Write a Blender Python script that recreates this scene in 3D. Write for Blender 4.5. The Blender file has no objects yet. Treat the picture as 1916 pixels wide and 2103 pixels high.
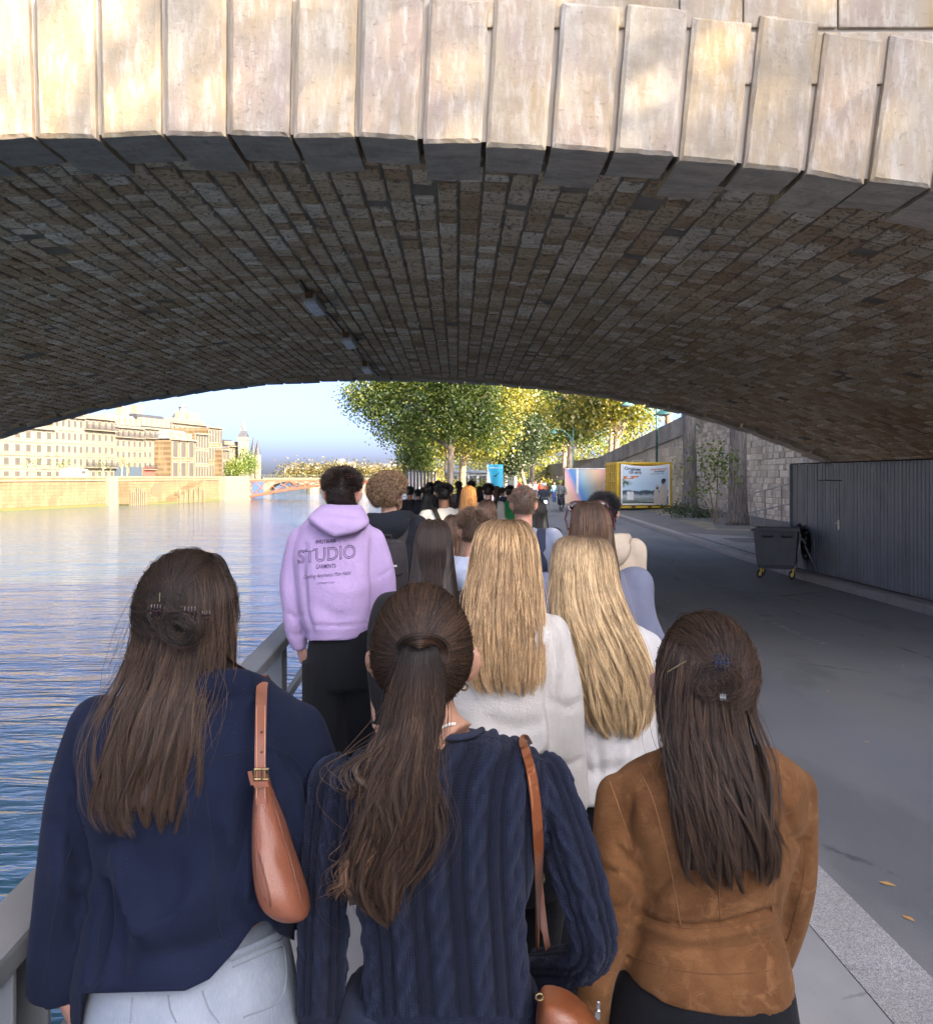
import bpy, bmesh, math, random
import numpy as np
from mathutils import Vector, Matrix, Euler
from mathutils.bvhtree import BVHTree
R = math.radians
SC = bpy.context.scene
COL = SC.collection
random.seed(7)
RNG = np.random.default_rng(7)

# ------------------------------------------------------------------ camera, sky, sun, exposure
F = 1800.0; CX = 958.0; HZ = 980.0; EYE = 1.85
cam = bpy.data.objects.new('camera', bpy.data.cameras.new('camera'))
COL.objects.link(cam)
cam.location = (0, 0, EYE); cam.rotation_euler = (R(90), 0, 0)
cam.data.sensor_fit = 'HORIZONTAL'; cam.data.sensor_width = 36
cam.data.lens = 36 * F / 1916; cam.data.shift_y = -71.5 / 1916
cam.data.clip_start = 0.05; cam.data.clip_end = 4000
SC.camera = cam

SUN_EL, SUN_AZ = R(24), R(140)          # azimuth measured clockwise from +Y: behind the camera, to the right
world = bpy.data.worlds.new('World'); SC.world = world; world.use_nodes = True
wn = world.node_tree.nodes; wl = world.node_tree.links
sky = wn.new('ShaderNodeTexSky'); sky.sky_type = 'NISHITA'; sky.sun_disc = False
sky.sun_elevation = SUN_EL; sky.sun_rotation = SUN_AZ
sky.air_density = 0.14; sky.dust_density = 3.7; sky.ozone_density = 2.2
wl.new(sky.outputs[0], wn['Background'].inputs[0]); wn['Background'].inputs[1].default_value = 0.10
sd = bpy.data.lights.new('sun', 'SUN'); sd.energy = 2.0; sd.angle = R(0.53); sd.color = (1.0, 0.79, 0.50)
sun = bpy.data.objects.new('sun', sd); COL.objects.link(sun)
SDIR = Vector((math.sin(SUN_AZ) * math.cos(SUN_EL), math.cos(SUN_AZ) * math.cos(SUN_EL), math.sin(SUN_EL)))
sun.rotation_euler = SDIR.to_track_quat('Z', 'Y').to_euler(); sun.location = SDIR * 60
vs = SC.view_settings
vs.view_transform = 'Standard'; vs.look = 'None'; vs.exposure = 3.5; vs.gamma = 1.0; vs.use_curve_mapping = False
SC.render.engine = 'CYCLES'
cy = SC.cycles
cy.use_denoising = True; cy.use_adaptive_sampling = True; cy.adaptive_threshold = 0.02
cy.max_bounces = 10; cy.diffuse_bounces = 6; cy.glossy_bounces = 3; cy.transmission_bounces = 3; cy.transparent_max_bounces = 6
cy.sample_clamp_indirect = 4; cy.caustics_reflective = True; cy.blur_glossy = 1.0; cy.caustics_refractive = False
try: SC.cycles_curves.shape = 'RIBBONS'
except Exception: pass

# ------------------------------------------------------------------ helpers
def W(px, py, Y):                         # a photo pixel at depth Y -> world point
    return Vector(((px - CX) / F * Y, Y, EYE - (py - HZ) / F * Y))
def G(px, py, z=0.0):                     # a photo pixel on level ground z
    return W(px, py, (EYE - z) * F / (py - HZ))
def srgb(r, g, b):
    f = lambda c: (c / 255 / 12.92) if c / 255 <= .04045 else ((c / 255 + .055) / 1.055) ** 2.4
    return (f(r), f(g), f(b))
def tag(o, label=None, cat=None, group=None, kind=None):
    if label: o['label'] = label
    if cat: o['category'] = cat
    if group: o['group'] = group
    if kind: o['kind'] = kind
    return o
def empty(name, loc=(0, 0, 0), rz=0):
    o = bpy.data.objects.new(name, None); COL.objects.link(o)
    o.location = loc; o.rotation_euler = (0, 0, rz); o.empty_display_size = .1
    return o
def link(name, me, m=None, parent=None):
    o = bpy.data.objects.new(name, me); COL.objects.link(o)
    if m is not None:
        for k in (m if isinstance(m, (list, tuple)) else [m]):
            if me.materials.find(k.name) < 0: me.materials.append(k)
    if parent is not None: o.parent = parent
    return o
class MB:                                  # mesh builder
    def __init__(s): s.v = []; s.f = []; s.mi = []; s.n = 0
    def add(s, vs, fs, mi=0):
        b = len(s.v); s.v += [tuple(v) for v in vs]; s.f += [tuple(i + b for i in f) for f in fs]; s.mi += [mi] * len(fs); return s
    def box(s, c, d, rz=0, mi=0, rx=0, ry=0):
        m = Euler((rx, ry, rz)).to_matrix(); c = Vector(c)
        vs = [c + m @ Vector((x * d[0] / 2, y * d[1] / 2, z * d[2] / 2)) for x in (-1, 1) for y in (-1, 1) for z in (-1, 1)]
        return s.add(vs, [(0, 1, 3, 2), (4, 6, 7, 5), (0, 4, 5, 1), (2, 3, 7, 6), (0, 2, 6, 4), (1, 5, 7, 3)], mi)
    def bev(s, c, d, b=.01, rz=0, mi=0):   # chamfered box
        m = Euler((0, 0, rz)).to_matrix(); c = Vector(c); bm = bmesh.new()
        bmesh.ops.create_cube(bm, size=1)
        for v in bm.verts: v.co = Vector((v.co.x * d[0], v.co.y * d[1], v.co.z * d[2]))
        bmesh.ops.bevel(bm, geom=bm.edges[:], offset=min(b, min(d) * .4), segments=2, affect='EDGES', profile=.6)
        bm.verts.index_update()
        s.add([c + m @ v.co for v in bm.verts], [[v.index for v in f.verts] for f in bm.faces], mi); bm.free(); return s
    def tube(s, pts, rad, n=8, mi=0, cap=True):
        pts = [Vector(p) for p in pts]; k = len(pts)
        rads = rad if isinstance(rad, (list, tuple)) else [rad] * k
        vs = []; up = None
        for i, p in enumerate(pts):
            t = (pts[min(i + 1, k - 1)] - pts[max(i - 1, 0)]).normalized()
            if up is None: up = t.orthogonal().normalized()
            up = (up - t * up.dot(t)); up = up.normalized() if up.length > 1e-6 else t.orthogonal().normalized()
            w = t.cross(up)
            for j in range(n):
                a = 2 * math.pi * j / n; vs.append(p + (up * math.cos(a) + w * math.sin(a)) * rads[i])
        fs = [(i * n + j, i * n + (j + 1) % n, (i + 1) * n + (j + 1) % n, (i + 1) * n + j) for i in range(k - 1) for j in range(n)]
        if cap: fs += [tuple(range(n))[::-1], tuple(range((k - 1) * n, k * n))]
        return s.add(vs, fs, mi)
    def lathe(s, c, prof, n=16, mi=0):     # prof (r, z)
        c = Vector(c); vs = [c + Vector((r * math.cos(2 * math.pi * j / n), r * math.sin(2 * math.pi * j / n), z)) for r, z in prof for j in range(n)]
        k = len(prof)
        fs = [(i * n + j, i * n + (j + 1) % n, (i + 1) * n + (j + 1) % n, (i + 1) * n + j) for i in range(k - 1) for j in range(n)]
        fs += [tuple(range(n))[::-1], tuple(range((k - 1) * n, k * n))]
        return s.add(vs, fs, mi)
    def ball(s, c, r, n=10, mi=0):
        r = r if isinstance(r, (tuple, list)) else (r, r, r)
        pr = [(math.sin(math.pi * i / n), -math.cos(math.pi * i / n)) for i in range(n + 1)]
        pr[0] = (1e-3, -1); pr[-1] = (1e-3, 1); c = Vector(c); k = n + 1; q = n * 2
        vs = [c + Vector((a * r[0] * math.cos(2 * math.pi * j / q), a * r[1] * math.sin(2 * math.pi * j / q), z * r[2])) for a, z in pr for j in range(q)]
        fs = [(i * q + j, i * q + (j + 1) % q, (i + 1) * q + (j + 1) % q, (i + 1) * q + j) for i in range(k - 1) for j in range(q)]
        fs += [tuple(range(q))[::-1], tuple(range((k - 1) * q, k * q))]
        return s.add(vs, fs, mi)
    def prism(s, poly, y0, y1, mi=0, axis='y'):   # polygon (a,b) extruded along axis
        n = len(poly)
        mk = (lambda a, b, t: (a, t, b)) if axis == 'y' else ((lambda a, b, t: (t, a, b)) if axis == 'x' else (lambda a, b, t: (a, b, t)))
        vs = [mk(a, b, y0) for a, b in poly] + [mk(a, b, y1) for a, b in poly]
        return s.add(vs, [tuple(range(n))[::-1], tuple(range(n, 2 * n))] + [(i, (i + 1) % n, n + (i + 1) % n, n + i) for i in range(n)], mi)
    def mesh(s, name, smooth=False):
        me = bpy.data.meshes.new(name); me.from_pydata(s.v, [], s.f); me.polygons.foreach_set('material_index', s.mi)
        me.validate(); bm = bmesh.new(); bm.from_mesh(me); bmesh.ops.recalc_face_normals(bm, faces=bm.faces[:]); bm.to_mesh(me); bm.free()
        if smooth: me.polygons.foreach_set('use_smooth', [True] * len(me.polygons))
        me.update(); return me
    def build(s, name, m=None, parent=None, smooth=False):
        return link(name, s.mesh(name, smooth), m, parent)

# ---- materials
MATS = {}
class NT:
    def __init__(s, name):
        s.m = bpy.data.materials.new(name); s.m.use_nodes = True; s.t = s.m.node_tree; s.b = s.t.nodes['Principled BSDF']
        s.out = s.t.nodes['Material Output']; MATS[name] = s.m
    def n(s, typ, **kw):
        x = s.t.nodes.new(typ)
        for k, v in kw.items():
            if hasattr(x, k) and k not in x.inputs: setattr(x, k, v)
            else: s.i(x, k, v)
        return x
    def i(s, x, k, v):
        inp = x.inputs[k]
        if isinstance(v, bpy.types.NodeSocket): s.t.links.new(v, inp)
        else:
            if isinstance(v, tuple) and len(v) == 3 and inp.type == 'RGBA': v = v + (1,)
            inp.default_value = v
    def set(s, **kw):
        for k, v in kw.items(): s.i(s.b, k.replace('_', ' '), v)
        return s
    def co(s, kind='Object'): return s.n('ShaderNodeTexCoord').outputs[kind]
    def mapping(s, v, sc=(1, 1, 1), rot=(0, 0, 0), loc=(0, 0, 0)):
        x = s.n('ShaderNodeMapping'); s.i(x, 'Vector', v); x.inputs['Scale'].default_value = sc; x.inputs['Rotation'].default_value = rot; x.inputs['Location'].default_value = loc
        return x.outputs[0]
    def noise(s, v, sc, det=4, rough=.55, out='Fac', dist=0):
        x = s.n('ShaderNodeTexNoise'); s.i(x, 'Vector', v); s.i(x, 'Scale', sc); s.i(x, 'Detail', det); s.i(x, 'Roughness', rough); s.i(x, 'Distortion', dist)
        return x.outputs['Fac' if out == 'Fac' else 'Color']
    def vor(s, v, sc, feat='F1', out='Distance', rnd=1):
        x = s.n('ShaderNodeTexVoronoi', feature=feat); s.i(x, 'Vector', v); s.i(x, 'Scale', sc); s.i(x, 'Randomness', rnd); return x.outputs[out]
    def math(s, op, a, b=0.0, c=None, clamp=False):
        x = s.n('ShaderNodeMath', operation=op, use_clamp=clamp); s.i(x, 0, a); s.i(x, 1, b)
        if c is not None: s.i(x, 2, c)
        return x.outputs[0]
    def ramp(s, f, st):
        x = s.n('ShaderNodeValToRGB'); s.i(x, 'Fac', f); e = x.color_ramp.elements
        while len(e) < len(st): e.new(.5)
        for k, (p, c) in zip(e, st): k.position = p; k.color = tuple(c) + (1,) if not isinstance(c, (int, float)) else (c, c, c, 1)
        return x.outputs[0]
    def mix(s, f, a, b, blend='MIX'):
        x = s.n('ShaderNodeMix', data_type='RGBA', blend_type=blend); s.i(x, 0, f); s.i(x, 6, a); s.i(x, 7, b); return x.outputs[2]
    def bump(s, h, st=.3, dist=.01, nrm=None):
        x = s.n('ShaderNodeBump'); s.i(x, 'Height', h); s.i(x, 'Strength', st); s.i(x, 'Distance', dist)
        if nrm is not None: s.i(x, 'Normal', nrm)
        return x.outputs[0]
    def sep(s, v):
        x = s.n('ShaderNodeSeparateXYZ'); s.i(x, 0, v); return x.outputs
    def attr(s, name, out='Fac'):
        x = s.n('ShaderNodeAttribute', attribute_name=name); return x.outputs[out]
def mul(c, k): return tuple(min(1, x * k) for x in c)
def mk(name, c, rough=.7, c2=None, vs=6, bump=0, bs=60, metal=0, sheen=0, spec=.4, objrnd=0, dist=.004, coat=0):
    if name in MATS: return MATS[name]
    t = NT(name); co = t.co()
    c2 = c2 or mul(c, .72)
    col = t.mix(t.ramp(t.noise(co, vs, 5), [(.3, 0.), (.7, 1.)]), c2, c)
    if objrnd:
        oi = t.n('ShaderNodeObjectInfo').outputs['Random']
        h = t.n('ShaderNodeHueSaturation'); t.i(h, 'Color', col); t.i(h, 'Value', t.math('MULTIPLY_ADD', oi, objrnd * 2, 1 - objrnd)); col = h.outputs[0]
    t.set(Base_Color=col, Roughness=rough, Metallic=metal, Specular_IOR_Level=spec, Sheen_Weight=sheen, Coat_Weight=coat)
    if bump: t.set(Normal=t.bump(t.noise(co, bs, 4), bump, dist))
    return t.m
# ------------------------------------------------------------------ setting materials
def m_asphalt():
    t = NT('asphalt'); co = t.co()
    n1 = t.noise(co, .35, 5); n2 = t.noise(t.mapping(co, (.25, .03, 1)), 6, 4); n3 = t.vor(co, 160)
    c = t.mix(t.ramp(n1, [(.35, 0.), (.7, 1.)]), (.112, .121, .135), (.160, .168, .180))
    c = t.mix(t.math('MULTIPLY', t.ramp(n2, [(.42, 0.), (.7, 1.)]), .6), c, (.165, .16, .15))
    c = t.mix(t.math('MULTIPLY', t.ramp(n3, [(.15, 1.), (.45, 0.)]), .35), c, (.25, .245, .24))
    spots = t.vor(co, 1.3); c = t.mix(t.ramp(spots, [(.03, .7), (.06, 0.)]), c, (.05, .05, .052))
    pt = t.noise(t.mapping(co, (.5, .18, 1), loc=(3, 9, 0)), 1.4, 5, .6); c = t.mix(t.ramp(pt, [(.54, 0.), (.60, .45)]), c, (.085, .088, .094))
    ce = t.math('ADD', t.vor(t.mapping(co, (1, .35, 1)), .55, 'DISTANCE_TO_EDGE'), t.math('MULTIPLY', t.noise(co, 7, 5, .7), .05)); cm = t.ramp(t.noise(co, .5, 3), [(.5, 0.), (.6, 1.)])
    ck = t.math('MULTIPLY', t.ramp(ce, [(.026, 1.), (.032, 0.)]), cm); c = t.mix(t.math('MULTIPLY', ck, .8), c, (.035, .035, .037))
    oil = t.vor(t.mapping(co, loc=(5, 2, 0)), .8); c = t.mix(t.ramp(t.math('ADD', oil, t.math('MULTIPLY', t.noise(co, 6, 4), .12)), [(.10, .5), (.17, 0.)]), c, (.05, .05, .055))
    t.set(Base_Color=c, Roughness=.82, Normal=t.bump(t.math('SUBTRACT', t.noise(co, 220, 3), ck), .5, .004)); return t.m
def m_pave():
    t = NT('pavement'); co = t.co()
    c = t.mix(t.ramp(t.noise(co, 1.2, 6), [(.3, 0.), (.7, 1.)]), (.22, .22, .22), (.30, .298, .295))
    sp = t.vor(co, 14); c = t.mix(t.ramp(sp, [(.05, .8), (.09, 0.)]), c, (.30, .29, .27))
    st = t.noise(co, 5, 5); c = t.mix(t.ramp(st, [(.62, 0.), (.75, .6)]), c, (.13, .13, .135))
    gum = t.vor(t.mapping(co, loc=(1, 7, 0)), 5.5); c = t.mix(t.ramp(gum, [(.045, .6), (.07, 0.)]), c, (.10, .10, .105))
    ce = t.math('ADD', t.vor(co, .9, 'DISTANCE_TO_EDGE'), t.math('MULTIPLY', t.noise(co, 9, 5, .7), .05)); ck = t.math('MULTIPLY', t.ramp(ce, [(.026, 1.), (.031, 0.)]), t.ramp(t.noise(co, .8, 3), [(.5, 0.), (.6, 1.)])); c = t.mix(t.math('MULTIPLY', ck, .7), c, (.06, .06, .06))
    wv = t.noise(t.mapping(co, (.6, .2, 1)), 2.2, 6, .65); c = t.mix(t.ramp(wv, [(.5, 0.), (.72, .55)]), c, (.155, .155, .16))
    t.set(Base_Color=c, Roughness=.8, Normal=t.bump(t.noise(co, 300, 3), .3, .002)); return t.m
def m_granite(name='granite', a=(.24, .24, .245), b=(.46, .45, .44)):
    t = NT(name); co = t.co('Object')
    c = t.mix(t.ramp(t.vor(co, 190, out='Color'), [(.2, 0.), (.8, 1.)]), a, b)
    c = t.mix(t.ramp(t.noise(co, 260, 2), [(.55, 0.), (.62, .8)]), c, (.07, .07, .075))
    c = t.mix(t.ramp(t.noise(co, 2.5, 5), [(.35, .0), (.75, .45)]), c, (.16, .155, .15))
    t.set(Base_Color=c, Roughness=.75, Normal=t.bump(t.noise(co, 180, 3), .35, .003)); return t.m
def m_water():
    t = NT('river_water'); co = t.co()
    a = t.noise(t.mapping(co, (.45, 1.5, 1), (0, 0, R(-12))), 1.15, 3, .5, dist=.6)
    b = t.noise(t.mapping(co, (.25, .7, 1), (0, 0, R(14))), .5, 2, .5)
    d = t.noise(t.mapping(co, (1., 2.6, 1)), 2.6, 3, .5)
    h = t.math('ADD', t.math('MULTIPLY', a, 1.0), t.math('ADD', t.math('MULTIPLY', b, 1.6), t.math('MULTIPLY', d, .28)))
    t.set(Base_Color=(.03, .085, .125), Roughness=.07, IOR=1.333, Specular_IOR_Level=.6, Normal=t.bump(h, .4, .22)); return t.m
def m_stone(name, cols, pits=.5, grime=(.05, .045, .04), gamt=.4, rnd='rnd', bs=14, dist=.02, top=None, scale=1.0):
    """masonry stone: per-stone colour from the float attribute, pitted relief, dirt"""
    t = NT(name); co = t.co()
    r = t.attr(rnd)
    k = len(cols) - 1
    c = t.ramp(r, [(i / k, cc) for i, cc in enumerate(cols)])
    n = t.noise(co, 5 * scale, 6, .6); c = t.mix(t.ramp(n, [(.3, .4), (.65, 0.)]), c, mul(cols[0], .9))
    p = t.noise(co, bs * scale * 2.6, 5, .7); pv = t.ramp(p, [(.36, 1.), (.46, 0.)])
    c = t.mix(t.math('MULTIPLY', pv, pits), c, grime)
    g = t.noise(co, .55 * scale, 5, .6); c = t.mix(t.math('MULTIPLY', t.ramp(g, [(.42, 0.), (.68, 1.)]), gamt), c, grime)
    h = t.math('SUBTRACT', t.noise(co, bs * scale, 6, .65), t.math('MULTIPLY', pv, .5))
    t.set(Base_Color=c, Roughness=.88, Specular_IOR_Level=.25, Normal=t.bump(h, .8, dist)); return t.m
M_ASPH = m_asphalt(); M_PAVE = m_pave(); M_GRAN = m_granite(); M_WATER = m_water()
M_VAULT = m_stone('vault_limestone', [(.48, .34, .22), (.60, .47, .33), (.66, .55, .41), (.70, .60, .47), (.76, .68, .57), (.90, .86, .78)], .75, (.24, .18, .13), .25, bs=9, dist=.045)
M_MORTAR = mk('sooty_mortar', (.27, .24, .21), .95, (.17, .15, .13), 3, .6, 40)
M_RUBBLE = m_stone('quay_limestone', [(.36, .32, .27), (.50, .45, .38), (.60, .55, .47), (.72, .67, .58)], .6, (.13, .105, .085), .35)
M_RUBMORT = mk('lime_mortar', (.42, .39, .35), .95, (.26, .24, .21), 2, .5, 30)
def m_vouss():
    t = NT('voussoir_limestone'); r = t.attr('rnd'); va = t.n('ShaderNodeVectorMath', operation='ADD'); t.i(va, 0, t.co()); cmb = t.n('ShaderNodeCombineXYZ'); t.i(cmb, 0, t.math('MULTIPLY', r, 37.)); t.i(cmb, 2, t.math('MULTIPLY', r, 23.)); t.i(va, 1, cmb.outputs[0]); co = va.outputs[0]
    c = t.ramp(r, [(0, (.34, .295, .225)), (.35, (.39, .345, .27)), (.7, (.42, .385, .32)), (1, (.41, .34, .235))])
    st = t.noise(t.mapping(co, (2.2, 2, .45)), 1.3, 6, .65); c = t.mix(t.ramp(st, [(.40, 0.), (.62, .85)]), c, (.38, .285, .165))
    pk = t.noise(t.mapping(co, (1, 1, .6), loc=(7, 3, 1)), 1.1, 5, .6); c = t.mix(t.ramp(pk, [(.48, 0.), (.66, .75)]), c, (.33, .265, .235))
    w = t.noise(t.mapping(co, (5, 5, 1.0), loc=(3, 1, 9)), 3, 6, .7); c = t.mix(t.ramp(w, [(.48, 0.), (.66, .6)]), c, (.55, .51, .45))
    dn = t.noise(t.mapping(co, loc=(11, 2, 5)), 1.9, 5, .6); c = t.mix(t.ramp(dn, [(.50, 0.), (.66, .7)]), c, (.25, .215, .165))
    cr = t.vor(t.mapping(co, (1, 1, .75)), 2.2, 'DISTANCE_TO_EDGE'); crn = t.math('ADD', cr, t.math('MULTIPLY', t.noise(co, 9, 4), .05))
    ckm = t.ramp(t.noise(t.mapping(co, loc=(2, 8, 4)), 1.6, 3), [(.66, 0.), (.74, 1.)])
    ck = t.math('MULTIPLY', t.ramp(crn, [(.024, 1.), (.031, 0.)]), ckm); c = t.mix(t.math('MULTIPLY', ck, .5), c, (.16, .11, .07))
    fine = t.noise(co, 26, 6, .7); pit = t.ramp(fine, [(.34, 1.), (.42, 0.)])
    c = t.mix(t.math('MULTIPLY', pit, .14), c, (.26, .21, .15))
    h = t.math('SUBTRACT', t.math('ADD', t.noise(co, 34, 6, .7), t.math('MULTIPLY', t.noise(co, 5, 4), .8)), t.math('ADD', t.math('MULTIPLY', pit, .7), ck))
    t.set(Base_Color=c, Roughness=.9, Specular_IOR_Level=.2, Normal=t.bump(h, .5, .016)); return t.m
M_VOUSS = m_vouss()
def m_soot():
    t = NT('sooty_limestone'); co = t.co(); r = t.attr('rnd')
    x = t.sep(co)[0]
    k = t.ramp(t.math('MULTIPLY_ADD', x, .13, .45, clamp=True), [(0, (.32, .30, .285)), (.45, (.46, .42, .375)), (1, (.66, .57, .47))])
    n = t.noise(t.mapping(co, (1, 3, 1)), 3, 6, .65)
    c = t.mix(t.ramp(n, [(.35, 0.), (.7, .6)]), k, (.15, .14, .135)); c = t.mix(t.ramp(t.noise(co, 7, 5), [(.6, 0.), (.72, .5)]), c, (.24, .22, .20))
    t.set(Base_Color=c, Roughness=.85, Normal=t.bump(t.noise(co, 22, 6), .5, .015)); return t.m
M_SOOT = m_soot()

# ------------------------------------------------------------------ ground, road, water
def Xr(Y): return -.814 - .043 * Y          # railing line
def Xk(Y): return 1.87 - .0433 * Y          # kerb of the walk
KR = [(7.6, -60), (6.9, 5), (6.53, 12.3), (6.35, 17), (6.44, 19.6), (7.37, 44.4), (9.0, 90), (12.5, 190)]
def Xf(Y):
    for (x0, y0), (x1, y1) in zip(KR, KR[1:]):
        if Y <= y1: return x0 + (x1 - x0) * (Y - y0) / (y1 - y0)
    return KR[-1][0]
ROADZ = -.10
def strip(name, fl, fr, ys, zl, zr, m, thick=0, kind='structure'):
    mb = MB(); n = len(ys); zl = zl if callable(zl) else (lambda y, a=zl: a); zr = zr if callable(zr) else (lambda y, a=zr: a)
    for y in ys: mb.v += [(fl(y), y, zl(y)), (fr(y), y, zr(y))]
    mb.f = [(2 * i, 2 * i + 1, 2 * i + 3, 2 * i + 2) for i in range(n - 1)]; mb.mi = [0] * len(mb.f)
    o = mb.build(name, m); o['kind'] = kind; return o
YS = [-60, -20, -5, 0, 5, 10, 15, 20, 25, 35, 45, 60, 80, 100, 130, 160, 190]
tag(strip('road', lambda y: Xk(y), lambda y: Xf(y), YS, ROADZ, ROADZ, M_ASPH), kind='structure')
strip('pavement', lambda y: Xr(y) - .12, lambda y: Xk(y) - .30, YS, 0, 0, M_PAVE)
# riverbed sheet to the horizon, below the water, and the water itself
WZ = -3.15
mb = MB(); mb.add([(-1500, -400, WZ - 2), (1500, -400, WZ - 2), (1500, 3200, WZ - 2), (-1500, 3200, WZ - 2)], [(0, 1, 2, 3)])
tag(mb.build('ground', mk('earth', (.10, .085, .06), .95)), kind='structure')
mb = MB(); mb.add([(-700, -200, WZ), (3, -200, WZ), (3, 1400, WZ), (-700, 1400, WZ)], [(0, 1, 2, 3)])
tag(mb.build('river', M_WATER), kind='structure')
# quay wall below the railing
mb = MB()
for y0, y1 in zip(YS, YS[1:]):
    mb.add([(Xr(y0) - .12, y0, 0), (Xr(y1) - .12, y1, 0), (Xr(y1) - .12, y1, WZ - 1), (Xr(y0) - .12, y0, WZ - 1)], [(0, 1, 2, 3)])
tag(mb.build('quay_wall', mk('quay_wall_stone', (.33, .30, .26), .9, vs=2, bump=.5, bs=20), None), 'stone quay wall dropping from the walkway to the river', 'wall')
# granite kerb of the walk: each kerbstone a piece
kerb = empty('kerb', (0, 0, 0)); kerb['kind'] = 'structure'
y = -2.55; i = 0
while y < 40:
    L = 1.16 if i != 2 else 1.2
    y1 = y + L; g = .006; mb = MB(); w = .30
    pts = []
    for yy in (y + g, y1 - g):
        pts += [(Xk(yy) - w, yy), (Xk(yy), yy)]
    z = .004 * random.random(); b = .012
    mb.add([(pts[0][0] + .004, pts[0][1], z), (pts[1][0] - b, pts[1][1], z), (pts[3][0] - b, pts[3][1], z), (pts[2][0] + .004, pts[2][1], z),
            (pts[1][0], pts[1][1], z - b), (pts[3][0], pts[3][1], z - b), (pts[1][0], pts[1][1], ROADZ - .05), (pts[3][0], pts[3][1], ROADZ - .05),
            (pts[0][0] + .004, pts[0][1], ROADZ - .05), (pts[2][0] + .004, pts[2][1], ROADZ - .05)],
           [(0, 1, 2, 3), (1, 4, 5, 2), (4, 6, 7, 5), (0, 3, 9, 8), (0, 8, 6, 4, 1), (3, 2, 5, 7, 9)])
    mb.build('kerb_stone', M_GRAN, kerb); y = y1; i += 1
# far-side kerb by the shed wall
M_KERB2 = m_granite('worn_granite', (.20, .195, .19), (.36, .35, .34))
kerb2 = empty('kerb', (0, 0, 0)); kerb2['kind'] = 'structure'
y = 9.5; i = 0
KZ = .03
while y < 70:
    L = 1.0; mb = MB(); ys = (y + .008, y + L - .008); b = .02; z = KZ + .008 * random.random()
    a0, a1 = Xf(ys[0]), Xf(ys[1]); w = .26
    mb.add([(a0 + b, ys[0], z), (a0 + w, ys[0], z), (a1 + w, ys[1], z), (a1 + b, ys[1], z), (a0, ys[0], z - b), (a1, ys[1], z - b), (a0, ys[0], ROADZ - .05), (a1, ys[1], ROADZ - .05), (a0 + w, ys[0], ROADZ - .05), (a1 + w, ys[1], ROADZ - .05)],
           [(0, 1, 2, 3), (0, 3, 5, 4), (4, 5, 7, 6), (1, 8, 9, 2), (0, 4, 6, 8, 1), (3, 2, 9, 7, 5)])
    mb.build('kerb_stone', M_KERB2, kerb2); y += L
# ground right of the road: rises to the foot of the high wall
def m_cobble():
    t = NT('cobbled_ground'); co = t.co(); v = t.vor(co, 9, 'DISTANCE_TO_EDGE'); r = t.vor(co, 9, out='Color')
    c = t.mix(r, (.24, .235, .235), (.40, .39, .375)); c = t.mix(t.ramp(v, [(.02, 1.), (.07, 0.)]), c, (.10, .095, .09))
    t.set(Base_Color=c, Roughness=.85, Normal=t.bump(t.ramp(v, [(0., 0.), (.12, 1.)]), .6, .02)); return t.m
M_COB = m_cobble()
def zr(y): return .03 if y < 20 else min(.24, .03 + (y - 20) * .008)
strip('right_pavement', lambda y: Xf(y) + .26, lambda y: 14.0, [-60, 0, 8, 17.2, 19, 24, 29, 35, 45, 60, 80, 100, 130, 160, 190], KZ - .004, lambda y: zr(y), mk('worn_paving', (.16, .155, .15), .9, (.11, .105, .10), 1.5, .4, 80))
def patch(name, poly, m, dz):
    mb = MB(); pts = []
    for (x, y) in poly:
        f = (x - Xf(y) - .26) / (14 - Xf(y) - .26); pts.append((x, y, (KZ - .004) * (1 - f) + zr(y) * f + dz))
    mb.add(pts, [tuple(range(len(pts)))]); o = mb.build(name, m); o['kind'] = 'structure'; return o
patch('cobbled_strip', [(6.75, 17.6), (9.2, 17.6), (9.3, 24.5), (8.6, 26.5), (7.15, 28.6)], M_COB, .006)
patch('tree_bed', [(8.3, 30), (12.4, 27), (12.4, 52), (9.6, 47), (8.9, 38)], mk('bare_soil', (.30, .25, .19), .95, (.16, .15, .10), 1.2, .6, 25), .01)
# road marking: one worn line
mb = MB()
for (xa, ya, xb, yb) in ((4.17, 10.2, 4.0, 13.2),):
    mb.add([(xa - .05, ya, ROADZ + .004), (xa + .05, ya, ROADZ + .004), (xb + .05, yb, ROADZ + .004), (xb - .05, yb, ROADZ + .004)], [(0, 1, 2, 3)])
def m_line():
    t = NT('worn_road_paint'); co = t.co(); n = t.noise(co, 14, 5, .7)
    t.set(Base_Color=t.mix(t.ramp(n, [(.35, 0.), (.65, 1.)]), (.085, .088, .092), (.24, .24, .235)), Roughness=.8); return t.m
tag(mb.build('road_marking', m_line()), kind='structure')

# ------------------------------------------------------------------ the stone bridge
YN, YF = 6.15, 21.9
AA, BB, HC = 13.5, 5.0, 4.25
def X0(Y): return -1.85 - .01 * Y
_ph = np.linspace(-1.5, 1.5, 4001); _ds = np.hypot(np.diff(AA * np.sin(_ph)), np.diff(BB * np.cos(_ph)))
_s = np.concatenate([[0], np.cumsum(_ds)]); _s -= np.interp(0, _ph, _s)
def arch(s, r, Y):                         # arc length from the crown, radial offset (up = +)
    p = float(np.interp(s, _s, _ph)); sp, cp = math.sin(p), math.cos(p)
    n = Vector((BB * sp, 0, AA * cp)).normalized()
    return Vector((X0(Y) + AA * sp + n.x * r, Y, HC - BB + BB * cp + n.z * r))
bridge = empty('stone_bridge', (0, YN, 0))
tag(bridge, 'old stone arch bridge spanning the river walk overhead', 'bridge')
def bp(o):                                 # keep world placement under the bridge Empty
    o.parent = bridge; o.matrix_parent_inverse = Matrix.Translation(-bridge.location); return o
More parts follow.
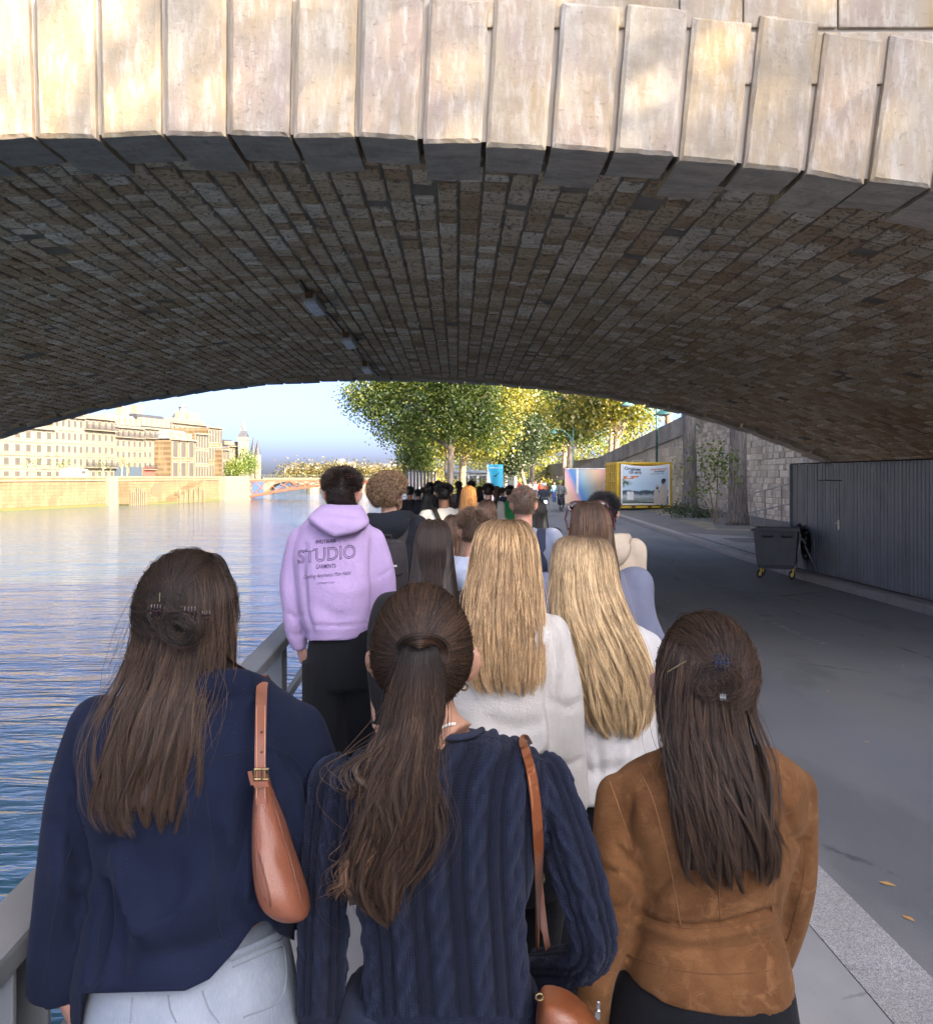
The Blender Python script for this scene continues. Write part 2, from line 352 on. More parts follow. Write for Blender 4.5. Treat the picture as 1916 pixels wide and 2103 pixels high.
def setattr_rnd(me, val):
    a = me.attributes.new('rnd', 'FLOAT', 'POINT'); a.data.foreach_set('value', np.full(len(me.vertices), val, np.float32))
# shell (mortar), near + far spandrels, deck
SV = np.linspace(-13.6, 13.4, 90)
mb = MB(); YSV = np.linspace(YN + .1, YF - .1, 12)
for y in YSV:
    for s in SV: mb.v.append(tuple(arch(s, .100, y)))
k = len(SV)
mb.f = [(i * k + j, i * k + j + 1, (i + 1) * k + j + 1, (i + 1) * k + j) for i in range(len(YSV) - 1) for j in range(k - 1)]; mb.mi = [0] * len(mb.f)
vault = bp(mb.build('vault', M_MORTAR))
TOPZ = 8.2
for y, dy in ((YN + .06, .5), (YF - .06, -.5)):
    mb = MB()
    for yy in (y, y + dy):
        for s in SV:
            p = arch(s, .035, yy); mb.v += [tuple(p), (p.x, yy, TOPZ)]
    n2 = len(SV) * 2
    for b in (0, n2): mb.f += [(b + 2 * j, b + 2 * j + 2, b + 2 * j + 3, b + 2 * j + 1) for j in range(k - 1)]
    mb.f += [(2 * j + 1, 2 * j + 3, n2 + 2 * j + 3, n2 + 2 * j + 1) for j in range(k - 1)]
    mb.mi = [0] * len(mb.f)
    bp(mb.build('spandrel_wall', mk('spandrel_stone', (.50, .45, .38), .9, (.36, .32, .26), 1.4, .5, 25)))
mb = MB(); mb.box((-.5, (YN + YF) / 2, 6.6), (60, YF - YN - .3, 1.2)); bp(mb.build('deck', mk('deck_stone', (.4, .37, .33), .9)))
mb = MB(); mb.box((13.2, (YN + YF) / 2, 3.2), (3.2, YF - YN - .2, 7.5)); bp(mb.build('abutment', mk('abutment_stone', (.40, .36, .31), .9, vs=2, bump=.4, bs=20)))
mb = MB(); mb.box((-16.9, (YN + YF) / 2, 1.0), (3.2, YF - YN + 3, 12)); bp(mb.build('pier', MATS['abutment_stone']))
def block(mb_, quad, y0, y1, ch=.02, mi_face=0, mi_und=1, jit=.0):
    """a voussoir: quad = 4 points (x,z) order intrados-left, intrados-right, extrados-right, extrados-left; front at y0"""
    c = (sum(q[0] for q in quad) / 4, sum(q[1] for q in quad) / 4)
    inn = []
    for (x, z) in quad:
        d = Vector((c[0] - x, c[1] - z)); d = Vector((math.copysign(ch, d.x), math.copysign(ch, d.y))); inn.append((x + d.x, z + d.y))
    sgn = 1 if y1 > y0 else -1
    v = [(x, y0, z) for x, z in inn] + [(x, y0 + sgn * ch * .8, z) for x, z in quad] + [(x, y1, z) for x, z in quad]
    mb_.add(v, [(0, 1, 2, 3), (1, 5, 6, 2), (2, 6, 7, 3), (3, 7, 4, 0), (5, 9, 10, 6), (7, 11, 8, 4), (6, 10, 11, 7), (8, 9, 10, 11)], mi_face)
    mb_.add([v[0], v[1], v[4], v[5], v[8], v[9]], [(0, 2, 3, 1)], mi_face)
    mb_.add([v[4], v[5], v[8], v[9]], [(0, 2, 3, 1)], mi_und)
SWN = .451
def vouss(face, idx):
    near = face == 'n'; Y = YN if near else YF; sg = 1 if near else -1
    s0 = -1.12 + idx * SWN; s1 = s0 + SWN
    rnd = random.Random(idx * 7 + (0 if near else 500))
    g = .016 + rnd.random() * .009; tilt = rnd.uniform(-.012, .012); low = rnd.uniform(-.015, .012)
    top = 1.02 + (.03 if idx % 2 else 0) + rnd.uniform(-.02, .02)
    q = [arch(s0 + g, low + tilt, Y), arch(s1 - g, low - tilt, Y), arch(s1 - g, top, Y), arch(s0 + g, top, Y)]
    dep = (.74 if (idx % 2 == 0) else .52) + rnd.uniform(-.05, .05)
    yf = Y - sg * rnd.uniform(0, .025)
    m_ = MB(); block(m_, [(p.x, p.z) for p in q], yf, Y + sg * dep, .026)
    # subdivide a little and make the arrises worn
    me = m_.mesh('voussoir'); bm = bmesh.new(); bm.from_mesh(me); bmesh.ops.remove_doubles(bm, verts=bm.verts[:], dist=1e-5)
    if near: 
        bmesh.ops.subdivide_edges(bm, edges=[e for e in bm.edges if e.calc_length() > .25], cuts=7, use_grid_fill=True)
        for v in bm.verts:
            e = 1.2 if abs(v.co.y - yf) < .03 else .3
            v.co += Vector((rnd.gauss(0, .0016), rnd.gauss(0, .0018) * e, rnd.gauss(0, .0018)))
    bmesh.ops.recalc_face_normals(bm, faces=bm.faces[:]); bm.to_mesh(me); bm.free()
    setattr_rnd(me, rnd.random())
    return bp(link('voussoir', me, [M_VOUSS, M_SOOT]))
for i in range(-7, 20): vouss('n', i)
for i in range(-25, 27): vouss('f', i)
# spandrel ashlar above the near voussoirs (upper right)
rowz = 0
for (za, zb, xs) in ((5.02, 5.40, [-.2, .55, 1.5, 1.95, 2.62, 3.4, 4.4]), (5.42, 5.85, [-.6, .3, 1.1, 2.3, 3.05, 4.1, 5.2]), (4.62, 5.0, [1.75, 2.62, 3.5, 4.4, 5.2])):
    for xa, xb in zip(xs, xs[1:]):
        m_ = MB(); m_.bev(((xa + xb) / 2, YN + .12, (za + zb) / 2), (xb - xa - .012, .18, zb - za - .012), .012)
        me = m_.mesh('ashlar'); setattr_rnd(me, random.random()); bp(link('ashlar', me, [M_VOUSS]))
# vault stones: the nearest ones each a piece, the rest joined
CW = .205
stones = []
sk = -12.8
while sk < 12.6:
    w = CW * random.uniform(.88, 1.14); y = YN + .50 + random.uniform(-.25, .05)
    while y < YF - .5:
        L = random.choice([.17, .2, .23, .26, .3, .36]) * random.uniform(.9, 1.12)
        stones.append((sk, sk + w, y, y + L)); y += L
    sk += w
def stone_geo(st):
    s0, s1, y0, y1 = st; g = .012 + random.random() * .006
    pr = random.uniform(-.009, .008)
    if random.random() < .03: pr += random.uniform(.015, .035)
    out = []
    jj = lambda a: random.uniform(-a, a)
    gy = g * 1.5
    c = [(s0 + g + jj(.008), y0 + gy + jj(.012)), (s1 - g + jj(.008), y0 + gy + jj(.012)), (s1 - g + jj(.008), y1 - gy + jj(.012)), (s0 + g + jj(.008), y1 - gy + jj(.012))]
    cs = sum(a for a, _ in c) / 4; cyy = sum(b for _, b in c) / 4
    for (a, b), r in [(q, .13) for q in c] + [(q, .075 + pr + .012) for q in c]: out.append(arch(a, r, b))
    for a, b in c: out.append(arch(a + math.copysign(.012, cs - a), .075 + pr + jj(.005), b + math.copysign(.012, cyy - b)))
    f = [(8, 9, 10, 11)] + [(i, (i + 1) % 4, 4 + (i + 1) % 4, 4 + i) for i in range(4)] + [(4 + i, 4 + (i + 1) % 4, 8 + (i + 1) % 4, 8 + i) for i in range(4)]
    return out, f
def stone_size(st):                        # rough size in the photo
    p = arch((st[0] + st[1]) / 2, .08, (st[2] + st[3]) / 2)
    x = CX + F * p.x / p.y; z = HZ - F * (p.z - EYE) / p.y
    if x < -60 or x > 1976 or z < -50: return -1
    return (st[1] - st[0]) * F / p.y * (st[3] - st[2]) * F / p.y * max(.05, (p.z - EYE) / p.y)
stones.sort(key=lambda s: -stone_size(s))
big = [s for s in stones if stone_size(s) > 0][:300]; rest = stones[300:]
for st in big:
    v, f = stone_geo(st); me = bpy.data.meshes.new('vault_stone'); me.from_pydata([tuple(p) for p in v], [], f); setattr_rnd(me, random.random() ** 1.25)
    o = link('vault_stone', me, M_VAULT); o.parent = vault; 
    o.matrix_parent_inverse = Matrix.Identity(4)
mb = MB(); rn = []
for st in rest:
    if stone_size(st) < 0 and random.random() < .5: pass
    v, f = stone_geo(st); mb.add(v, f); rn += [random.random() ** 1.25] * len(v)
me = bpy.data.meshes.new('vault_stones'); me.from_pydata(mb.v, [], mb.f)
a = me.attributes.new('rnd', 'FLOAT', 'POINT'); a.data.foreach_set('value', np.array(rn, np.float32))
o = link('vault_stones', me, M_VAULT); o.parent = vault; o['kind'] = 'stuff'

# lamps under the vault, with their cable
M_LAMPB = mk('grey_lamp_metal', (.34, .34, .33), .45, metal=.4)
M_LAMPD = mk('frosted_diffuser', (.55, .58, .6), .35)
def vault_at(px, py):                      # point of the vault seen at a pixel
    lo, hi = 6.5, 21.5
    for _ in range(40):
        m = (lo + hi) / 2; p = W(px, py, m); t = max(-1, min(1, (p.x - X0(m)) / AA)); z = HC + .07 - BB * (1 - math.sqrt(1 - t * t))
        if p.z > z: hi = m
        else: lo = m
    return W(px, py, lo)
lampp = [vault_at(645, 612), vault_at(716, 690), vault_at(753, 748)]
lab = ['rusty tube lamp under the vault, nearest of three', 'middle tube lamp of three fixed under the vault', 'farthest small tube lamp under the vault near the far arch']
for p, l in zip(lampp, lab):
    e = empty('vault_lamp', p); tag(e, l, 'lamp', 'tube lamps under the vault'); e.rotation_euler = (0, R(-6), R(1))
    mb = MB(); mb.bev((0, 0, -.07), (.2, .95, .1), .03); mb.build('housing', M_LAMPB, e)
    mb = MB(); mb.bev((0, 0, -.135), (.17, .9, .05), .02); mb.build('diffuser', M_LAMPD, e)
    for s in (-1, 1):
        mb = MB(); mb.box((0, s * .5, -.05), (.09, .07, .1)); mb.tube([(0, s * .45, .1), (0, s * .45, -.05)], .02); mb.build('bracket', mk('rust', (.16, .08, .04), .9), e)
cab = [lampp[0] + Vector((.02, -1.1, .0)), lampp[0] + Vector((0, -.5, -.02)), lampp[0] + Vector((0, .5, -.03))]
for i in range(1, 7): q = lampp[0].lerp(lampp[1], i / 6); cab.append(q + Vector((0, 0, .0)))
for i in range(1, 5): cab.append(lampp[1].lerp(lampp[2], i / 4) + Vector((0, 0, .0)))
cab.append(lampp[2] + Vector((.1, 3, -.02)))
mb = MB(); mb.tube(cab, .016, 6)
tag(mb.build('lamp_cable', mk('black_cable', (.03, .03, .03), .6)), 'black cable running along the vault between the tube lamps', 'cable')
# ------------------------------------------------------------------ railing along the river walk
M_RAIL = mk('grey_painted_steel', (.17, .18, .19), .5, (.15, .16, .17), 5, .12, 40, metal=.25)
rail = empty('steel_railing', (Xr(2), 2, 0)); tag(rail, 'grey painted steel railing beside the river', 'railing')
def rp(o): o.parent = rail; o.matrix_parent_inverse = Matrix.Translation(-rail.location); return o
RY = [-1.28 + 3.0 * i for i in range(12)]
def bar(y0, y1, off, z, w, h, name, b=.006):
    mb = MB(); a = math.atan(.043); L = (y1 - y0) / math.cos(a); ym = (y0 + y1) / 2
    mb.bev((Xr(ym) + off, ym, z), (w, L, h), b, rz=a); return rp(mb.build(name, M_RAIL))
bar(RY[0], RY[-1], 0, .965, .11, .055, 'handrail', .012)
for z in (.60, .34): bar(RY[0], RY[-1], .005, z, .035, .05, 'rail_bar')
bar(RY[0], RY[-1], -.08, .02, .14, .10, 'edge_beam')
for y in RY:
    for d in (-.075, .075):
        mb = MB(); mb.bev((Xr(y + d) - .005, y + d, .47), (.085, .014, .94), .003); rp(mb.build('post', M_RAIL))
    mb = MB(); mb.box((Xr(y) - .045, y, .47), (.01, .14, .90)); rp(mb.build('post_web', MATS['grey_painted_steel']))

# ------------------------------------------------------------------ plank wall on the right, under the arch
def m_plank():
    t = NT('slate_painted_wood'); co = t.co(); oi = t.n('ShaderNodeObjectInfo').outputs['Random']
    c = t.mix(oi, (.11, .135, .165), (.145, .165, .195)); z = t.sep(co)[2]
    n = t.noise(t.mapping(co, (8, 8, .8)), 3, 5, .65); c = t.mix(t.ramp(n, [(.5, 0.), (.78, .6)]), c, (.20, .20, .195))
    c = t.mix(t.ramp(t.noise(co, 2.2, 5), [(.45, 0.), (.7, .4)]), c, (.06, .07, .085))
    t.set(Base_Color=c, Roughness=.55, Normal=t.bump(t.noise(t.mapping(co, (30, 30, 2)), 3, 4), .25, .004)); return t.m
M_PLANK = m_plank()
fence = empty('plank_wall', (6.6, 12, 0)); tag(fence, 'slate blue wooden plank wall closing the side of the arch', 'wall')
def fp(o): o.parent = fence; o.matrix_parent_inverse = Matrix.Translation(-fence.location); return o
def Xw(y): return 6.92 - .051 * (y - 8) + .10
FA, FB = 9.0, 17.6
M_STEELH = mk('worn_steel', (.5, .49, .46), .35, metal=.8)
y = FA; i = 0
doors = [(15.5, 16.4), (11.75, 12.65)]
while y < FB:
    w = .108 * random.uniform(.94, 1.06); ym = y + w / 2; zt = 2.10 + random.uniform(-.004, .004)
    spans = [(.06, zt)]
    for d0, d1 in doors:
        if d0 < ym < d1: spans = [(.06, 1.78), (1.80, zt)]
    for z0, z1 in spans:
        mb = MB(); mb.bev((Xw(ym) + random.uniform(-.003, .003), ym, (z0 + z1) / 2), (.024, w - .012, z1 - z0), .004); fp(mb.build('plank', M_PLANK))
    y += w; i += 1
mb = MB(); mb.box((Xw(13.3) + .035, 13.3, 1.08), (.02, 8.6, 2.0), rz=.051); fp(mb.build('backing', mk('dark_gap', (.015, .015, .016), .9)))
mb = MB(); mb.box((Xw(FB) + .7, FB - .02, 1.08), (1.5, .03, 2.04)); fp(mb.build('end_panel', M_PLANK))
mb = MB(); mb.box((Xw(13.3) + .02, 13.3, 2.115), (.09, 8.65, .02), rz=.051); fp(mb.build('capping', MATS['dark_gap']))
for d0, d1 in doors:
    hy = d0 + .08 if d0 > 13 else d1 - .1
    mb = MB(); mb.bev((Xw(hy) - .022, hy, 1.0), (.012, .06, .17), .004); mb.tube([(Xw(hy) - .02, hy, 1.03), (Xw(hy) - .07, hy, 1.03), (Xw(hy) - .075, hy - .1, 1.03)], .01); fp(mb.build('door_handle', M_STEELH))
# low plinth under it
tag(strip('plinth', lambda y: Xf(y) + .27, lambda y: Xw(y) + .3, [8, 9, 10, 11, 12, 13, 14, 15, 16, 17, 17.7], .034, .045, MATS['worn_paving']), kind='structure')

# ------------------------------------------------------------------ wheelie bin
M_BIN = mk('dark_grey_plastic', (.07, .078, .088), .42, (.055, .06, .066), 3, .1, 50)
M_BLK = mk('black_rubber', (.015, .015, .016), .7)
M_YEL = mk('yellow_plastic', (.55, .40, .05), .5)
M_BAG = mk('black_bag_plastic', (.012, .013, .016), .35, bump=.3, bs=30, dist=.004)
bin_ = empty('wheelie_bin', (6.02, 17.0, ROADZ), R(-24)); bin_.scale = (.66, .9, .98); tag(bin_, 'dark grey four-wheeled rubbish bin with open lid beside the plank wall', 'bin')
mb = MB()
rings = [(.20, .46, .30), (.28, .52, .34), (.90, .60, .39), (.98, .61, .40)]
v = []
for z, a, b in rings: v += [(-a, -b, z), (a, -b, z), (a, b, z), (-a, b, z)]
f = [(0, 3, 2, 1)] + [(4 * i + j, 4 * i + (j + 1) % 4, 4 * i + 4 + (j + 1) % 4, 4 * i + 4 + j) for i in range(3) for j in range(4)]
v += [(-.57, -.36, .98), (.57, -.36, .98), (.57, .36, .98), (-.57, .36, .98), (-.5, -.31, .4), (.5, -.31, .4), (.5, .31, .4), (-.5, .31, .4)]
f += [(12 + j, 12 + (j + 1) % 4, 16 + (j + 1) % 4, 16 + j) for j in range(4)] + [(16 + j, 16 + (j + 1) % 4, 20 + (j + 1) % 4, 20 + j) for j in range(4)] + [(20, 21, 22, 23)]
mb.add(v, f); mb.build('bin_body', M_BIN, bin_)
mb = MB()
mb.bev((0, -.42, .965), (1.26, .06, .06), .015); mb.bev((0, .42, .965), (1.26, .06, .06), .015); mb.bev((-.63, 0, .965), (.06, .9, .06), .015); mb.bev((.63, 0, .965), (.06, .9, .06), .015)
mb.build('rim', M_BIN, bin_)
mb = MB(); mb.bev((-.62, -.02, 1.0), (.09, .86, .05), .02); mb.build('front_grip', mk('pale_grey_plastic', (.42, .42, .40), .5), bin_)
for xx in (-.2, .32):
    mb = MB(); mb.tube([(xx - .14, -.44, .86), (xx - .14, -.49, .84), (xx + .14, -.49, .84), (xx + .14, -.44, .86)], .018); mb.build('side_handle', M_BLK, bin_)
for (wx, wy) in ((-.44, -.28), (.44, -.28), (-.44, .28), (.44, .28)):
    mb = MB(); mb.tube([(wx, wy - .025, .09), (wx, wy + .025, .09)], .09, 18); w = mb.build('wheel', M_BLK, bin_)
    mb = MB(); mb.tube([(wx, wy - .032, .09), (wx, wy + .032, .09)], .04, 12); mb.box((wx + .03, wy - .035, .15), (.04, .012, .12)); mb.build('hub', M_YEL, w)
    mb = MB(); mb.tube([(wx, wy, .09), (wx, wy, .24)], .025); mb.build('fork', M_BIN, bin_)
mb = MB(); pts = []
for i in range(9):
    a = -.25 + i * .16; pts.append((.64 + .26 * math.sin(a * 1.5) * .8 + .03 * i, 1.0 - .105 * i + (.10 if i == 1 else 0)))
for i in range(8):
    (xa, za), (xb, zb) = pts[i], pts[i + 1]
    mb.add([(xa, -.38, za), (xa, .38, za), (xb, .38, zb), (xb, -.38, zb)], [(0, 1, 2, 3)])
lid = mb.build('lid', M_BIN, bin_); lid.modifiers.new('s', 'SOLIDIFY').thickness = .03
for s in (-.2, .2):
    mb = MB(); mb.tube([(.6, s - .09, 1.03), (.6, s + .09, 1.03)], .045, 12); mb.build('hinge', M_BLK, bin_)
mb = MB()
loft_bag = [(.98, .05, .10), (.9, .12, .2), (.7, .15, .24), (.5, .13, .2), (.38, .06, .1)]
for (za, aa, ba), (zb_, ab, bb) in zip(loft_bag, loft_bag[1:]): mb.lathe((.80, -.12, 0), [(aa, za), (ab, zb_)], 12); bag = mb.build('bin_liner', M_BAG, bin_, True)

# ------------------------------------------------------------------ high quay wall and ramp wall on the right
WX = 12.5
def rubble(parent, ya, yb, ztop, zbot, rowh, lens, x, nbig, m=M_RUBBLE, name='stone'):
    st = []; z = zbot; r = random.Random(3)
    while z < max(ztop(ya), ztop(yb)):
        h = rowh * r.uniform(.8, 1.25); y = ya + r.uniform(-.3, 0)
        while y < yb:
            L = r.choice(lens) * r.uniform(.85, 1.2); y0, y1 = max(y, ya), min(y + L, yb)
            if y1 - y0 > .08 and z + h < ztop((y0 + y1) / 2): st.append((y0, y1, z, z + h))
            y += L
        z += h
    st.sort(key=lambda q: -(q[1] - q[0]) * (q[3] - q[2]) / q[0] ** 3)
    def geo(q):
        y0, y1, z0, z1 = q; g = .014; p = r.uniform(.01, .05); j = lambda: r.uniform(-.014, .014)
        c = [(y0 + g + j(), z0 + g + j()), (y1 - g + j(), z0 + g + j()), (y1 - g + j(), z1 - g + j()), (y0 + g + j(), z1 - g + j())]
        cy_, cz_ = (y0 + y1) / 2, (z0 + z1) / 2
        v = [(x + .02, a, b) for a, b in c] + [(x - p + .015, a, b) for a, b in c] + [(x - p, a + math.copysign(.02, cy_ - a), b + math.copysign(.02, cz_ - b)) for a, b in c]
        return v, [(8, 9, 10, 11)] + [(i, (i + 1) % 4, 4 + (i + 1) % 4, 4 + i) for i in range(4)] + [(4 + i, 4 + (i + 1) % 4, 8 + (i + 1) % 4, 8 + i) for i in range(4)]
    for q in st[:nbig]:
        v, f = geo(q); me = bpy.data.meshes.new(name); me.from_pydata(v, [], f); setattr_rnd(me, r.random()); link(name, me, m, parent)
    mb = MB(); rn = []
    for q in st[nbig:]:
        v, f = geo(q); mb.add(v, f); rn += [r.random()] * len(v)
    if mb.v:
        me = bpy.data.meshes.new(name + 's'); me.from_pydata(mb.v, [], mb.f); a = me.attributes.new('rnd', 'FLOAT', 'POINT'); a.data.foreach_set('value', np.array(rn, np.float32))
        o = link(name + 's', me, m, parent); o['kind'] = 'stuff'
wall = empty('quay_retaining_wall'); tag(wall, 'high rubble stone retaining wall behind the two bare trunks', 'wall')
mb = MB(); mb.box((WX + .5, 37, 2.75), (1.0, 28, 6.3)); mb.build('wall_core', M_RUBMORT, wall)
rubble(wall, 23.0, 50.9, lambda y: 5.6, .05, .26, [.28, .36, .44, .52], WX, 300)
for y in (39.6,):
    mb = MB()
    for z, d, h in ((.9, .55, 1.7), (2.05, .45, .6), (3.4, .5, 2.1), (4.75, .62, .3), (5.4, .5, 1.0)): mb.bev((WX - .1, y, z), (.3, d * 2, h - .02), .02)
    me = mb.mesh('pilaster'); setattr_rnd(me, .9); link('pilaster', me, M_RUBBLE, wall)
# the wall also lines the quay behind the camera (seen only by light)
mb = MB(); mb.box((WX + .5, -30, 2.75), (1.0, 72, 6.3)); tag(mb.build('quay_retaining_wall', M_RUBMORT), 'high stone retaining wall before the bridge', 'wall')
ramp = empty('ramp_wall'); tag(ramp, 'sloping dressed stone ramp wall rising behind the yellow container', 'wall')
def ztr(y): return 5.4 + (y - 50) * (2.45 - 5.4) / 57
mb = MB(); mb.add([(x, y, z) for y in (51, 150) for x, z in ((WX, -.3), (WX + .6, -.3))] + [(x, y, max(.25, ztr(y) - .02)) for y in (51, 150) for x in (WX, WX + .6)], [(0, 2, 6, 4), (1, 5, 7, 3), (4, 6, 7, 5), (0, 4, 5, 1), (2, 3, 7, 6)])
mb.build('wall_core', M_RUBMORT, ramp)
rubble(ramp, 51, 112, lambda y: ztr(y) - 1.15, .05, .45, [.8, 1.0, 1.2, 1.4], WX, 120, name='ashlar')
M_PARA = m_stone('weathered_parapet', [(.24, .225, .21), (.31, .29, .27), (.37, .35, .32)], .4, (.10, .095, .09), .6)
y = 50.0
while y < 112:
    L = 1.7; mb = MB()
    for (x0, x1, za, zb) in ((WX - .05, WX + .4, -.92, 0.), (WX - .14, WX + .3, -1.12, -.94)):
        v = [(x, yy, ztr(yy) + z) for yy in (y + .012, y + L - .012) for x in (x0, x1) for z in (za, zb)]
        mb.add(v, [(0, 1, 3, 2), (4, 6, 7, 5), (0, 4, 5, 1), (2, 3, 7, 6), (0, 2, 6, 4), (1, 5, 7, 3)])
    me = mb.mesh('parapet_stone'); setattr_rnd(me, random.random()); link('parapet_stone', me, M_PARA, ramp); y += L
# ramp surface and upper quay
mb = MB(); mb.add([(WX + .3, 50, 4.4), (17, 50, 4.4), (17, 150, .2), (WX + .3, 150, .2)], [(0, 1, 2, 3)]); tag(mb.build('ramp', M_ASPH), kind='structure')
mb = MB(); mb.box((217, 60, 2.2), (400, 420, 4.4)); tag(mb.build('upper_quay', mk('upper_quay_ground', (.22, .20, .17), .9)), kind='structure')
mb = MB(); mb.box((14.9, 14, 2.2), (3.8, 72, 4.4)); tag(mb.build('upper_quay_edge', MATS['upper_quay_ground']), kind='structure')
# steps handrail by the plank wall
hr = empty('step_handrail', (8.3, 22.6, .05)); tag(hr, 'thin grey handrail on the steps left of the plank wall', 'railing')
mb = MB()
P0, P1 = W(1541, 1014, 24.0), W(1625, 992, 21.5)
for k in (0, -.5):
    mb.tube([P0 + Vector((0, 0, k)) - hr.location, P1 + Vector((0, 0, k)) - hr.location], .018, 8)
    mb.build('handrail' if k == 0 else 'mid_rail', mk('galvanised', (.34, .34, .34), .5, metal=.5), hr); mb = MB()
for f_ in (0, .38, .78):
    p = P0.lerp(P1, f_); mb = MB(); mb.tube([(p.x - hr.location.x, p.y - hr.location.y, .0), p - hr.location], .016, 8); mb.build('post', MATS['galvanised'], hr)

# ------------------------------------------------------------------ trees
def m_leaf(name, c1, c2, c3):
    t = NT(name); co = t.co(); r = t.attr('rnd')
    c = t.ramp(r, [(0, c1), (.55, c2), (1, c3)])
    t.t.nodes.remove(t.b)
    d = t.n('ShaderNodeBsdfDiffuse', Color=c); tr = t.n('ShaderNodeBsdfTranslucent'); h = t.n('ShaderNodeHueSaturation'); t.i(h, 'Color', c); t.i(h, 'Value', 1.3); t.i(h, 'Saturation', 1.05); t.i(tr, 'Color', h.outputs[0])
    g = t.n('ShaderNodeBsdfGlossy'); t.i(g, 'Roughness', .45); t.i(g, 'Color', (1, 1, 1, 1))
    a = t.n('ShaderNodeMixShader'); t.i(a, 0, .38); t.i(a, 1, d.outputs[0]); t.i(a, 2, tr.outputs[0])
    b = t.n('ShaderNodeMixShader'); t.i(b, 0, .05); t.i(b, 1, a.outputs[0]); t.i(b, 2, g.outputs[0])
    t.t.links.new(b.outputs[0], t.out.inputs[0]); return t.m
LEAF = {'plane': m_leaf('plane_leaves', (.055, .10, .016), (.115, .165, .022), (.23, .23, .03)),
        'yellow': m_leaf('yellowing_leaves', (.10, .13, .018), (.21, .21, .026), (.38, .29, .035)),
        'dark': m_leaf('dark_leaves', (.022, .042, .014), (.038, .062, .018), (.06, .085, .02)),
        'lime': m_leaf('lime_leaves', (.07, .12, .014), (.11, .16, .02), (.18, .20, .028)),
        'gold': m_leaf('golden_leaves', (.09, .08, .02), (.14, .11, .025), (.18, .135, .03))}
def m_bark(name, a, b, sc=1.):
    t = NT(name); co = t.co(); n = t.noise(t.mapping(co, (9 * sc, 9 * sc, .9 * sc)), 2.2, 6, .65)
    v = t.ramp(n, [(.35, 0.), (.65, 1.)]); c = t.mix(v, a, b)
    t.set(Base_Color=c, Roughness=.92, Specular_IOR_Level=.2, Normal=t.bump(n, 1., .08)); return t.m
M_BARK = m_bark('grey_bark', (.095, .085, .078), (.26, .24, .225)); M_BARK2 = m_bark('plane_bark', (.12, .095, .07), (.30, .25, .19), .6)
def leaves_mesh(name, lobes, n, size, seed, droop=0.):
    """lobes: (centre, radii, weight); leaf faces clumped into sprays on and in the lobes"""
    r = np.random.default_rng(seed); wt = np.array([l[2] for l in lobes], float); wt /= wt.sum()
    per = 34; nc = max(1, n // per); li = r.choice(len(lobes), nc, p=wt)
    C = np.array([l[0] for l in lobes], float)[li]; Rd = np.array([l[1] for l in lobes], float)[li]
    d = r.normal(size=(nc, 3)); d /= np.linalg.norm(d, axis=1)[:, None]
    rad = r.random(nc) ** .42
    cc = C + d * Rd * rad[:, None] * (1 + .16 * r.normal(size=(nc, 1)))
    crn = np.clip(r.normal(.42, .30, nc), 0, 1)
    sp = size * 2.7
    pos = np.repeat(cc, per, 0) + r.normal(size=(nc * per, 3)) * sp * np.array([1, 1, .75])
    pos[:, 2] -= droop * np.abs(r.normal(size=len(pos))) * sp
    k = len(pos); rn = np.clip(np.repeat(crn, per) + r.normal(0, .12, k), 0, 1)
    a = r.normal(size=(k, 3)); a /= np.linalg.norm(a, axis=1)[:, None]; b = np.cross(a, r.normal(size=(k, 3))); b /= np.linalg.norm(b, axis=1)[:, None]
    s = size * r.uniform(.6, 1.25, (k, 1))
    v = np.stack([pos - a * s * .55, pos + b * s * .42 - a * s * .05, pos + a * s * .6, pos - b * s * .42 - a * s * .05], 1).reshape(-1, 3)
    me = bpy.data.meshes.new(name); me.vertices.add(k * 4); me.vertices.foreach_set('co', v.ravel().astype(np.float32))
    me.loops.add(k * 4); me.loops.foreach_set('vertex_index', np.arange(k * 4)); me.polygons.add(k); me.polygons.foreach_set('loop_start', np.arange(k) * 4)
    me.update(calc_edges=True)
    at = me.attributes.new('rnd', 'FLOAT', 'POINT'); at.data.foreach_set('value', np.repeat(rn, 4).astype(np.float32))
    return me
def limb(mb, p0, p1, r0, r1, seed, wob=.06, n=7):
    r = random.Random(seed); p0, p1 = Vector(p0), Vector(p1); L = (p1 - p0).length
    pts = [p0.lerp(p1, i / n) + Vector((r.gauss(0, wob), r.gauss(0, wob), 0)) * L * .12 * math.sin(math.pi * i / n) for i in range(n + 1)]
    mb.tube(pts, [r0 + (r1 - r0) * i / n for i in range(n + 1)], 9, cap=True); return pts
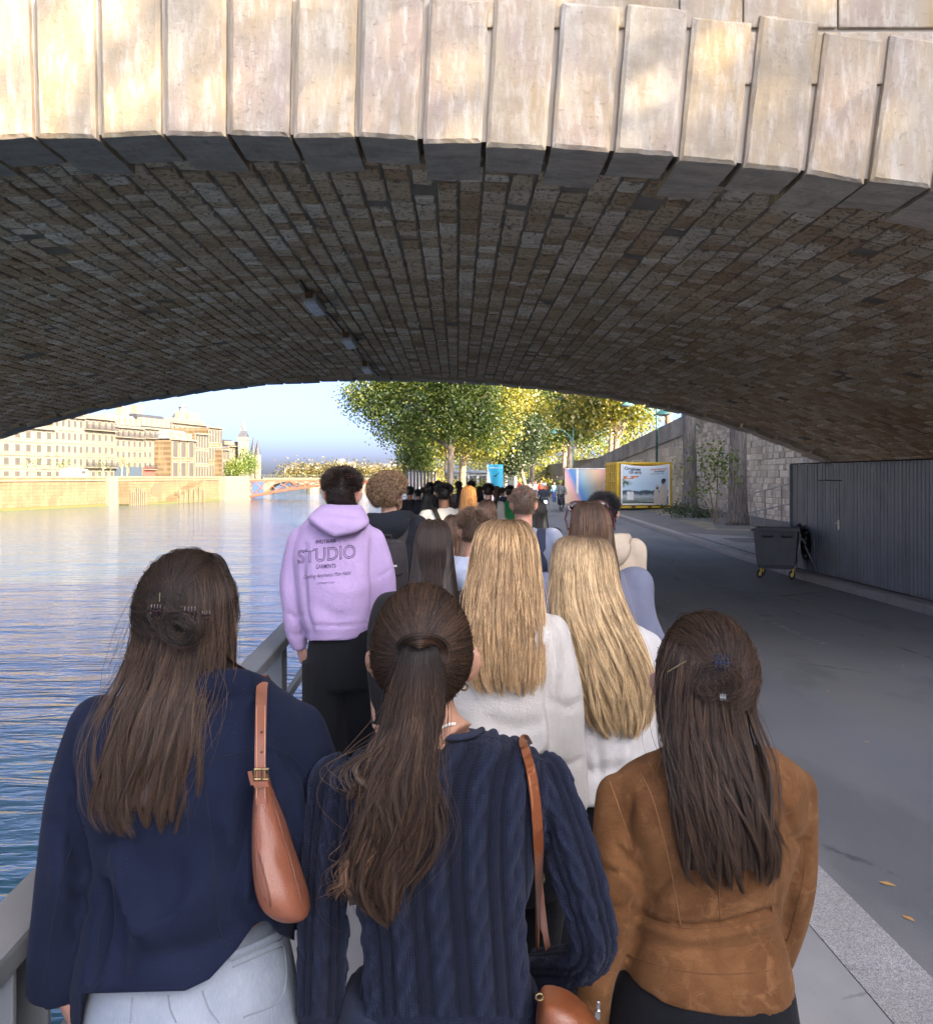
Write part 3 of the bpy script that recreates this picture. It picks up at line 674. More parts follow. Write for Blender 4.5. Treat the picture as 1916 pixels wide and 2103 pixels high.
def tree(name, base, trunk, limbs, lobes, n, size, leafm, label, cat='tree', group='trees along the quay', bark=None, seed=1, droop=0., flare=1.5):
    """trunk: (top, r0, r1); limbs list of end points from a height fraction; all relative to base"""
    e = empty(name, base); tag(e, label, cat, group)
    mb = MB(); top, r0, r1 = trunk; top = Vector(top); rr = random.Random(seed); k = 9
    pts = [Vector((0, 0, -.15)), Vector((0, 0, .1)), Vector((0, 0, .5))] + [top * ((i + 1) / k) + Vector((rr.gauss(0, .04), rr.gauss(0, .04), 0)) * r0 for i in range(k)]
    pts = [p for i, p in enumerate(pts) if i < 3 or p.z > .7]
    rad = [r0 * flare, r0 * (1 + (flare - 1) * .7), r0 * 1.1] + [r0 + (r1 - r0) * p.z / top.z for p in pts[3:]]
    mb.tube(pts, rad, 14)
    for j, (fr, end) in enumerate(limbs):
        s = top * fr; q = limb(mb, s, end, r0 + (r1 - r0) * fr * .9 if fr < 1 else r1, .05, seed * 31 + j)
        mid = q[4]
        for k2 in range(2): limb(mb, mid, mid + Vector((rr.uniform(-1, 1), rr.uniform(-1, 1), rr.uniform(.1, 1.))) * (Vector(end) - s).length * .4, r1 * .35, .025, seed * 17 + j * 5 + k2, n=5)
    mb.build('trunk', bark or M_BARK2, e, True)
    if n:
        me = leaves_mesh('crown', lobes, n, size, seed, droop); link('crown', me, LEAF[leafm], e)
    return e
# two bare trunks in front of the wall (crowns above the arch)
def poplar(base, r0, label, seed):
    e = tree('poplar_tree', base, ((0, 0, 17), r0, r0 * .7), [(.6, (3, 1, 16)), (.65, (-3, -1, 17)), (.75, (2, -2, 20)), (.8, (-1, 2, 21))],
             [((0, 0, 17), (4.5, 4.5, 5), 1), ((2, 1, 13.5), (3, 3, 2.5), .5), ((-2, -1, 14), (3, 3, 2.5), .5)], 5200, .30, 'plane', label, group='bare trunks before the retaining wall', bark=M_BARK, seed=seed, flare=1.45)
    return e
poplar((10.95, 43, .2), .34, 'thick grey bare trunk right beside the yellow container', 3)
poplar((10.12, 32.7, .18), .33, 'thick grey trunk with leafy shoots nearest the plank wall', 5)
# shoots at its foot
e = empty('sapling', (9.0, 31.6, .18)); tag(e, 'thin leafy shoots growing in front of the second bare trunk', 'plant')
mb = MB()
for (x, y_, z) in ((-.5, .2, 2.6), (.1, .1, 3.0), (-1.2, 0, 2.3), (.9, 0, 1.6)): limb(mb, (0, 0, 0), (x, y_, z), .03, .01, int(x * 10) + 20)
mb.build('stem', M_BARK2, e)
link('foliage', leaves_mesh('foliage', [((-.5, 0, 2.5), (.5, .4, .45), 1), ((.2, 0, 2.1), (.5, .4, .7), 1.2), ((-1.3, 0, 2.2), (.4, .3, .35), .6), ((.9, 0, 1.5), (.4, .3, .25), .5), ((-.7, 0, 1.1), (.4, .3, .35), .6), ((-.3, 0, 4.3), (.6, .4, .3), .4)], 620, .11, 8), LEAF['lime'], e)
tree('plane_tree', (-1.15, 58, 0), ((.3, .2, 7.5), .24, .17), [(.6, (-4.6, -1, 8.6)), (.5, (-3.2, .5, 6.0)), (.8, (2.5, 1, 10)), (1., (-.4, 0, 13)), (.9, (-3.4, 1, 11)), (.7, (2.6, -.6, 7.5))],
     [((-4.5, -.5, 7.0), (1.9, 1.6, 1.8), .8), ((-6.2, -.4, 7.4), (.6, .6, 1.3), .10), ((-3.3, 0, 8.6), (2.2, 2.2, 2.0), 1.2), ((-3.4, 0, 4.9), (1.2, 1.2, .9), .25), ((.4, 0, 7.4), (3.0, 2.4, 2.2), 1.6), ((-.6, 0, 5.6), (1.7, 1.6, 1.3), .7), ((2.2, .5, 5.5), (1.6, 1.5, 1.7), .6), ((0, 0, 11), (5, 4, 3), 1.6)],
     56000, .155, 'plane', 'large leafy plane tree leaning out over the river edge', seed=11, droop=.4)
tree('plane_tree', (-.35, 66, 0), ((.2, 0, 8), .30, .2), [(.35, (2.0, 0, 6.4)), (.6, (-2.4, 0, 9)), (1, (.5, 0, 13)), (.8, (3, .5, 10))],
     [((1.2, 0, 5.2), (2.3, 2, 1.8), 1.0), ((2.4, 0, 8.0), (2.6, 2, 2.2), 1.2), ((-1.2, 0, 8.6), (2.4, 2, 2.6), 1.), ((0, 0, 12), (4, 3, 3), 1.2)], 30000, .19, 'yellow', 'forked plane tree with yellowing leaves behind the leaning one', seed=12, droop=.3)
tree('poplar_tree', (-4.3, 74, 0), ((0, 0, 6), .22, .12), [(.6, (.4, 0, 8)), (.5, (-.5, 0, 7))],
     [((0, 0, 3.6), (1.1, 1.0, 2.0), 1.2), ((.1, 0, 6.5), (1.4, 1.2, 1.8), 1.)], 8000, .20, 'lime', 'narrow lime green young tree by the dark posts', seed=13)
tree('plane_tree', (3.4, 92, 0), ((.2, 0, 9), .5, .3), [(.5, (3, 0, 8)), (.6, (-2.6, 0, 9)), (1, (.5, 0, 14))],
     [((0, 0, 8.5), (3.4, 3, 2.8), 1.5), ((3.0, 0, 8.0), (2.6, 2.4, 2.4), 1), ((-2.6, 0, 7.5), (2.4, 2, 2.2), .8), ((0, 0, 12.5), (5, 4, 3), 1.2)], 18000, .28, 'yellow', 'bright yellow leaved tree beyond the dark leaning one', seed=14)
tree('acacia_tree', (5.1, 72, 0), ((-.9, 0, 3.6), .2, .12), [(.9, (-2, 0, 5)), (1, (.6, 0, 6)), (1, (-.6, .3, 6.2))],
     [((-1.0, 0, 4.6), (1.7, 1.5, 1.3), 1.4), ((-1.7, 0, 3.2), (.9, .8, .9), .6), ((.2, 0, 5.8), (1.4, 1.2, 1.0), .8)], 11000, .18, 'dark', 'dark green tree with a leaning slim trunk by the roadside', seed=15, droop=.6)
for i, (x, y_, sc, lf, lb) in enumerate([(16.3, 96, 1.0, 'yellow', 'yellow leaved tree on the upper quay left of the tall lamp post'), (19.5, 84, 1.1, 'yellow', 'tall tree with yellow foliage on the upper quay behind the ramp wall'),
                          (13.8, 118, 1.0, 'plane', 'green tree at the foot of the ramp behind the lamp posts'), (21.5, 70, 1.1, 'yellow', 'yellow tree above the top of the ramp wall'), (9.5, 128, 1.1, 'yellow', 'distant yellow tree above the road end'), (4.2, 140, 1.1, 'gold', 'distant golden tree over the road between the trunks'),
                          (18.5, 112, 1.1, 'gold', 'golden tree farthest along the upper quay'), (-2.5, 118, 1.0, 'yellow', 'distant yellow tree behind the row of dark posts'), (15.5, 140, 1.2, 'yellow', 'distant yellow tree beyond the end of the ramp')]):
    zb = 4.4 if x > 17 else (max(0, 4.4 - (y_ - 50) * .042) if x > 12.6 else 0)
    tree('plane_tree', (x, y_, zb), ((.3 * (-1) ** i, 0, 8 * sc), .42, .25), [(.45, (2.4, 0, 8.5)), (.55, (-2.4, .6, 9)), (1, (.3, 0, 13)), (.8, (1, -2, 11))],
         [((0, 0, 8.6 * sc), (3.4, 3, 3), 1.5), ((2.4, 0, 7 * sc), (2.2, 2, 2), .8), ((-2.6, 0, 6.6 * sc), (2.2, 2, 2), .8), ((0, 0, 12.5 * sc), (4, 3.4, 2.6), 1)], 9500, .36, lf, lb, seed=40 + i, droop=.3)
tag(link('low_shrubs', leaves_mesh('low_shrubs', [((x, y_, .5), (1.6, 1.5, .9), 1) for x, y_ in ((-.5, 98), (2.2, 105), (-1.8, 90), (11.5, 118), (12, 104))], 5000, .2, 77), LEAF['yellow']), 'low yellow green shrubs under the far trees', 'shrubs', kind='stuff')
tag(link('grass_tuft', leaves_mesh('grass_tuft', [((10.1, 42.2, .27), (.8, .3, .12), 1), ((9.9, 38, .2), (1.2, 1.0, .05), 1.)], 1500, .09, 78), LEAF['dark']), 'green tufts at the foot of the thick bare trunk', 'grass', kind='stuff')
# fallen leaves on the road
M_DRY = mk('dry_leaf', (.50, .33, .12), .7, (.42, .22, .08), 20)
for (px, py, z, s, lb) in ((1822, 1817, ROADZ, .05, 'yellow fallen leaf on the road beside the kerb'), (1866, 1888, ROADZ, .04, 'orange brown fallen leaf on the road nearest the kerb corner'), (1372, 1236, ROADZ, .05, 'small dry leaf lying in the middle of the road'), (1598, 1228, ROADZ, .045, 'tiny pale leaf on the road left of the bin shadow'), (1662, 1234, ROADZ, .05, 'tiny tan leaf on the road below the bin'), (1758, 1240, ROADZ, .05, 'tiny dry leaf on the road near the far kerb'), (1810, 1340, ROADZ, .03, 'small dark leaf on the road toward the right edge'), (1855, 1368, ROADZ, .035, 'small brown leaf near the right edge of the road'), (1700, 1420, ROADZ, .03, 'small brown leaf in the middle of the near road'), (1780, 1525, ROADZ, .028, 'tiny twig-like leaf on the near road')):
    p = G(px, py, z); mb = MB(); a = random.random() * 3
    pl = [(.8, .02), (.5, .22), (.15, .40), (-.3, .26), (-.85, .08), (-.35, -.22), (.08, -.36), (.45, -.18)]
    mb.add([(x * s * math.cos(a) - y_ * s * math.sin(a), x * s * math.sin(a) + y_ * s * math.cos(a), .004 + abs(y_) * s * .12) for x, y_ in pl] + [(0, 0, .006)], [(8, i, (i + 1) % 8) for i in range(8)])
    o = mb.build('fallen_leaf', M_DRY); o.location = p; tag(o, lb, 'leaf', 'fallen leaves')

# ------------------------------------------------------------------ yellow container with a cloth poster, banner fence, flag
def text_mesh(body, size, name='lettering', extr=.0, bold=0., outline=0., shear=0., space=1., align='CENTER', xs=1.):
    c = bpy.data.curves.new(name, 'FONT'); c.body = body; c.size = size; c.extrude = extr; c.offset = bold; c.align_x = align; c.shear = shear; c.space_character = space
    if outline: c.fill_mode = 'NONE'; c.bevel_depth = outline; c.bevel_resolution = 1
    o = bpy.data.objects.new(name, c); COL.objects.link(o); dg = bpy.context.evaluated_depsgraph_get()
    me = bpy.data.meshes.new_from_object(o.evaluated_get(dg)); bpy.data.objects.remove(o); bpy.data.curves.remove(c)
    for v in me.vertices: v.co.x *= xs
    me.name = name; return me
M_CONT = mk('yellow_painted_steel', (.62, .42, .03), .45, (.50, .33, .03), 4, .1, 20)
M_WHITE = mk('white_print', (.8, .8, .8), .6); M_DARKT = mk('dark_print', (.03, .035, .05), .6); M_ORANGE = mk('orange_print', (.70, .22, .04), .6)
ct = empty('shipping_container', W(1210, 1046, 47.2) , R(6)); CL, CH, CD = 2.95, 2.5, 2.2
ct.location.z = .17; ct.location.x = 7.8
tag(ct, 'small yellow shipping container carrying a cloth poster', 'container')
mb = MB(); mb.box((CL / 2 + .35, CD / 2, CH / 2 + .02), (CL - .1, CD - .1, CH - .14)); mb.build('container_shell', M_CONT, ct)
for (c, d) in (((.35, 0, CH / 2), (.14, .14, CH)), ((CL + .35, 0, CH / 2), (.14, .14, CH)), ((.35, CD, CH / 2), (.14, .14, CH)), ((CL + .35, CD, CH / 2), (.14, .14, CH))):
    mb = MB(); mb.bev(c, d, .02); mb.build('corner_post', M_CONT, ct)
for z in (.08, CH - .07):
    mb = MB(); mb.bev((CL / 2 + .35, 0, z), (CL, .12, .14), .02); mb.bev((CL / 2 + .35, CD, z), (CL, .12, .14), .02); mb.bev((.35, CD / 2, z), (.12, CD, .14), .02); mb.bev((CL + .35, CD / 2, z), (.12, CD, .14), .02); mb.build('rail_frame', M_CONT, ct)
for i in range(5):
    mb = MB(); mb.bev((.32, .3 + i * .4, CH / 2), (.06, .16, CH - .3), .02); mb.build('corrugation', M_CONT, ct)
for i in range(4):
    mb = MB(); mb.box((.31, CD / 2, .45 + i * .5), (.09, CD - .2, .05)); mb.build('door_bar', M_CONT, ct)
for xx in (1.2, 2.1, 2.8):
    mb = MB(); mb.box((xx, -.065, .08), (.22, .01, .09)); mb.build('fork_pocket', M_BLK, ct)
po = empty('cloth_poster', ct.location, R(6)); tag(po, 'white bordered cloth poster with landscape and couple on the yellow container', 'poster')
def m_poster():
    t = NT('poster_print'); uv = t.co('UV'); s = t.sep(uv); u, v = s[0], s[1]
    n = t.noise(t.mapping(uv, (6, 9, 1)), 1.5, 6, .65); n2 = t.noise(uv, 16, 6, .7)
    land = t.mix(t.ramp(n2, [(.35, 0.), (.7, 1.)]), (.035, .06, .035), (.16, .20, .13)); mist = t.mix(n, (.25, .33, .36), (.52, .58, .60))
    skyc = t.mix(t.ramp(v, [(.5, 0.), (1., 1.)]), (.45, .60, .72), (.62, .72, .80))
    hill = t.math('ADD', v, t.math('MULTIPLY', t.math('SUBTRACT', n, .5), .16))
    c = t.mix(t.ramp(hill, [(.34, 0.), (.36, 1.)]), (.05, .09, .11), skyc)
    c = t.mix(t.ramp(hill, [(.22, 0.), (.27, 1.)]), mist, c); c = t.mix(t.ramp(v, [(.06, 1.), (.20, 0.)]), c, land)
    tr = t.math('MULTIPLY', t.ramp(t.math('ADD', t.math('ABSOLUTE', t.math('SUBTRACT', v, .53)), t.math('MULTIPLY', u, .55)), [(.10, 1.), (.16, 0.)]), t.ramp(n2, [(.42, 0.), (.5, 1.)])); c = t.mix(tr, c, (.06, .11, .05))
    bd = t.math('MAXIMUM', t.math('ABSOLUTE', t.math('SUBTRACT', u, .5)), t.math('ABSOLUTE', t.math('SUBTRACT', v, .5)))
    c = t.mix(t.ramp(bd, [(.465, 0.), (.467, 1.)]), c, (.78, .79, .80))
    t.set(Base_Color=c, Roughness=.55); return t.m
NX, NZ = 40, 28; PW, PH = 2.72, 2.22; me = bpy.data.meshes.new('cloth')
vv, ff, uvs = [], [], []
def sagp(u, v):
    x = .49 + u * PW; z = .19 + v * PH - .22 * math.sin(math.pi * u) * (v ** 4) * .6
    y = -.11 - .018 * math.sin(9 * (u - 1) + 7 * (1 - v)) * (u * v) - .012 * math.sin(16 * (u + .5 * v)) * v
    return (x, y, z)
for j in range(NZ + 1):
    for i in range(NX + 1): vv.append(sagp(i / NX, j / NZ))
for j in range(NZ):
    for i in range(NX): ff.append((j * (NX + 1) + i, j * (NX + 1) + i + 1, (j + 1) * (NX + 1) + i + 1, (j + 1) * (NX + 1) + i))
me.from_pydata(vv, [], ff); ul = me.uv_layers.new(name='UVMap')
for l in me.loops: ul.data[l.index].uv = ((l.vertex_index % (NX + 1)) / NX, (l.vertex_index // (NX + 1)) / NZ)
me.polygons.foreach_set('use_smooth', [True] * len(me.polygons)); link('cloth', me, m_poster(), po)
def ptext(body, u, v, size, m, **k):
    me = text_mesh(body, size, align='LEFT', **k)
    for vt in me.vertices:
        q = sagp(min(1, u + vt.co.x / PW), min(1, v + vt.co.y / PH)); vt.co = (q[0], q[1] - .012, q[2])
    link('lettering', me, m, po)
ptext('Origines', .07, .86, .26, M_DARKT, bold=.006); ptext('DJA BETE', .16, .775, .17, M_DARKT, bold=.004)
ptext('embarquement', .60, .87, .15, M_ORANGE, bold=.003, shear=.2); ptext('immédiat', .68, .81, .15, M_DARKT, bold=.003, shear=.2); ptext('VIVEZ DES VIES', .60, .755, .11, M_DARKT)
ptext('www.origines-paris.fr', .37, .08, .10, M_WHITE)
def pshape(pts, m, name, n=0):
    mb = MB(); q = [sagp(u, v) for u, v in pts]; mb.add([(a[0], a[1] - .010 - n * .004, a[2]) for a in q], [tuple(range(len(q)))]); mb.build(name, m, po)
pshape([(.05, .70), (.36, .715), (.36, .685), (.26, .675), (.26, .64), (.05, .63)], M_ORANGE, 'print_block')
pshape([(.12, .12), (.26, .12), (.26, .32), (.12, .32)], M_WHITE, 'print_block')
M_ROBE = mk('cream_print', (.62, .55, .47), .6); M_SKINP = mk('brown_print', (.20, .10, .06), .6)
def ell(u, v, a, b, n=16): return [(u + a * math.cos(2 * math.pi * i / n), v + b * math.sin(2 * math.pi * i / n)) for i in range(n)]
pshape([(.67, .02), (.67, .30), (.70, .38), (.75, .37), (.79, .28), (.79, .02)], M_ROBE, 'print_figure', 1)
pshape([(.785, .02), (.79, .36), (.83, .50), (.89, .52), (.935, .42), (.965, .22), (.94, .20), (.93, .02)], M_ROBE, 'print_figure', 2)
pshape([(.94, .20), (.965, .22), (.96, .08), (.93, .05)], M_SKINP, 'print_figure', 3)
pshape(ell(.74, .42, .032, .05), M_SKINP, 'print_figure', 2); pshape(ell(.735, .455, .03, .03), M_ROBE, 'print_figure', 4)
pshape(ell(.86, .57, .042, .065), M_SKINP, 'print_figure', 3); pshape(ell(.87, .60, .045, .045), M_DARKT, 'print_figure', 4)
# banner on a mesh fence
bf = empty('banner_fence', W(1160, 1040, 50.5), R(4)); bf.location.z = .1; tag(bf, 'site fence dressed with a colourful gradient banner and white logo', 'banner')
def m_banner():
    t = NT('gradient_banner'); uv = t.co('UV'); s = t.sep(uv)
    x = t.math('ADD', s[0], t.math('MULTIPLY', t.math('SUBTRACT', s[1], .5), .25))
    c = t.ramp(x, [(0, srgb(215, 190, 165)), (.10, srgb(225, 170, 165)), (.21, srgb(80, 140, 205)), (.36, srgb(150, 180, 190)), (.58, srgb(222, 195, 160)), (.8, srgb(225, 165, 160)), (1, srgb(190, 150, 190))])
    t.set(Base_Color=c, Roughness=.6); return t.m
mb = MB(); BWd, BHt = 3.5, 1.95; n = 24
me = bpy.data.meshes.new('banner'); me.from_pydata([(i / n * BWd, .03 * math.sin(i * .9), .25 + j * BHt / 6) for j in range(7) for i in range(n + 1)], [], [(j * (n + 1) + i, j * (n + 1) + i + 1, (j + 1) * (n + 1) + i + 1, (j + 1) * (n + 1) + i) for j in range(6) for i in range(n)])
ul = me.uv_layers.new(name='UVMap')
for l in me.loops: ul.data[l.index].uv = ((l.vertex_index % (n + 1)) / n, (l.vertex_index // (n + 1)) / 6)
me.polygons.foreach_set('use_smooth', [True] * len(me.polygons)); link('banner', me, m_banner(), bf)
for x in (.02, .66, 3.48):
    mb = MB(); mb.tube([(x, .06, 0), (x, .06, 2.3)], .03, 8); mb.build('post', MATS['galvanised'], bf)
mb = MB(); mb.box((.72, -.05, 1.5), (.14, .02, 1.4)); mb.build('white_strip', M_WHITE, bf)
mb = MB(); mb.tube([(.02, .06, 2.24), (3.48, .06, 2.24)], .03, 8); mb.build('top_rail', M_WHITE, bf)
for s_, z in (('PARIS', 1.12), ('SEINE', .86)):
    me = text_mesh(s_, .36, bold=.014, xs=.92); o = link('lettering', me, M_WHITE, bf); o.location = (2.62, -.05, z); o.rotation_euler = (R(90), 0, 0)
mb = MB(); c0 = (2.62, 1.72); outr = [(c0[0] + .30 * math.cos(a), c0[1] + .30 * math.sin(a)) for a in np.linspace(math.pi * 1.02, math.pi * 2.0, 14)]; innr = [(c0[0] + .02 + .24 * math.cos(a), c0[1] + .1 + .25 * math.sin(a)) for a in np.linspace(math.pi * 1.95, math.pi * 1.05, 14)]
pts = outr + innr; mb.add([(x, -.05, z) for x, z in pts], [(i, i + 1, 26 - i, 27 - i) for i in range(13)])
lf = [(2.60, 1.62), (2.74, 1.66), (2.86, 1.80), (2.88, 2.06), (2.76, 1.98), (2.64, 1.82)]; mb.add([(x, -.055, z) for x, z in lf], [tuple(range(6))])
lf2 = [(2.56, 1.66), (2.58, 1.80), (2.48, 1.90), (2.38, 1.92), (2.42, 1.78)]; mb.add([(x, -.055, z) for x, z in lf2], [tuple(range(5))])
mb.build('logo', M_WHITE, bf)
fl = empty('feather_flag', W(1018, 1050, 40)); fl.location.z = 0; tag(fl, 'tall blue and white advertising flag standing behind the crowd', 'flag')
def m_flag():
    t = NT('blue_flag_print'); uv = t.co('Generated'); s = t.sep(uv); c = t.ramp(s[2], [(0, (.75, .77, .8)), (.28, (.70, .74, .78)), (.42, (.05, .24, .36)), (.55, (.04, .32, .45)), (.75, (.03, .36, .52)), (1, (.03, .40, .58))])
    t.set(Base_Color=c, Roughness=.6); return t.m
mb = MB(); n = 10; mb.add([(-.34 + .68 * i / n, .05 * math.sin(i * .7), z) for z in (.3, 1.2, 2.0, 2.43) for i in range(n + 1)], [(j * 11 + i, j * 11 + i + 1, j * 11 + i + 12, j * 11 + i + 11) for j in range(3) for i in range(10)])
mb.build('flag_cloth', m_flag(), fl, True)
mb = MB(); mb.add([(-.36, -.06, 2.4), (-.36, -.06, .4), (.05, -.06, .4), (-.2, -.06, 1.5)], [(0, 1, 2, 3)]); mb.build('white_panel', M_WHITE, fl)
mb = MB(); mb.tube([(-.38, 0, 0), (-.38, 0, 2.48)], .02, 8); mb.build('pole', M_WHITE, fl)
me = text_mesh('EMBARQUEZ', .1); o = link('lettering', me, M_WHITE, fl); o.location = (0, -.07, 2.25); o.rotation_euler = (R(90), 0, 0)
mb = MB(); mb.add([(-.12, -.07, 1.9), (.0, -.07, 1.96), (.22, -.07, 2.1), (.03, -.07, 1.92), (.0, -.07, 1.86)], [(0, 1, 4), (1, 2, 3, 4)]); mb.build('print_figure', M_DARKT, fl)
# dark posts row by the water, kiosk, far bridge over the road
for i in range(9):
    y_ = 50 + i * 2.2; x = W(838 + i * 7, 1000, y_).x
    e = empty('display_panel', (x, y_, 0)); tag(e, ['first', 'second', 'third', 'fourth', 'fifth', 'sixth', 'seventh', 'eighth', 'last'][i] + ' dark framed display panel from the river end of the row', 'panel', 'display panels along the water')
    mb = MB(); mb.bev((0, 0, 1.15), (.10, .9, 2.3), .02); mb.build('frame', mk('black_metal', (.03, .03, .035), .5), e)
    mb = MB(); mb.box((-.06, 0, 1.3), (.02, .7, 1.7)); mb.box((.06, 0, 1.3), (.02, .7, 1.7)); mb.build('panel', mk('grey_panel', (.4, .4, .42), .4), e)
kb = empty('barge_kiosk', (2.2, 118, 0)); tag(kb, 'long low grey pavilion with flat roof at the end of the road', 'building')
mb = MB(); mb.box((0, 0, 1.2), (9.0, 4, 2.4)); mb.build('wall', mk('pale_cladding', (.35, .35, .34), .7), kb)
mb = MB(); mb.bev((0, 0, 2.6), (10, 5, .35), .05); mb.build('roof', mk('blue_grey_roof', (.14, .17, .20), .6), kb)
for i in range(7):
    mb = MB(); mb.box((-3.8 + i * 1.25, -2.03, 1.3), (.9, .06, 1.5)); mb.build('window', mk('dark_glass', (.05, .06, .07), .1), kb)

# ------------------------------------------------------------------ green street lamps
M_GREEN = mk('verdigris_paint', (.03, .11, .095), .45); M_GREENL = mk('pale_verdigris', (.09, .26, .22), .5)
def street_lamp(x, y_, zb, H, side, label, post=True):
    e = empty('street_lamp', (x, y_, zb)); tag(e, label, 'street lamp', 'green lamps along the ramp wall')
    if post:
        mb = MB(); mb.tube([(0, 0, 0), (0, 0, .5), (0, 0, .55), (0, 0, H * .6), (0, 0, H)], [.14, .13, .09, .075, .05], 10); mb.build('post', M_GREEN, e)
    pts = [(0, 0, H * .80)] if post else [(0, 0, H - .8)]
    q = [(-.35, .45), (-.75, .82), (-1.15, 1.05), (-1.6, 1.10), (-1.85, .98)] if post else [(-.4, .35), (-.9, .75), (-1.3, 1.05), (-1.7, 1.1), (-2.0, .95)]
    pts += [(side * -a * -1 if False else side * a, 0, pts[0][2] + b) for a, b in q]
    mb = MB(); mb.tube(pts, .035, 8); pts2 = [(0, 0, pts[0][2] - .35)] + [(side * a * .8, 0, pts[0][2] - .25 + b * .75) for a, b in q[:3]]; mb.tube(pts2, .022, 6); mb.build('arm', M_GREENL, e)
    t_ = pts[-1]; mb = MB(); mb.lathe((t_[0], 0, t_[2] - .28), [(.42, 0), (.40, .05), (.26, .16), (.10, .24), (.07, .34)], 16); mb.build('shade', M_GREENL, e)
    mb = MB(); mb.lathe((t_[0], 0, t_[2] - .36), [(.16, 0), (.26, .05), (.30, .085)], 14); mb.build('globe', mk('lamp_glass', (.6, .62, .6), .2), e)
    return e
street_lamp(WX - .35, 56, .2, 6.9, 1, 'tall green lamp post with curved arm in front of the ramp wall')
street_lamp(10.2, 84, .1, 6.6, 1, 'green lamp post left of the tall one, beside the banner end')
street_lamp(7.6, 108, 0, 6.4, 1, 'farthest green lamp post over the roadside, palest in the distance')
street_lamp(WX - .1, 46.5, 2.1, 3.2, 1, 'green bracket lamp fixed high on the quay wall near the arch', post=False)
mb = MB(); A_ = Vector((WX - .35, 56, 7.0)); 
for (p, q) in ((A_, Vector((10.2, 84, 6.5))), (A_, Vector((WX - .2, 46.5, 5.2)))):
    mb.tube([p.lerp(q, i / 8) - Vector((0, 0, 1.0 * math.sin(math.pi * i / 8))) for i in range(9)], .012, 5)
    tag(mb.build('lamp_wire', mk('steel_wire', (.3, .35, .35), .5)), 'thin sagging wire from the tall lamp post to ' + ('the farther post' if q.y > 60 else 'the wall bracket'), 'wire', 'wires between the lamps'); mb = MB()
# ------------------------------------------------------------------ far bank: wall, houses, tower, bridges
BA = W(0, 1050, 0 or 129); BA = Vector((-68.4, 129, 0)); BU = Vector((17.4, 71, 0)).normalized(); BN = Vector((BU.y, -BU.x, 0))     # along the bank, towards the river
BROT = math.atan2(BU.y, BU.x)
def on_bank(px, off):                      # distance s along the bank where a photo column meets the line set back by off
    k = (px - CX) / F; a = BA - BN * off
    return (k * a.y - a.x) / (BU.x - k * BU.y)
def hz(py, s, off):                        # height of a photo row above that point
    p = BA - BN * off + BU * s; return EYE - (py - HZ) / F * p.y
STZ = 1.0
def m_ash(name, c, c2, sc=.35, dark=(.22, .17, .10)):
    t = NT(name); co = t.co(); n = t.noise(co, sc, 6, .65)
    c_ = t.mix(t.ramp(n, [(.35, 0.), (.65, 1.)]), c2, c)
    br = t.n('ShaderNodeTexBrick'); t.i(br, 'Vector', t.mapping(co, (1, 1, 1), (R(90), 0, 0))); t.i(br, 'Scale', 1.0); t.i(br, 'Color1', (1, 1, 1, 1)); t.i(br, 'Color2', (.86, .86, .86, 1)); t.i(br, 'Mortar', (.6, .58, .55, 1)); t.i(br, 'Mortar Size', .03); t.i(br, 'Brick Width', 1.6); t.i(br, 'Row Height', .55)
    c_ = t.mix(1., c_, br.outputs[0], 'MULTIPLY'); c_ = t.mix(t.ramp(t.noise(t.mapping(co, (.5, .5, .12)), 1.2, 6, .7), [(.5, 0.), (.75, .5)]), c_, dark)
    t.set(Base_Color=c_, Roughness=.9, Specular_IOR_Level=.2, Normal=t.bump(n, .3, .1)); return t.m
M_FWALL = m_ash('embankment_stone', (.16, .12, .07), (.115, .085, .048)); M_FAC = [m_ash('cream_facade', (.17, .145, .105), (.14, .118, .085)), m_ash('pale_facade', (.195, .17, .13), (.165, .145, .11)), m_ash('ochre_facade', (.145, .105, .06), (.12, .085, .048))]
M_SLATE = mk('slate_roof', (.04, .043, .05), .6, vs=2); M_ZINC = mk('zinc_roof', (.13, .135, .14), .5); M_TRIM = mk('cut_stone_trim', (.18, .15, .11), .85); M_IRON = mk('balcony_iron', (.05, .05, .055), .5); M_GLASS = mk('far_window_glass', (.075, .068, .055), .35); M_SHUT = mk('window_frame_paint', (.20, .18, .145), .7)
M_MOSS = mk('river_moss', (.10, .10, .03), .95)
bank = empty('far_embankment_wall', BA, BROT); tag(bank, 'sunlit stone embankment wall across the river with twin stairs', 'wall')
def bx(mb, s0, s1, n0, n1, z0, z1, mi=0): return mb.box(((s0 + s1) / 2, -(n0 + n1) / 2, (z0 + z1) / 2), (s1 - s0, abs(n1 - n0), z1 - z0), mi=mi)   # s along, n towards the river (local y = -n)
SE = 73.0
s_b0, s_b1 = on_bank(217, 0), on_bank(236, 0); s_r0, s_r1 = on_bank(240, 0), on_bank(300, 0); s_q0, s_q1 = on_bank(340, 0), on_bank(400, 0); s_e0 = on_bank(450, 0)
mb = MB(); bx(mb, -130, SE, -1.2, 0, WZ - 2, 1.75); mb.build('wall_core', M_FWALL, bank)
mb = MB(); bx(mb, -130, SE, -.9, .22, 1.2, 1.36); mb.build('string_course', M_TRIM, bank)
mb = MB(); bx(mb, -130, SE, -.7, .06, 1.752, 2.0); mb.build('parapet_coping', M_TRIM, bank)
mb = MB(); bx(mb, s_b0, s_b1, 0, .7, WZ - 1, 1.95); mb.build('buttress', M_TRIM, bank)
mb = MB(); bx(mb, s_e0, SE + 1.5, 0, 1.4, WZ - 1, 2.1); mb.build('bridge_abutment', M_TRIM, bank)
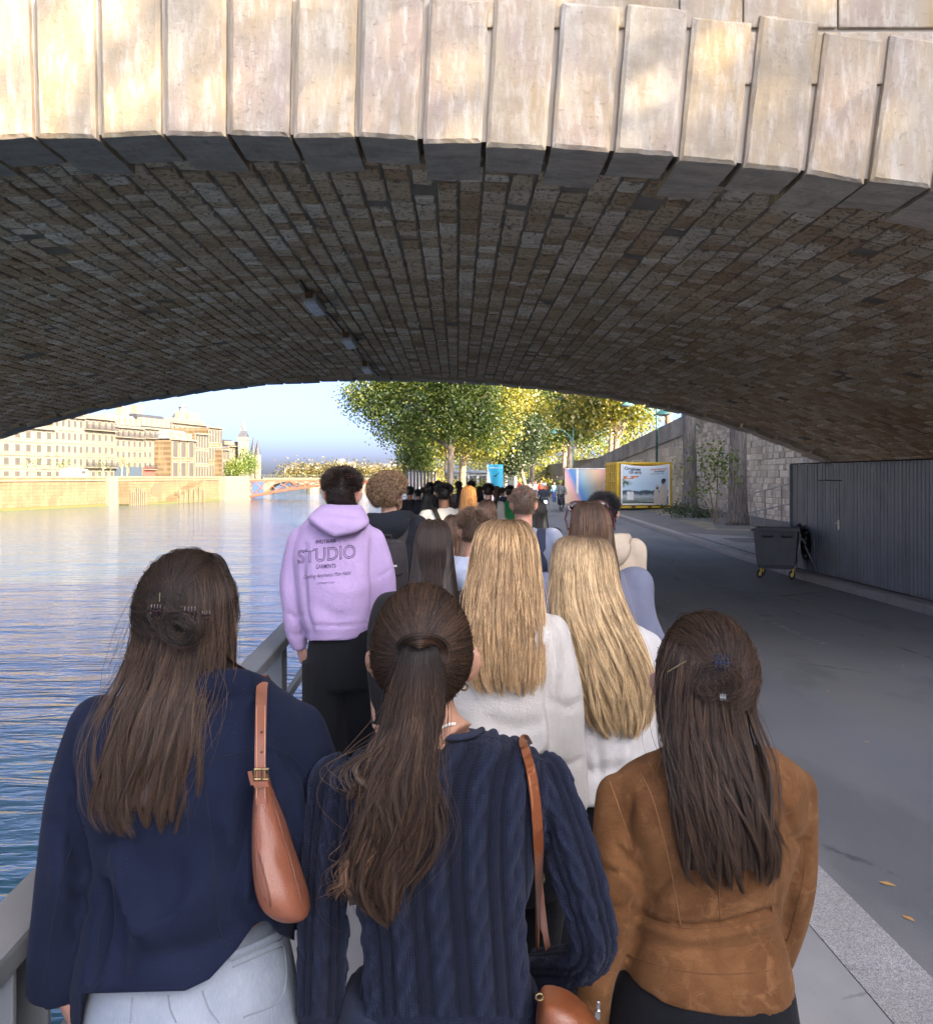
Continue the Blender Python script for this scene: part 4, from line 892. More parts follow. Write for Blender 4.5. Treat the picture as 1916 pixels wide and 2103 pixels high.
def stairs(s0, z0, s1, z1, n):
    d = (s1 - s0) / n
    for i in range(n):
        mb = MB(); z = z0 + (z1 - z0) * i / n; a, b = sorted((s0 + d * i, s0 + d * (i + 1))); bx(mb, a, b, .0, 2.4, WZ - 1, z); mb.build('stair_step', M_FWALL, bank)
stairs(s_r0, 1.2, s_r1, -2.2, 12); stairs(s_q1, 1.2, s_q0, -2.4, 12)
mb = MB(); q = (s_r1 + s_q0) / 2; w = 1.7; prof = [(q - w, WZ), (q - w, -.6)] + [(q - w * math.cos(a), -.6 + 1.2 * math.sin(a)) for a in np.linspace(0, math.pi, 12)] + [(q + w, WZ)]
mb.prism(prof, -.05, -.12); mb.build('arched_niche', mk('shade_painted_stone', (.11, .085, .05), .9), bank)  # niche is a flat panel; its shade is put into the stone colour
for i in range(14):
    s = s_r0 + (s_r1 - s_r0) * (i + .4) / 14 if i < 8 else s_q0 + (s_q1 - s_q0) * (i - 7.6) / 6
    mb = MB(); mb.tube([(s, -2.7, WZ - .5), (s, -2.7, -.4 + random.uniform(-.5, .8))], .13, 6); mb.build('timber_pile', mk('weathered_timber', (.16, .12, .08), .9), bank)
mb = MB(); bx(mb, -130, s_e0, 0, .35, WZ - .2, WZ + .35); bx(mb, s_r0, s_q1, .3, 2.55, WZ - .2, WZ + .25); mb.build('moss_band', M_MOSS, bank)
mb = MB(); mb.box((BA - BN * 60 + BU * 0).to_tuple()[:2] + (-.5,), (1, 1, 1)); mb = MB()
a0 = BA - BU * 130 - BN * 1; a1 = BA + BU * 75 - BN * 1; a2 = a1 - BN * 300 ; a3 = a0 - BN * 300
mb.add([(p.x, p.y, STZ) for p in (a0, a1, a2, a3)], [(0, 1, 2, 3)]); tag(mb.build('far_street', MATS['worn_paving']), kind='structure')
def house(px0, px1, py_top, off, fac, label, floors, cols, roof=None, roof_py=None, balc=(), shop=None, depth=14, win=(1.1, 1.9), cornice=True, chim=(), rm=None, wf=.62):
    s0, s1 = on_bank(px0, off), on_bank(px1, off); sm = (s0 + s1) / 2; H = hz(py_top, sm, off) - STZ; L = s1 - s0
    e = empty('apartment_house', BA - BN * off + BU * s0 + Vector((0, 0, STZ)), BROT); tag(e, label, 'building', 'houses across the river')
    mb = MB(); mb.box((L / 2, depth / 2, H / 2), (L - .02, depth, H)); mb.build('wall', fac, e)
    fh = H / floors; cw = L / cols
    wm = MB(); wm.box((0, -.04, 0), (win[0] + .35, .14, win[1] + .35)); wme = wm.mesh('window'); wme.materials.append(M_SHUT)
    pm = MB(); pm.box((0, -.10, 0), (win[0], .06, win[1])); pme = pm.mesh('pane'); pme.materials.append(M_GLASS)
    for fl_ in range(floors):
        for c in range(cols):
            o = link('window', wme, None, e); o.location = ((c + .5) * cw, 0, (fl_ + .55) * fh); o.scale = (min(1, cw * wf / 1.45), 1, min(1.0, fh * .62 / 2.2))
            p = link('pane', pme, None, o)
        if fl_ in balc:
            mb = MB(); z = (fl_ + .12) * fh; mb.box((L / 2, -.45, z), (L - .1, .9, .14)); b = mb.build('balcony', M_TRIM, e)
            mb = MB(); mb.box((L / 2, -.85, z + .95), (L - .1, .05, .06)); mb.box((L / 2, -.85, z + .2), (L - .1, .05, .06))
            for i in range(int(L / .28)): mb.box((.1 + i * .28, -.85, z + .55), (.07, .05, .8))
            mb.build('iron_railing', M_IRON, b)
        else:
            mb = MB(); mb.box((L / 2, -.06, fl_ * fh + .06), (L - .04, .16, .2)); mb.build('string_course', M_TRIM, e)
    if cornice: mb = MB(); mb.box((L / 2, -.2, H + .15), (L, .9, .3)); mb.build('cornice', M_TRIM, e)
    if roof:
        rh = hz(roof_py, sm, off) - STZ - H - .3; mb = MB(); i0 = 1.2 if roof == 'mansard' else L * .35
        v = [(0, .2, H + .3), (L, .2, H + .3), (L, depth, H + .3), (0, depth, H + .3), (i0 * .4, 1.8, H + .3 + rh), (L - i0 * .4, 1.8, H + .3 + rh), (L - i0 * .4, depth - 1.8, H + .3 + rh), (i0 * .4, depth - 1.8, H + .3 + rh)]
        mb.add(v, [(0, 1, 5, 4), (1, 2, 6, 5), (2, 3, 7, 6), (3, 0, 4, 7), (4, 5, 6, 7)]); rf = mb.build('roof', rm or M_SLATE, e)
        for c in range(cols):
            mb = MB(); mb.bev(((c + .5) * cw, .75, H + .3 + rh * .42), (1.3, 1.2, rh * .6), .05); mb.build('dormer', M_TRIM, rf)
    for f_ in chim:
        mb = MB(); z = (hz(roof_py, sm, off) - STZ) if roof else H
        mb.box((L * f_, 3, z + .6), (2.6, 1.2, 2.6)); mb.build('chimney', M_TRIM, e)
    if shop:
        for (f0, f1, mm) in shop:
            mb = MB(); mb.box((L * (f0 + f1) / 2, -.16, 1.5), (L * (f1 - f0), .2, 2.9)); mb.build('shop_front', mm, e)
    return e
M_SHOP = mk('dark_shopfront', (.05, .07, .09), .4); M_AWN = mk('red_awning', (.22, .06, .045), .8)
for i, (a_, b_) in enumerate(((-60, -22), (-100, -62), (-128, -102))):  # unseen houses added here; walls extra pale to bounce sunlight onto the quay
    e = empty('apartment_house', BA - BN * 10 + BU * a_ + Vector((0, 0, STZ)), BROT); tag(e, ['unseen pale house added to bounce light, first across the river', 'unseen pale house added to bounce light, second up the far bank', 'unseen pale house added to bounce light, third up the far bank'][i], 'building', 'houses across the river')
    mb = MB(); L = b_ - a_; mb.box((L / 2, 7, 9), (L, 14, 18)); mb.build('wall', mk('bounce_light_limestone', (.74, .69, .60), .9), e)
    mb = MB(); mb.add([(0, 0, 18), (L, 0, 18), (L, 14, 18), (0, 14, 18), (0, 2, 21), (L, 2, 21), (L, 12, 21), (0, 12, 21)], [(0, 1, 5, 4), (1, 2, 6, 5), (2, 3, 7, 6), (3, 0, 4, 7), (4, 5, 6, 7)]); mb.build('roof', M_ZINC, e)
    for f_ in range(5):
        for c in range(int(L / 3.2)): mb = MB(); mb.box((1.6 + c * 3.2, -.04, 2 + f_ * 3.5), (1.2, .14, 2)); mb.build('window', M_GLASS, e)
house(-190, 0, 880, 10, M_FAC[1], 'pale house at the left edge, mostly hidden by the arch', 5, 6)
house(0, 110, 880, 10, M_FAC[1], 'pale plain house with shuttered windows, leftmost across the river', 4, 5, shop=None)
house(110, 171, 858, 10, M_FAC[1], 'pale house second from left with shallow arched windows', 5, 5)
house(171, 235, 862, 10, M_FAC[0], 'cream house with two rows of iron balconies', 5, 5, balc=(1, 4), roof='mansard', roof_py=852, rm=M_ZINC)
house(235, 292, 880, 10, M_FAC[0], 'cream house with dark shopfront windows and mansard roof', 5, 5, balc=(4,), shop=((.0, .38, M_SHOP), (.52, .95, M_SHOP)), roof='mansard', roof_py=852, chim=(.75,), rm=M_ZINC)
house(292, 352, 883, 10, M_FAC[0], 'cream house with slate mansard and dormers above red awnings', 5, 6, balc=(1, 4), shop=((.02, .98, M_AWN),), roof='mansard', roof_py=852, chim=(.25,))
# police hall: tall block, lower gabled front, dome lantern
e = house(352, 424, 872, 18, M_FAC[0], 'tall ochre public building with domed lantern on its roof', 4, 7, roof='mansard', roof_py=860, rm=M_ZINC, chim=(.55, .8, .97), depth=26, wf=.5)
e['group'] = 'public buildings across the river'
pD = BA - BN * 24 + BU * on_bank(375, 24)
dz = hz(862, on_bank(375, 24), 24) - 1
dm = empty('roof_lantern', (pD.x, pD.y, dz)); tag(dm, 'small domed lantern rising above the ochre public building', 'lantern')
mb = MB(); mb.box((0, 0, .7), (4.6, 4.6, 1.4)); mb.build('drum', M_TRIM, dm)
mb = MB(); mb.lathe((0, 0, 1.4), [(2.6, 0), (2.3, .8), (1.7, 1.6), (.9, 2.0), (.9, 2.6), (1.1, 2.7), (.5, 3.2), (.06, 4.4)], 12); mb.build('dome', M_ZINC, dm)
e = house(351, 400, 905, 6, M_FAC[2], 'lower ochre brick wing with shallow roof and tall arched window', 2, 3, roof='hip', roof_py=884, rm=M_ZINC, depth=10, win=(1.8, 3.2)); e['group'] = 'public buildings across the river'
for i, (a, b, t, of, lb) in enumerate(((400, 428, 893, 6, 'ochre arcaded wing stepping back along the river'), (428, 456, 880, 8, 'taller ochre wing at the end of the public building'), (456, 470, 925, 6, 'low ochre end wing beside the round tree'))):
    e = house(a, b, t, of, M_FAC[2], lb, 3, 5, cornice=True, depth=12, win=(1.5, 2.8)); e['group'] = 'public buildings across the river'
e = house(470, 490, 918, 12, M_FAC[0], 'cream house with rounded dormers left of the clock tower', 4, 4, roof='mansard', roof_py=903, depth=12)
def tower(px0, px1, py_top, off, label, roofkind, tip_py):
    s0, s1 = on_bank(px0, off), on_bank(px1, off); sm = (s0 + s1) / 2; p = BA - BN * off + BU * sm; H = hz(py_top, sm, off) - STZ; w = abs(px1 - px0) / F * p.y * .96; T = hz(tip_py, sm, off) - STZ
    e = empty('stone_tower', (p.x, p.y, STZ), 0.12); tag(e, label, 'tower', 'towers across the river')
    if roofkind == 'clock':
        mb = MB(); mb.box((0, 0, H / 2), (w, w, H)); mb.build('shaft', M_FAC[1], e)
        mb = MB(); mb.box((0, 0, H), (w * 1.12, w * 1.12, .8)); mb.build('parapet', M_TRIM, e)
        d = T - H; mb = MB(); q = w * .56
        pr = [(q, 0), (q * .55, d * .28), (q * .48, d * .34)]
        v = [(sx * a, sy * a, H + .4 + z) for a, z in pr for sx, sy in ((-1, -1), (1, -1), (1, 1), (-1, 1))]
        mb.add(v, [(4 * i + j, 4 * i + (j + 1) % 4, 4 * i + 4 + (j + 1) % 4, 4 * i + 4 + j) for i in range(2) for j in range(4)] + [(8, 9, 10, 11)]); mb.build('roof', M_SLATE, e)
        mb = MB()
        for sx, sy in ((-1, -1), (1, -1), (1, 1), (-1, 1)): mb.box((sx * q * .38, sy * q * .38, H + d * .45), (q * .18, q * .18, d * .24))
        mb.build('lantern_post', M_TRIM, e); mb = MB(); mb.lathe((0, 0, H + d * .56), [(q * .55, 0), (q * .4, d * .08), (.05, d * .42)], 8); mb.build('spire', mk('brown_slate', (.18, .14, .11), .7), e)
    else:
        mb = MB(); mb.lathe((0, 0, 0), [(w / 2, 0), (w / 2, H)], 18); mb.build('shaft', M_FAC[1], e)
        mb = MB(); mb.lathe((0, 0, H), [(w * .56, 0), (w * .5, .3), (w * .22, (T - H) * .55), (.05, T - H)], 16); mb.build('roof', M_SLATE, e)
    for i in range(3):
        mb = MB(); mb.box((w * .1, -w * .51, H * (.3 + .22 * i)), (w * .14, .1, H * .09)); mb.build('window', M_GLASS, e)
tower(490, 510, 901, 10, 'square clock tower with pointed lantern spire', 'clock', 862)
tower(513, 527, 934, 14, 'round tower with dark conical roof beside the clock tower', 'cone', 897); tower(522, 536, 934, 8, 'second round tower with conical roof nearest the river', 'cone', 903)
def bank_tree(px, py0, py1, wpx, off, label, lf, seed, nl=2600, sz=.33):
    s = on_bank(px, off); p = BA - BN * off + BU * s; z1 = hz(py0, s, off) - STZ; z0 = hz(py1, s, off) - STZ; w = wpx / F * p.y / 2
    tree('bank_tree', (p.x, p.y, STZ), ((0, 0, z1 * .6), .2, .1), [(.7, (w * .5, 0, z1 * .8)), (.7, (-w * .5, 0, z1 * .8))], [((0, 0, (z0 + z1) / 2), (w * .8, w * .8, (z1 - z0) / 2), 1), ((w * .15, 0, z0 + (z1 - z0) * .35), (w * .85, w * .8, (z1 - z0) * .3), 1)], nl, sz, lf, label, group='trees across the river', seed=seed)
bank_tree(507, 922, 975, 32, 4, 'round green tree in front of the clock tower', 'lime', 90); bank_tree(481, 945, 975, 22, 4, 'smaller green tree left of the round one by the tower', 'plane', 91)
for i, px in enumerate((60, 130, 212, 250)):
    bank_tree(px, 938, 962, 17, 3, ['small thin street tree by the leftmost house across the river', 'small street tree left of the balconied house', 'small street tree before the balconied cream house', 'small street tree before the dark shopfront'][i], 'plane', 95 + i, 90, .3)
# tiny parked vehicles and people on the far street are hidden by the parapet except a white van
s = on_bank(152, 5); p = BA - BN * 5 + BU * s
e = empty('white_van', (p.x, p.y, STZ), BROT); tag(e, 'white van parked behind the far parapet', 'van')
mb = MB(); mb.bev((0, 0, 1.3), (5.2, 2, 1.9), .35); mb.build('body', M_WHITE, e); mb = MB(); mb.box((1.2, -1.01, 1.7), (1.2, .05, .6)); mb.build('side_window', M_GLASS, e)
for xx in (-1.6, 1.6): mb = MB(); mb.tube([(xx, -1.0, .35), (xx, -.7, .35)], .35, 12); mb.build('wheel', M_BLK, e)

# red iron bridge
M_REDI = mk('red_lead_iron', (.17, .055, .026), .6)
ib = empty('iron_bridge', (-51, 200, 0), R(3)); tag(ib, 'rust red iron arch bridge springing from the far bank', 'bridge')
IL = 62
mb = MB(); mb.box((IL / 2, 6, 1.15), (IL, 12, .5)); mb.build('deck', mk('bridge_deck_green', (.10, .10, .06), .7), ib)
mb = MB(); mb.box((IL / 2, .1, 1.0), (IL, .3, .3)); mb.build('deck_edge_beam', M_REDI, ib)
mb = MB(); mb.box((IL / 2, 0, 2.35), (IL, .1, .1))
for i in range(int(IL / .5)): mb.box((i * .5, 0, 1.85), (.09, .06, .9))
mb.build('parapet_railing', mk('green_iron', (.08, .09, .055), .6), ib)
def az(x): return -2.6 + 3.45 * (1 - ((x - IL / 2) / (IL / 2)) ** 2)
for yy in (.1, 4, 8):
    mb = MB(); n = 40
    for i in range(n):
        xa, xb = IL * i / n, IL * (i + 1) / n
        mb.add([(xa, yy, az(xa)), (xa, yy + .35, az(xa)), (xb, yy + .35, az(xb)), (xb, yy, az(xb)), (xa, yy, az(xa) - .55), (xa, yy + .35, az(xa) - .55), (xb, yy + .35, az(xb) - .55), (xb, yy, az(xb) - .55)], [(0, 1, 2, 3), (4, 7, 6, 5), (0, 3, 7, 4), (1, 5, 6, 2), (0, 4, 5, 1), (3, 2, 6, 7)])
    mb.build('arch_rib', M_REDI, ib)
for i in range(24):
    x = IL * (i + .0) / 24; x1 = IL * (i + 1) / 24
    for a, b in (((x, az(x)), (x1, .9)), ((x, .9), (x1, az(x1)))):
        if min(a[1], b[1]) > .75: continue
        mb = MB(); mb.tube([(a[0], .2, a[1]), (b[0], .2, b[1])], .11, 5); mb.build('spandrel_brace', M_REDI, ib)
def stone_bridge(x0, y0, L, piers, arches, zt, label, m):
    e = empty('far_stone_bridge', (x0, y0, 0), R(2)); tag(e, label, 'bridge')
    sp = L / arches; poly = [(0, WZ - 2)]; n = 14
    top = [(0, WZ - 2), (0, zt), (L, zt), (L, WZ - 2)]; bot = []
    for a in range(arches - 1, -1, -1):
        c = (a + .5) * sp; r = sp * .40
        bot += [(c + r, WZ - 2)] + [(c + r * math.cos(t), WZ + .2 + (zt - WZ - 1.5) * math.sin(t)) for t in np.linspace(0, math.pi, n)] + [(c - r, WZ - 2)]
    mb = MB(); mb.prism(top + bot, 0, 9); me = mb.mesh('arches'); bm = bmesh.new(); bm.from_mesh(me); bmesh.ops.triangulate(bm, faces=[f for f in bm.faces if len(f.verts) > 4]); bm.to_mesh(me); bm.free(); link('arches', me, m, e)
    mb = MB(); mb.box((L / 2, -.2, zt - .4), (L, .5, .4)); mb.build('cornice', M_TRIM, e)
    for a in range(1, arches):
        mb = MB(); mb.lathe((a * sp, -.6, WZ - 1), [(sp * .12, 0), (sp * .12, zt - WZ - 1.2), (.1, zt - WZ - .4)], 10); mb.build('cutwater', M_TRIM, e)
stone_bridge(-66, 285, 80, 4, 5, 1.7, 'cream stone bridge with low arches behind the iron bridge', M_FAC[0])
# skyline
for i, (px, py, w, Y, kind) in enumerate(((600, 955, 22, 520, 0), (625, 968, 40, 520, 1), (660, 966, 40, 560, 1), (700, 942, 20, 620, 2), (716, 948, 16, 620, 2), (735, 957, 26, 600, 1), (765, 956, 30, 600, 1), (790, 952, 26, 620, 1), (640, 963, 60, 640, 1))):
    z = EYE - (py - HZ) / F * Y; wd = w / F * Y; x = W(px, 980, Y).x
    e = empty('distant_building', (x, Y, 0), .1 * i); tag(e, ['slim twin block far left on the skyline', 'low pale block on the skyline over the red bridge', 'long pale block on the skyline left of the big roof', 'tall stone palace roof high on the skyline', 'second palace roof beside the tall one', 'grey roofed block right of the palace roofs', 'pale distant block with chimneys', 'pale block nearest the trees on the skyline', 'wide low roof farthest on the skyline'][i], 'building', 'skyline buildings')
    mb = MB(); mb.box((0, 0, z * .4), (wd, 14, z * .8)); mb.build('wall', M_FAC[i % 2], e)
    mb = MB(); mb.add([(-wd / 2, -7, z * .8), (wd / 2, -7, z * .8), (wd / 2, 7, z * .8), (-wd / 2, 7, z * .8), (-wd * .35, -2, z), (wd * .35, -2, z), (wd * .35, 2, z), (-wd * .35, 2, z)], [(0, 1, 5, 4), (1, 2, 6, 5), (2, 3, 7, 6), (3, 0, 4, 7), (4, 5, 6, 7)]); mb.build('roof', M_ZINC, e)
    for j in range(5):
        mb = MB(); mb.box((wd * (-.4 + .2 * j), -7.1, z * .55), (wd * .09, .2, z * .25)); mb.build('window', M_GLASS, e)
tag(link('far_trees', leaves_mesh('far_trees', [((W(px, 980, 420).x, 420, 3.), (9, 6, 4.5), 1) for px in range(600, 900, 22)], 16000, .9, 123), LEAF['gold']), 'band of golden trees along the far river bend', 'trees', kind='stuff')
tag(link('far_wood', leaves_mesh('far_wood', [((-8 + 6 * i, 175 + (i % 3) * 8, 7), (6, 5, 7.5), 1) for i in range(10)], 14000, .55, 124), LEAF['yellow']), 'mass of yellow green trees closing the end of the quay', 'trees', kind='stuff')

# ------------------------------------------------------------------ the right-bank street front behind the camera: it keeps the quay in shade
def row_house(y0, y1, H, label):
    e = empty('street_house', (27, (y0 + y1) / 2, 4.4)); tag(e, label, 'building', 'street front above the quay')
    L = y1 - y0; mb = MB(); mb.box((7, 0, H / 2), (14, L, H)); mb.build('wall', M_FAC[0], e)
    mb = MB(); mb.add([(0, -L / 2, H), (14, -L / 2, H), (14, L / 2, H), (0, L / 2, H), (2.5, -L / 2, H + 3), (11.5, -L / 2, H + 3), (11.5, L / 2, H + 3), (2.5, L / 2, H + 3)], [(0, 4, 7, 3), (1, 2, 6, 5), (4, 5, 6, 7), (0, 1, 5, 4), (3, 7, 6, 2)]); mb.build('roof', M_SLATE, e)
    for f_ in range(5):
        for c in range(int(L / 3)): mb = MB(); mb.box((-.04, -L / 2 + 1.5 + c * 3, 2 + f_ * H / 5.2), (.14, 1.2, 2)); mb.build('window', M_GLASS, e)
for i, (a, b, H) in enumerate(((-110, -86, 21), (-86, -62, 22), (-62, -52, 21), (-52, -40, 21), (-40, -17, 14.0), (-17, 12, 22))):  # second house kept low as an added roof gap letting sun reach the arch
    row_house(a, b, H, ['sixth', 'fifth', 'fourth', 'third', 'low sun-gap second', 'nearest'][i] + ' cream street house above the quay counted from the bridge')

for i, (x, y_, h, lb) in enumerate(((18.5, -12, 13.5, 'plane tree on the upper quay before the bridge, nearest the arch'), (19.2, -17.5, 14.5, 'plane tree on the upper quay before the bridge, in front of the low house'), (18.8, -24, 13.5, 'plane tree on the upper quay farthest from the bridge'))):
    tree('plane_tree', (x, y_, 4.4), ((0, 0, 9), .4, .25), [(.6, (3, 0, 10)), (.6, (-3, 1, 10)), (1, (0, 0, 14)), (.8, (0, 3, 12)), (.8, (0, -3, 12))],
         [((0, 0, h - 3), (4.2, 4, 3.6), 1), ((0, 0, h - .5), (3.2, 3.2, 2.6), .8)], 2500, .32, 'plane', lb, group='trees on the upper quay', seed=60 + i)
# ------------------------------------------------------------------ people: tools
V = Vector
CAMP = V((0, 0, EYE))
def loft(mb, rings, n=28, p=2.3, mi=0):
    """rings: (centre, right vector*rx, front vector*yf, back extent as vector)"""
    vs = []
    for c, rx, yf, yb in rings:
        for j in range(n):
            a = 2 * math.pi * j / n; ca, sa = math.cos(a), math.sin(a)
            u = math.copysign(abs(ca) ** (2 / p), ca); w = math.copysign(abs(sa) ** (2 / p), sa)
            vs.append(V(c) + V(rx) * u + (V(yf) * w if w > 0 else V(yb) * -w))
    k = len(rings)
    fs = [(i * n + j, i * n + (j + 1) % n, (i + 1) * n + (j + 1) % n, (i + 1) * n + j) for i in range(k - 1) for j in range(n)]
    fs += [tuple(range(n))[::-1], tuple(range((k - 1) * n, k * n))]
    return mb.add(vs, fs, mi)
def dense(rows, per=3):                    # smooth (Catmull-Rom) resampling of rows of numbers
    a = np.array(rows, float); n = len(a); out = []
    for i in range(n - 1):
        p0, p1, p2, p3 = a[max(i - 1, 0)], a[i], a[i + 1], a[min(i + 2, n - 1)]
        for k in range(per):
            t = k / per; out.append(.5 * ((2 * p1) + (-p0 + p2) * t + (2 * p0 - 5 * p1 + 4 * p2 - p3) * t * t + (-p0 + 3 * p1 - 3 * p2 + p3) * t ** 3))
    out.append(a[-1]); return np.array(out)
def remesh(mb, voxel, smooth=4, fac=.5, base=None):
    me = mb.mesh('tmp'); o = bpy.data.objects.new('tmp', me); COL.objects.link(o)
    m = o.modifiers.new('r', 'REMESH'); m.mode = 'VOXEL'; m.voxel_size = voxel; m.use_smooth_shade = True
    if smooth: s = o.modifiers.new('s', 'SMOOTH'); s.iterations = smooth; s.factor = fac
    dg = bpy.context.evaluated_depsgraph_get(); me2 = bpy.data.meshes.new_from_object(o.evaluated_get(dg))
    bpy.data.objects.remove(o); bpy.data.meshes.remove(me)
    me2.materials.clear(); me2.polygons.foreach_set('use_smooth', [True] * len(me2.polygons)); return me2
def vco(me): a = np.empty(len(me.vertices) * 3, np.float32); me.vertices.foreach_get('co', a); return a.reshape(-1, 3).astype(float)
def vno(me): a = np.empty(len(me.vertices) * 3, np.float32); me.vertices.foreach_get('normal', a); return a.reshape(-1, 3).astype(float)
def setco(me, a): me.vertices.foreach_set('co', a.astype(np.float32).ravel()); me.update()
def proj(a): return np.stack([CX + F * a[:, 0] / a[:, 1], HZ - F * (a[:, 2] - EYE) / a[:, 1]], 1)
def polydist(p, pl):
    pl = np.array(pl, float); best = np.full(len(p), 1e9); tt = np.zeros(len(p)); L = len(pl) - 1
    for i in range(L):
        a, b = pl[i], pl[i + 1]; ab = b - a; t = np.clip(((p - a) @ ab) / (ab @ ab), 0, 1); d = np.linalg.norm(p - (a + t[:, None] * ab), axis=1)
        m = d < best; best[m] = d[m]; tt[m] = (i + t[m]) / L
    return best, tt
def folds(me, fl, wr=.0, seed=1, wscale=9.):
    """cloth folds along lines seen from the back; plus a soft irregular ripple"""
    a = vco(me); n = vno(me); p = proj(a); d = np.zeros(len(a)); face = np.clip(-n[:, 1] * 1.6 + .3, 0, 1)
    for pl, w, amp in fl:
        q, t = polydist(p, pl); d += amp * np.exp(-(q / w) ** 2) * np.sin(np.pi * np.clip(t * .86 + .07, 0, 1)) ** .5 * face
    if wr:
        r = np.random.default_rng(seed)
        for k in range(10):
            f = r.normal(size=3) * wscale * np.array([1, .7, .6]) * (1 + .25 * k); d += wr / (1 + .3 * k) * np.sin(a @ f + r.random() * 6.28) * np.sin(a @ (r.normal(size=3) * wscale * .5) + r.random() * 6)
    setco(me, a + n * d[:, None]); return me
def bvh_of(me): return BVHTree.FromPolygons([tuple(v.co) for v in me.vertices], [tuple(q.vertices) for q in me.polygons])
def drape(bv, x, y, off=.003, Y=None):
    d = (W(x, y, 1.0) - CAMP).normalized(); h = bv.ray_cast(CAMP, d)
    if h[0] is None:
        h = bv.find_nearest(W(x, y, Y or 2)); return h[0] + V((0, -off, 0))
    return h[0] - d * off
def localise(me, base): setco(me, vco(me) - np.array(base)); return me
def rows_torso(rows, Y, n=30, p=2.4, per=3):
    """rows: (pyL, xl, pyR, xr, front, back, dy) in photo pixels, thickness in metres"""
    rs = []
    for (pl, xl, pr, xr, fr, bk, dy) in dense(rows, per):
        a, b = W(xl, pl, Y + dy), W(xr, pr, Y + dy); c = (a + b) / 2; rs.append((c, (b - a) / 2, V((0, fr, 0)), V((0, -bk, 0))))
    return rs
def rows_tube(mb, pts, Y, n=16, per=3, sy=1.0):
    """pts: (px, py, radius px, dy) -> smooth limb"""
    a = dense(pts, per); P = [W(x, y, Y + dy) for x, y, r, dy in a]; Rr = [r / F * (Y + dy) for x, y, r, dy in a]
    mb.tube(P, Rr, n); mb.ball(P[0], Rr[0] * .98, 8)
    return P, Rr
# ---- hair
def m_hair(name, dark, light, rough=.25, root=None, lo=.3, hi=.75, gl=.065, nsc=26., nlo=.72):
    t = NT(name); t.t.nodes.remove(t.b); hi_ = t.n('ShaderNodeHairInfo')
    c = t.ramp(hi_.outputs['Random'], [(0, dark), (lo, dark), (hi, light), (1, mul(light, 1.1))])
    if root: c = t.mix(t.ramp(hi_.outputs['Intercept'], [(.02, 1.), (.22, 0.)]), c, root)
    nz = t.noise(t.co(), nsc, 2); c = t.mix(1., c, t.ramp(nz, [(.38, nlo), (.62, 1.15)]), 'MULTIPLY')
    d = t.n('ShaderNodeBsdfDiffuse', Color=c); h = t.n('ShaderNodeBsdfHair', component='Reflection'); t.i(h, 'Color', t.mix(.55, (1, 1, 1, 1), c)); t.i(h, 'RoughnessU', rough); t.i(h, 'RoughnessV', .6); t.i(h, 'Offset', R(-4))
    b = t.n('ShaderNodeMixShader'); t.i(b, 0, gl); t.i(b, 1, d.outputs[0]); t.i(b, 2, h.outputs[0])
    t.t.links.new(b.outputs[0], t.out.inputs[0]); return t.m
def m_hairmass(name, c1, c2):
    t = NT(name); co = t.co(); n = t.noise(t.mapping(co, (70, 30, 3)), 2.5, 5, .6); t.set(Base_Color=t.mix(t.ramp(n, [(.3, 0.), (.7, 1.)]), c1, c2), Roughness=.5, Normal=t.bump(n, .6, .004)); return t.m
HAIR = {}
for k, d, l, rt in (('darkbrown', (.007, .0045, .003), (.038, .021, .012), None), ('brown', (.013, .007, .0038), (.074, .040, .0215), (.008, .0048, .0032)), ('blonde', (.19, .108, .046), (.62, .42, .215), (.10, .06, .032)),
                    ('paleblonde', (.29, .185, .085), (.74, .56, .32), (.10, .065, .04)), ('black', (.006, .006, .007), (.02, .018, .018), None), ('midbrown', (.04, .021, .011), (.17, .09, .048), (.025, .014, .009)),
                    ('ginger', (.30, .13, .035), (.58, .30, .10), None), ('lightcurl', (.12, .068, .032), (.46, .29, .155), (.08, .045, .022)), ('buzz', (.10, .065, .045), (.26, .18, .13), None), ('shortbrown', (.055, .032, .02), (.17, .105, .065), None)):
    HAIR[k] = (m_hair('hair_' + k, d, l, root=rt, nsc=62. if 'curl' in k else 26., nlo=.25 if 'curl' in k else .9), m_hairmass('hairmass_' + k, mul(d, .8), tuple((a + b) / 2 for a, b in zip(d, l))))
def curves(name, P, rad, m, parent, taper=True):
    """P (N,K,3) local points -> hair curves object"""
    N, K, _ = P.shape; hc = bpy.data.hair_curves.new(name); hc.add_curves([K] * N)
    hc.attributes['position'].data.foreach_set('vector', P.astype(np.float32).ravel())
    at = hc.attributes.get('radius') or hc.attributes.new('radius', 'FLOAT', 'POINT')
    tp = (1 - np.linspace(0, 1, K) ** 3 * .75) if taper else np.ones(K)
    at.data.foreach_set('value', (np.outer(rad * RNG.uniform(.7, 1.3, N), tp)).astype(np.float32).ravel())
    hc.materials.append(m); o = bpy.data.objects.new(name, hc); COL.objects.link(o); o.parent = parent; return o
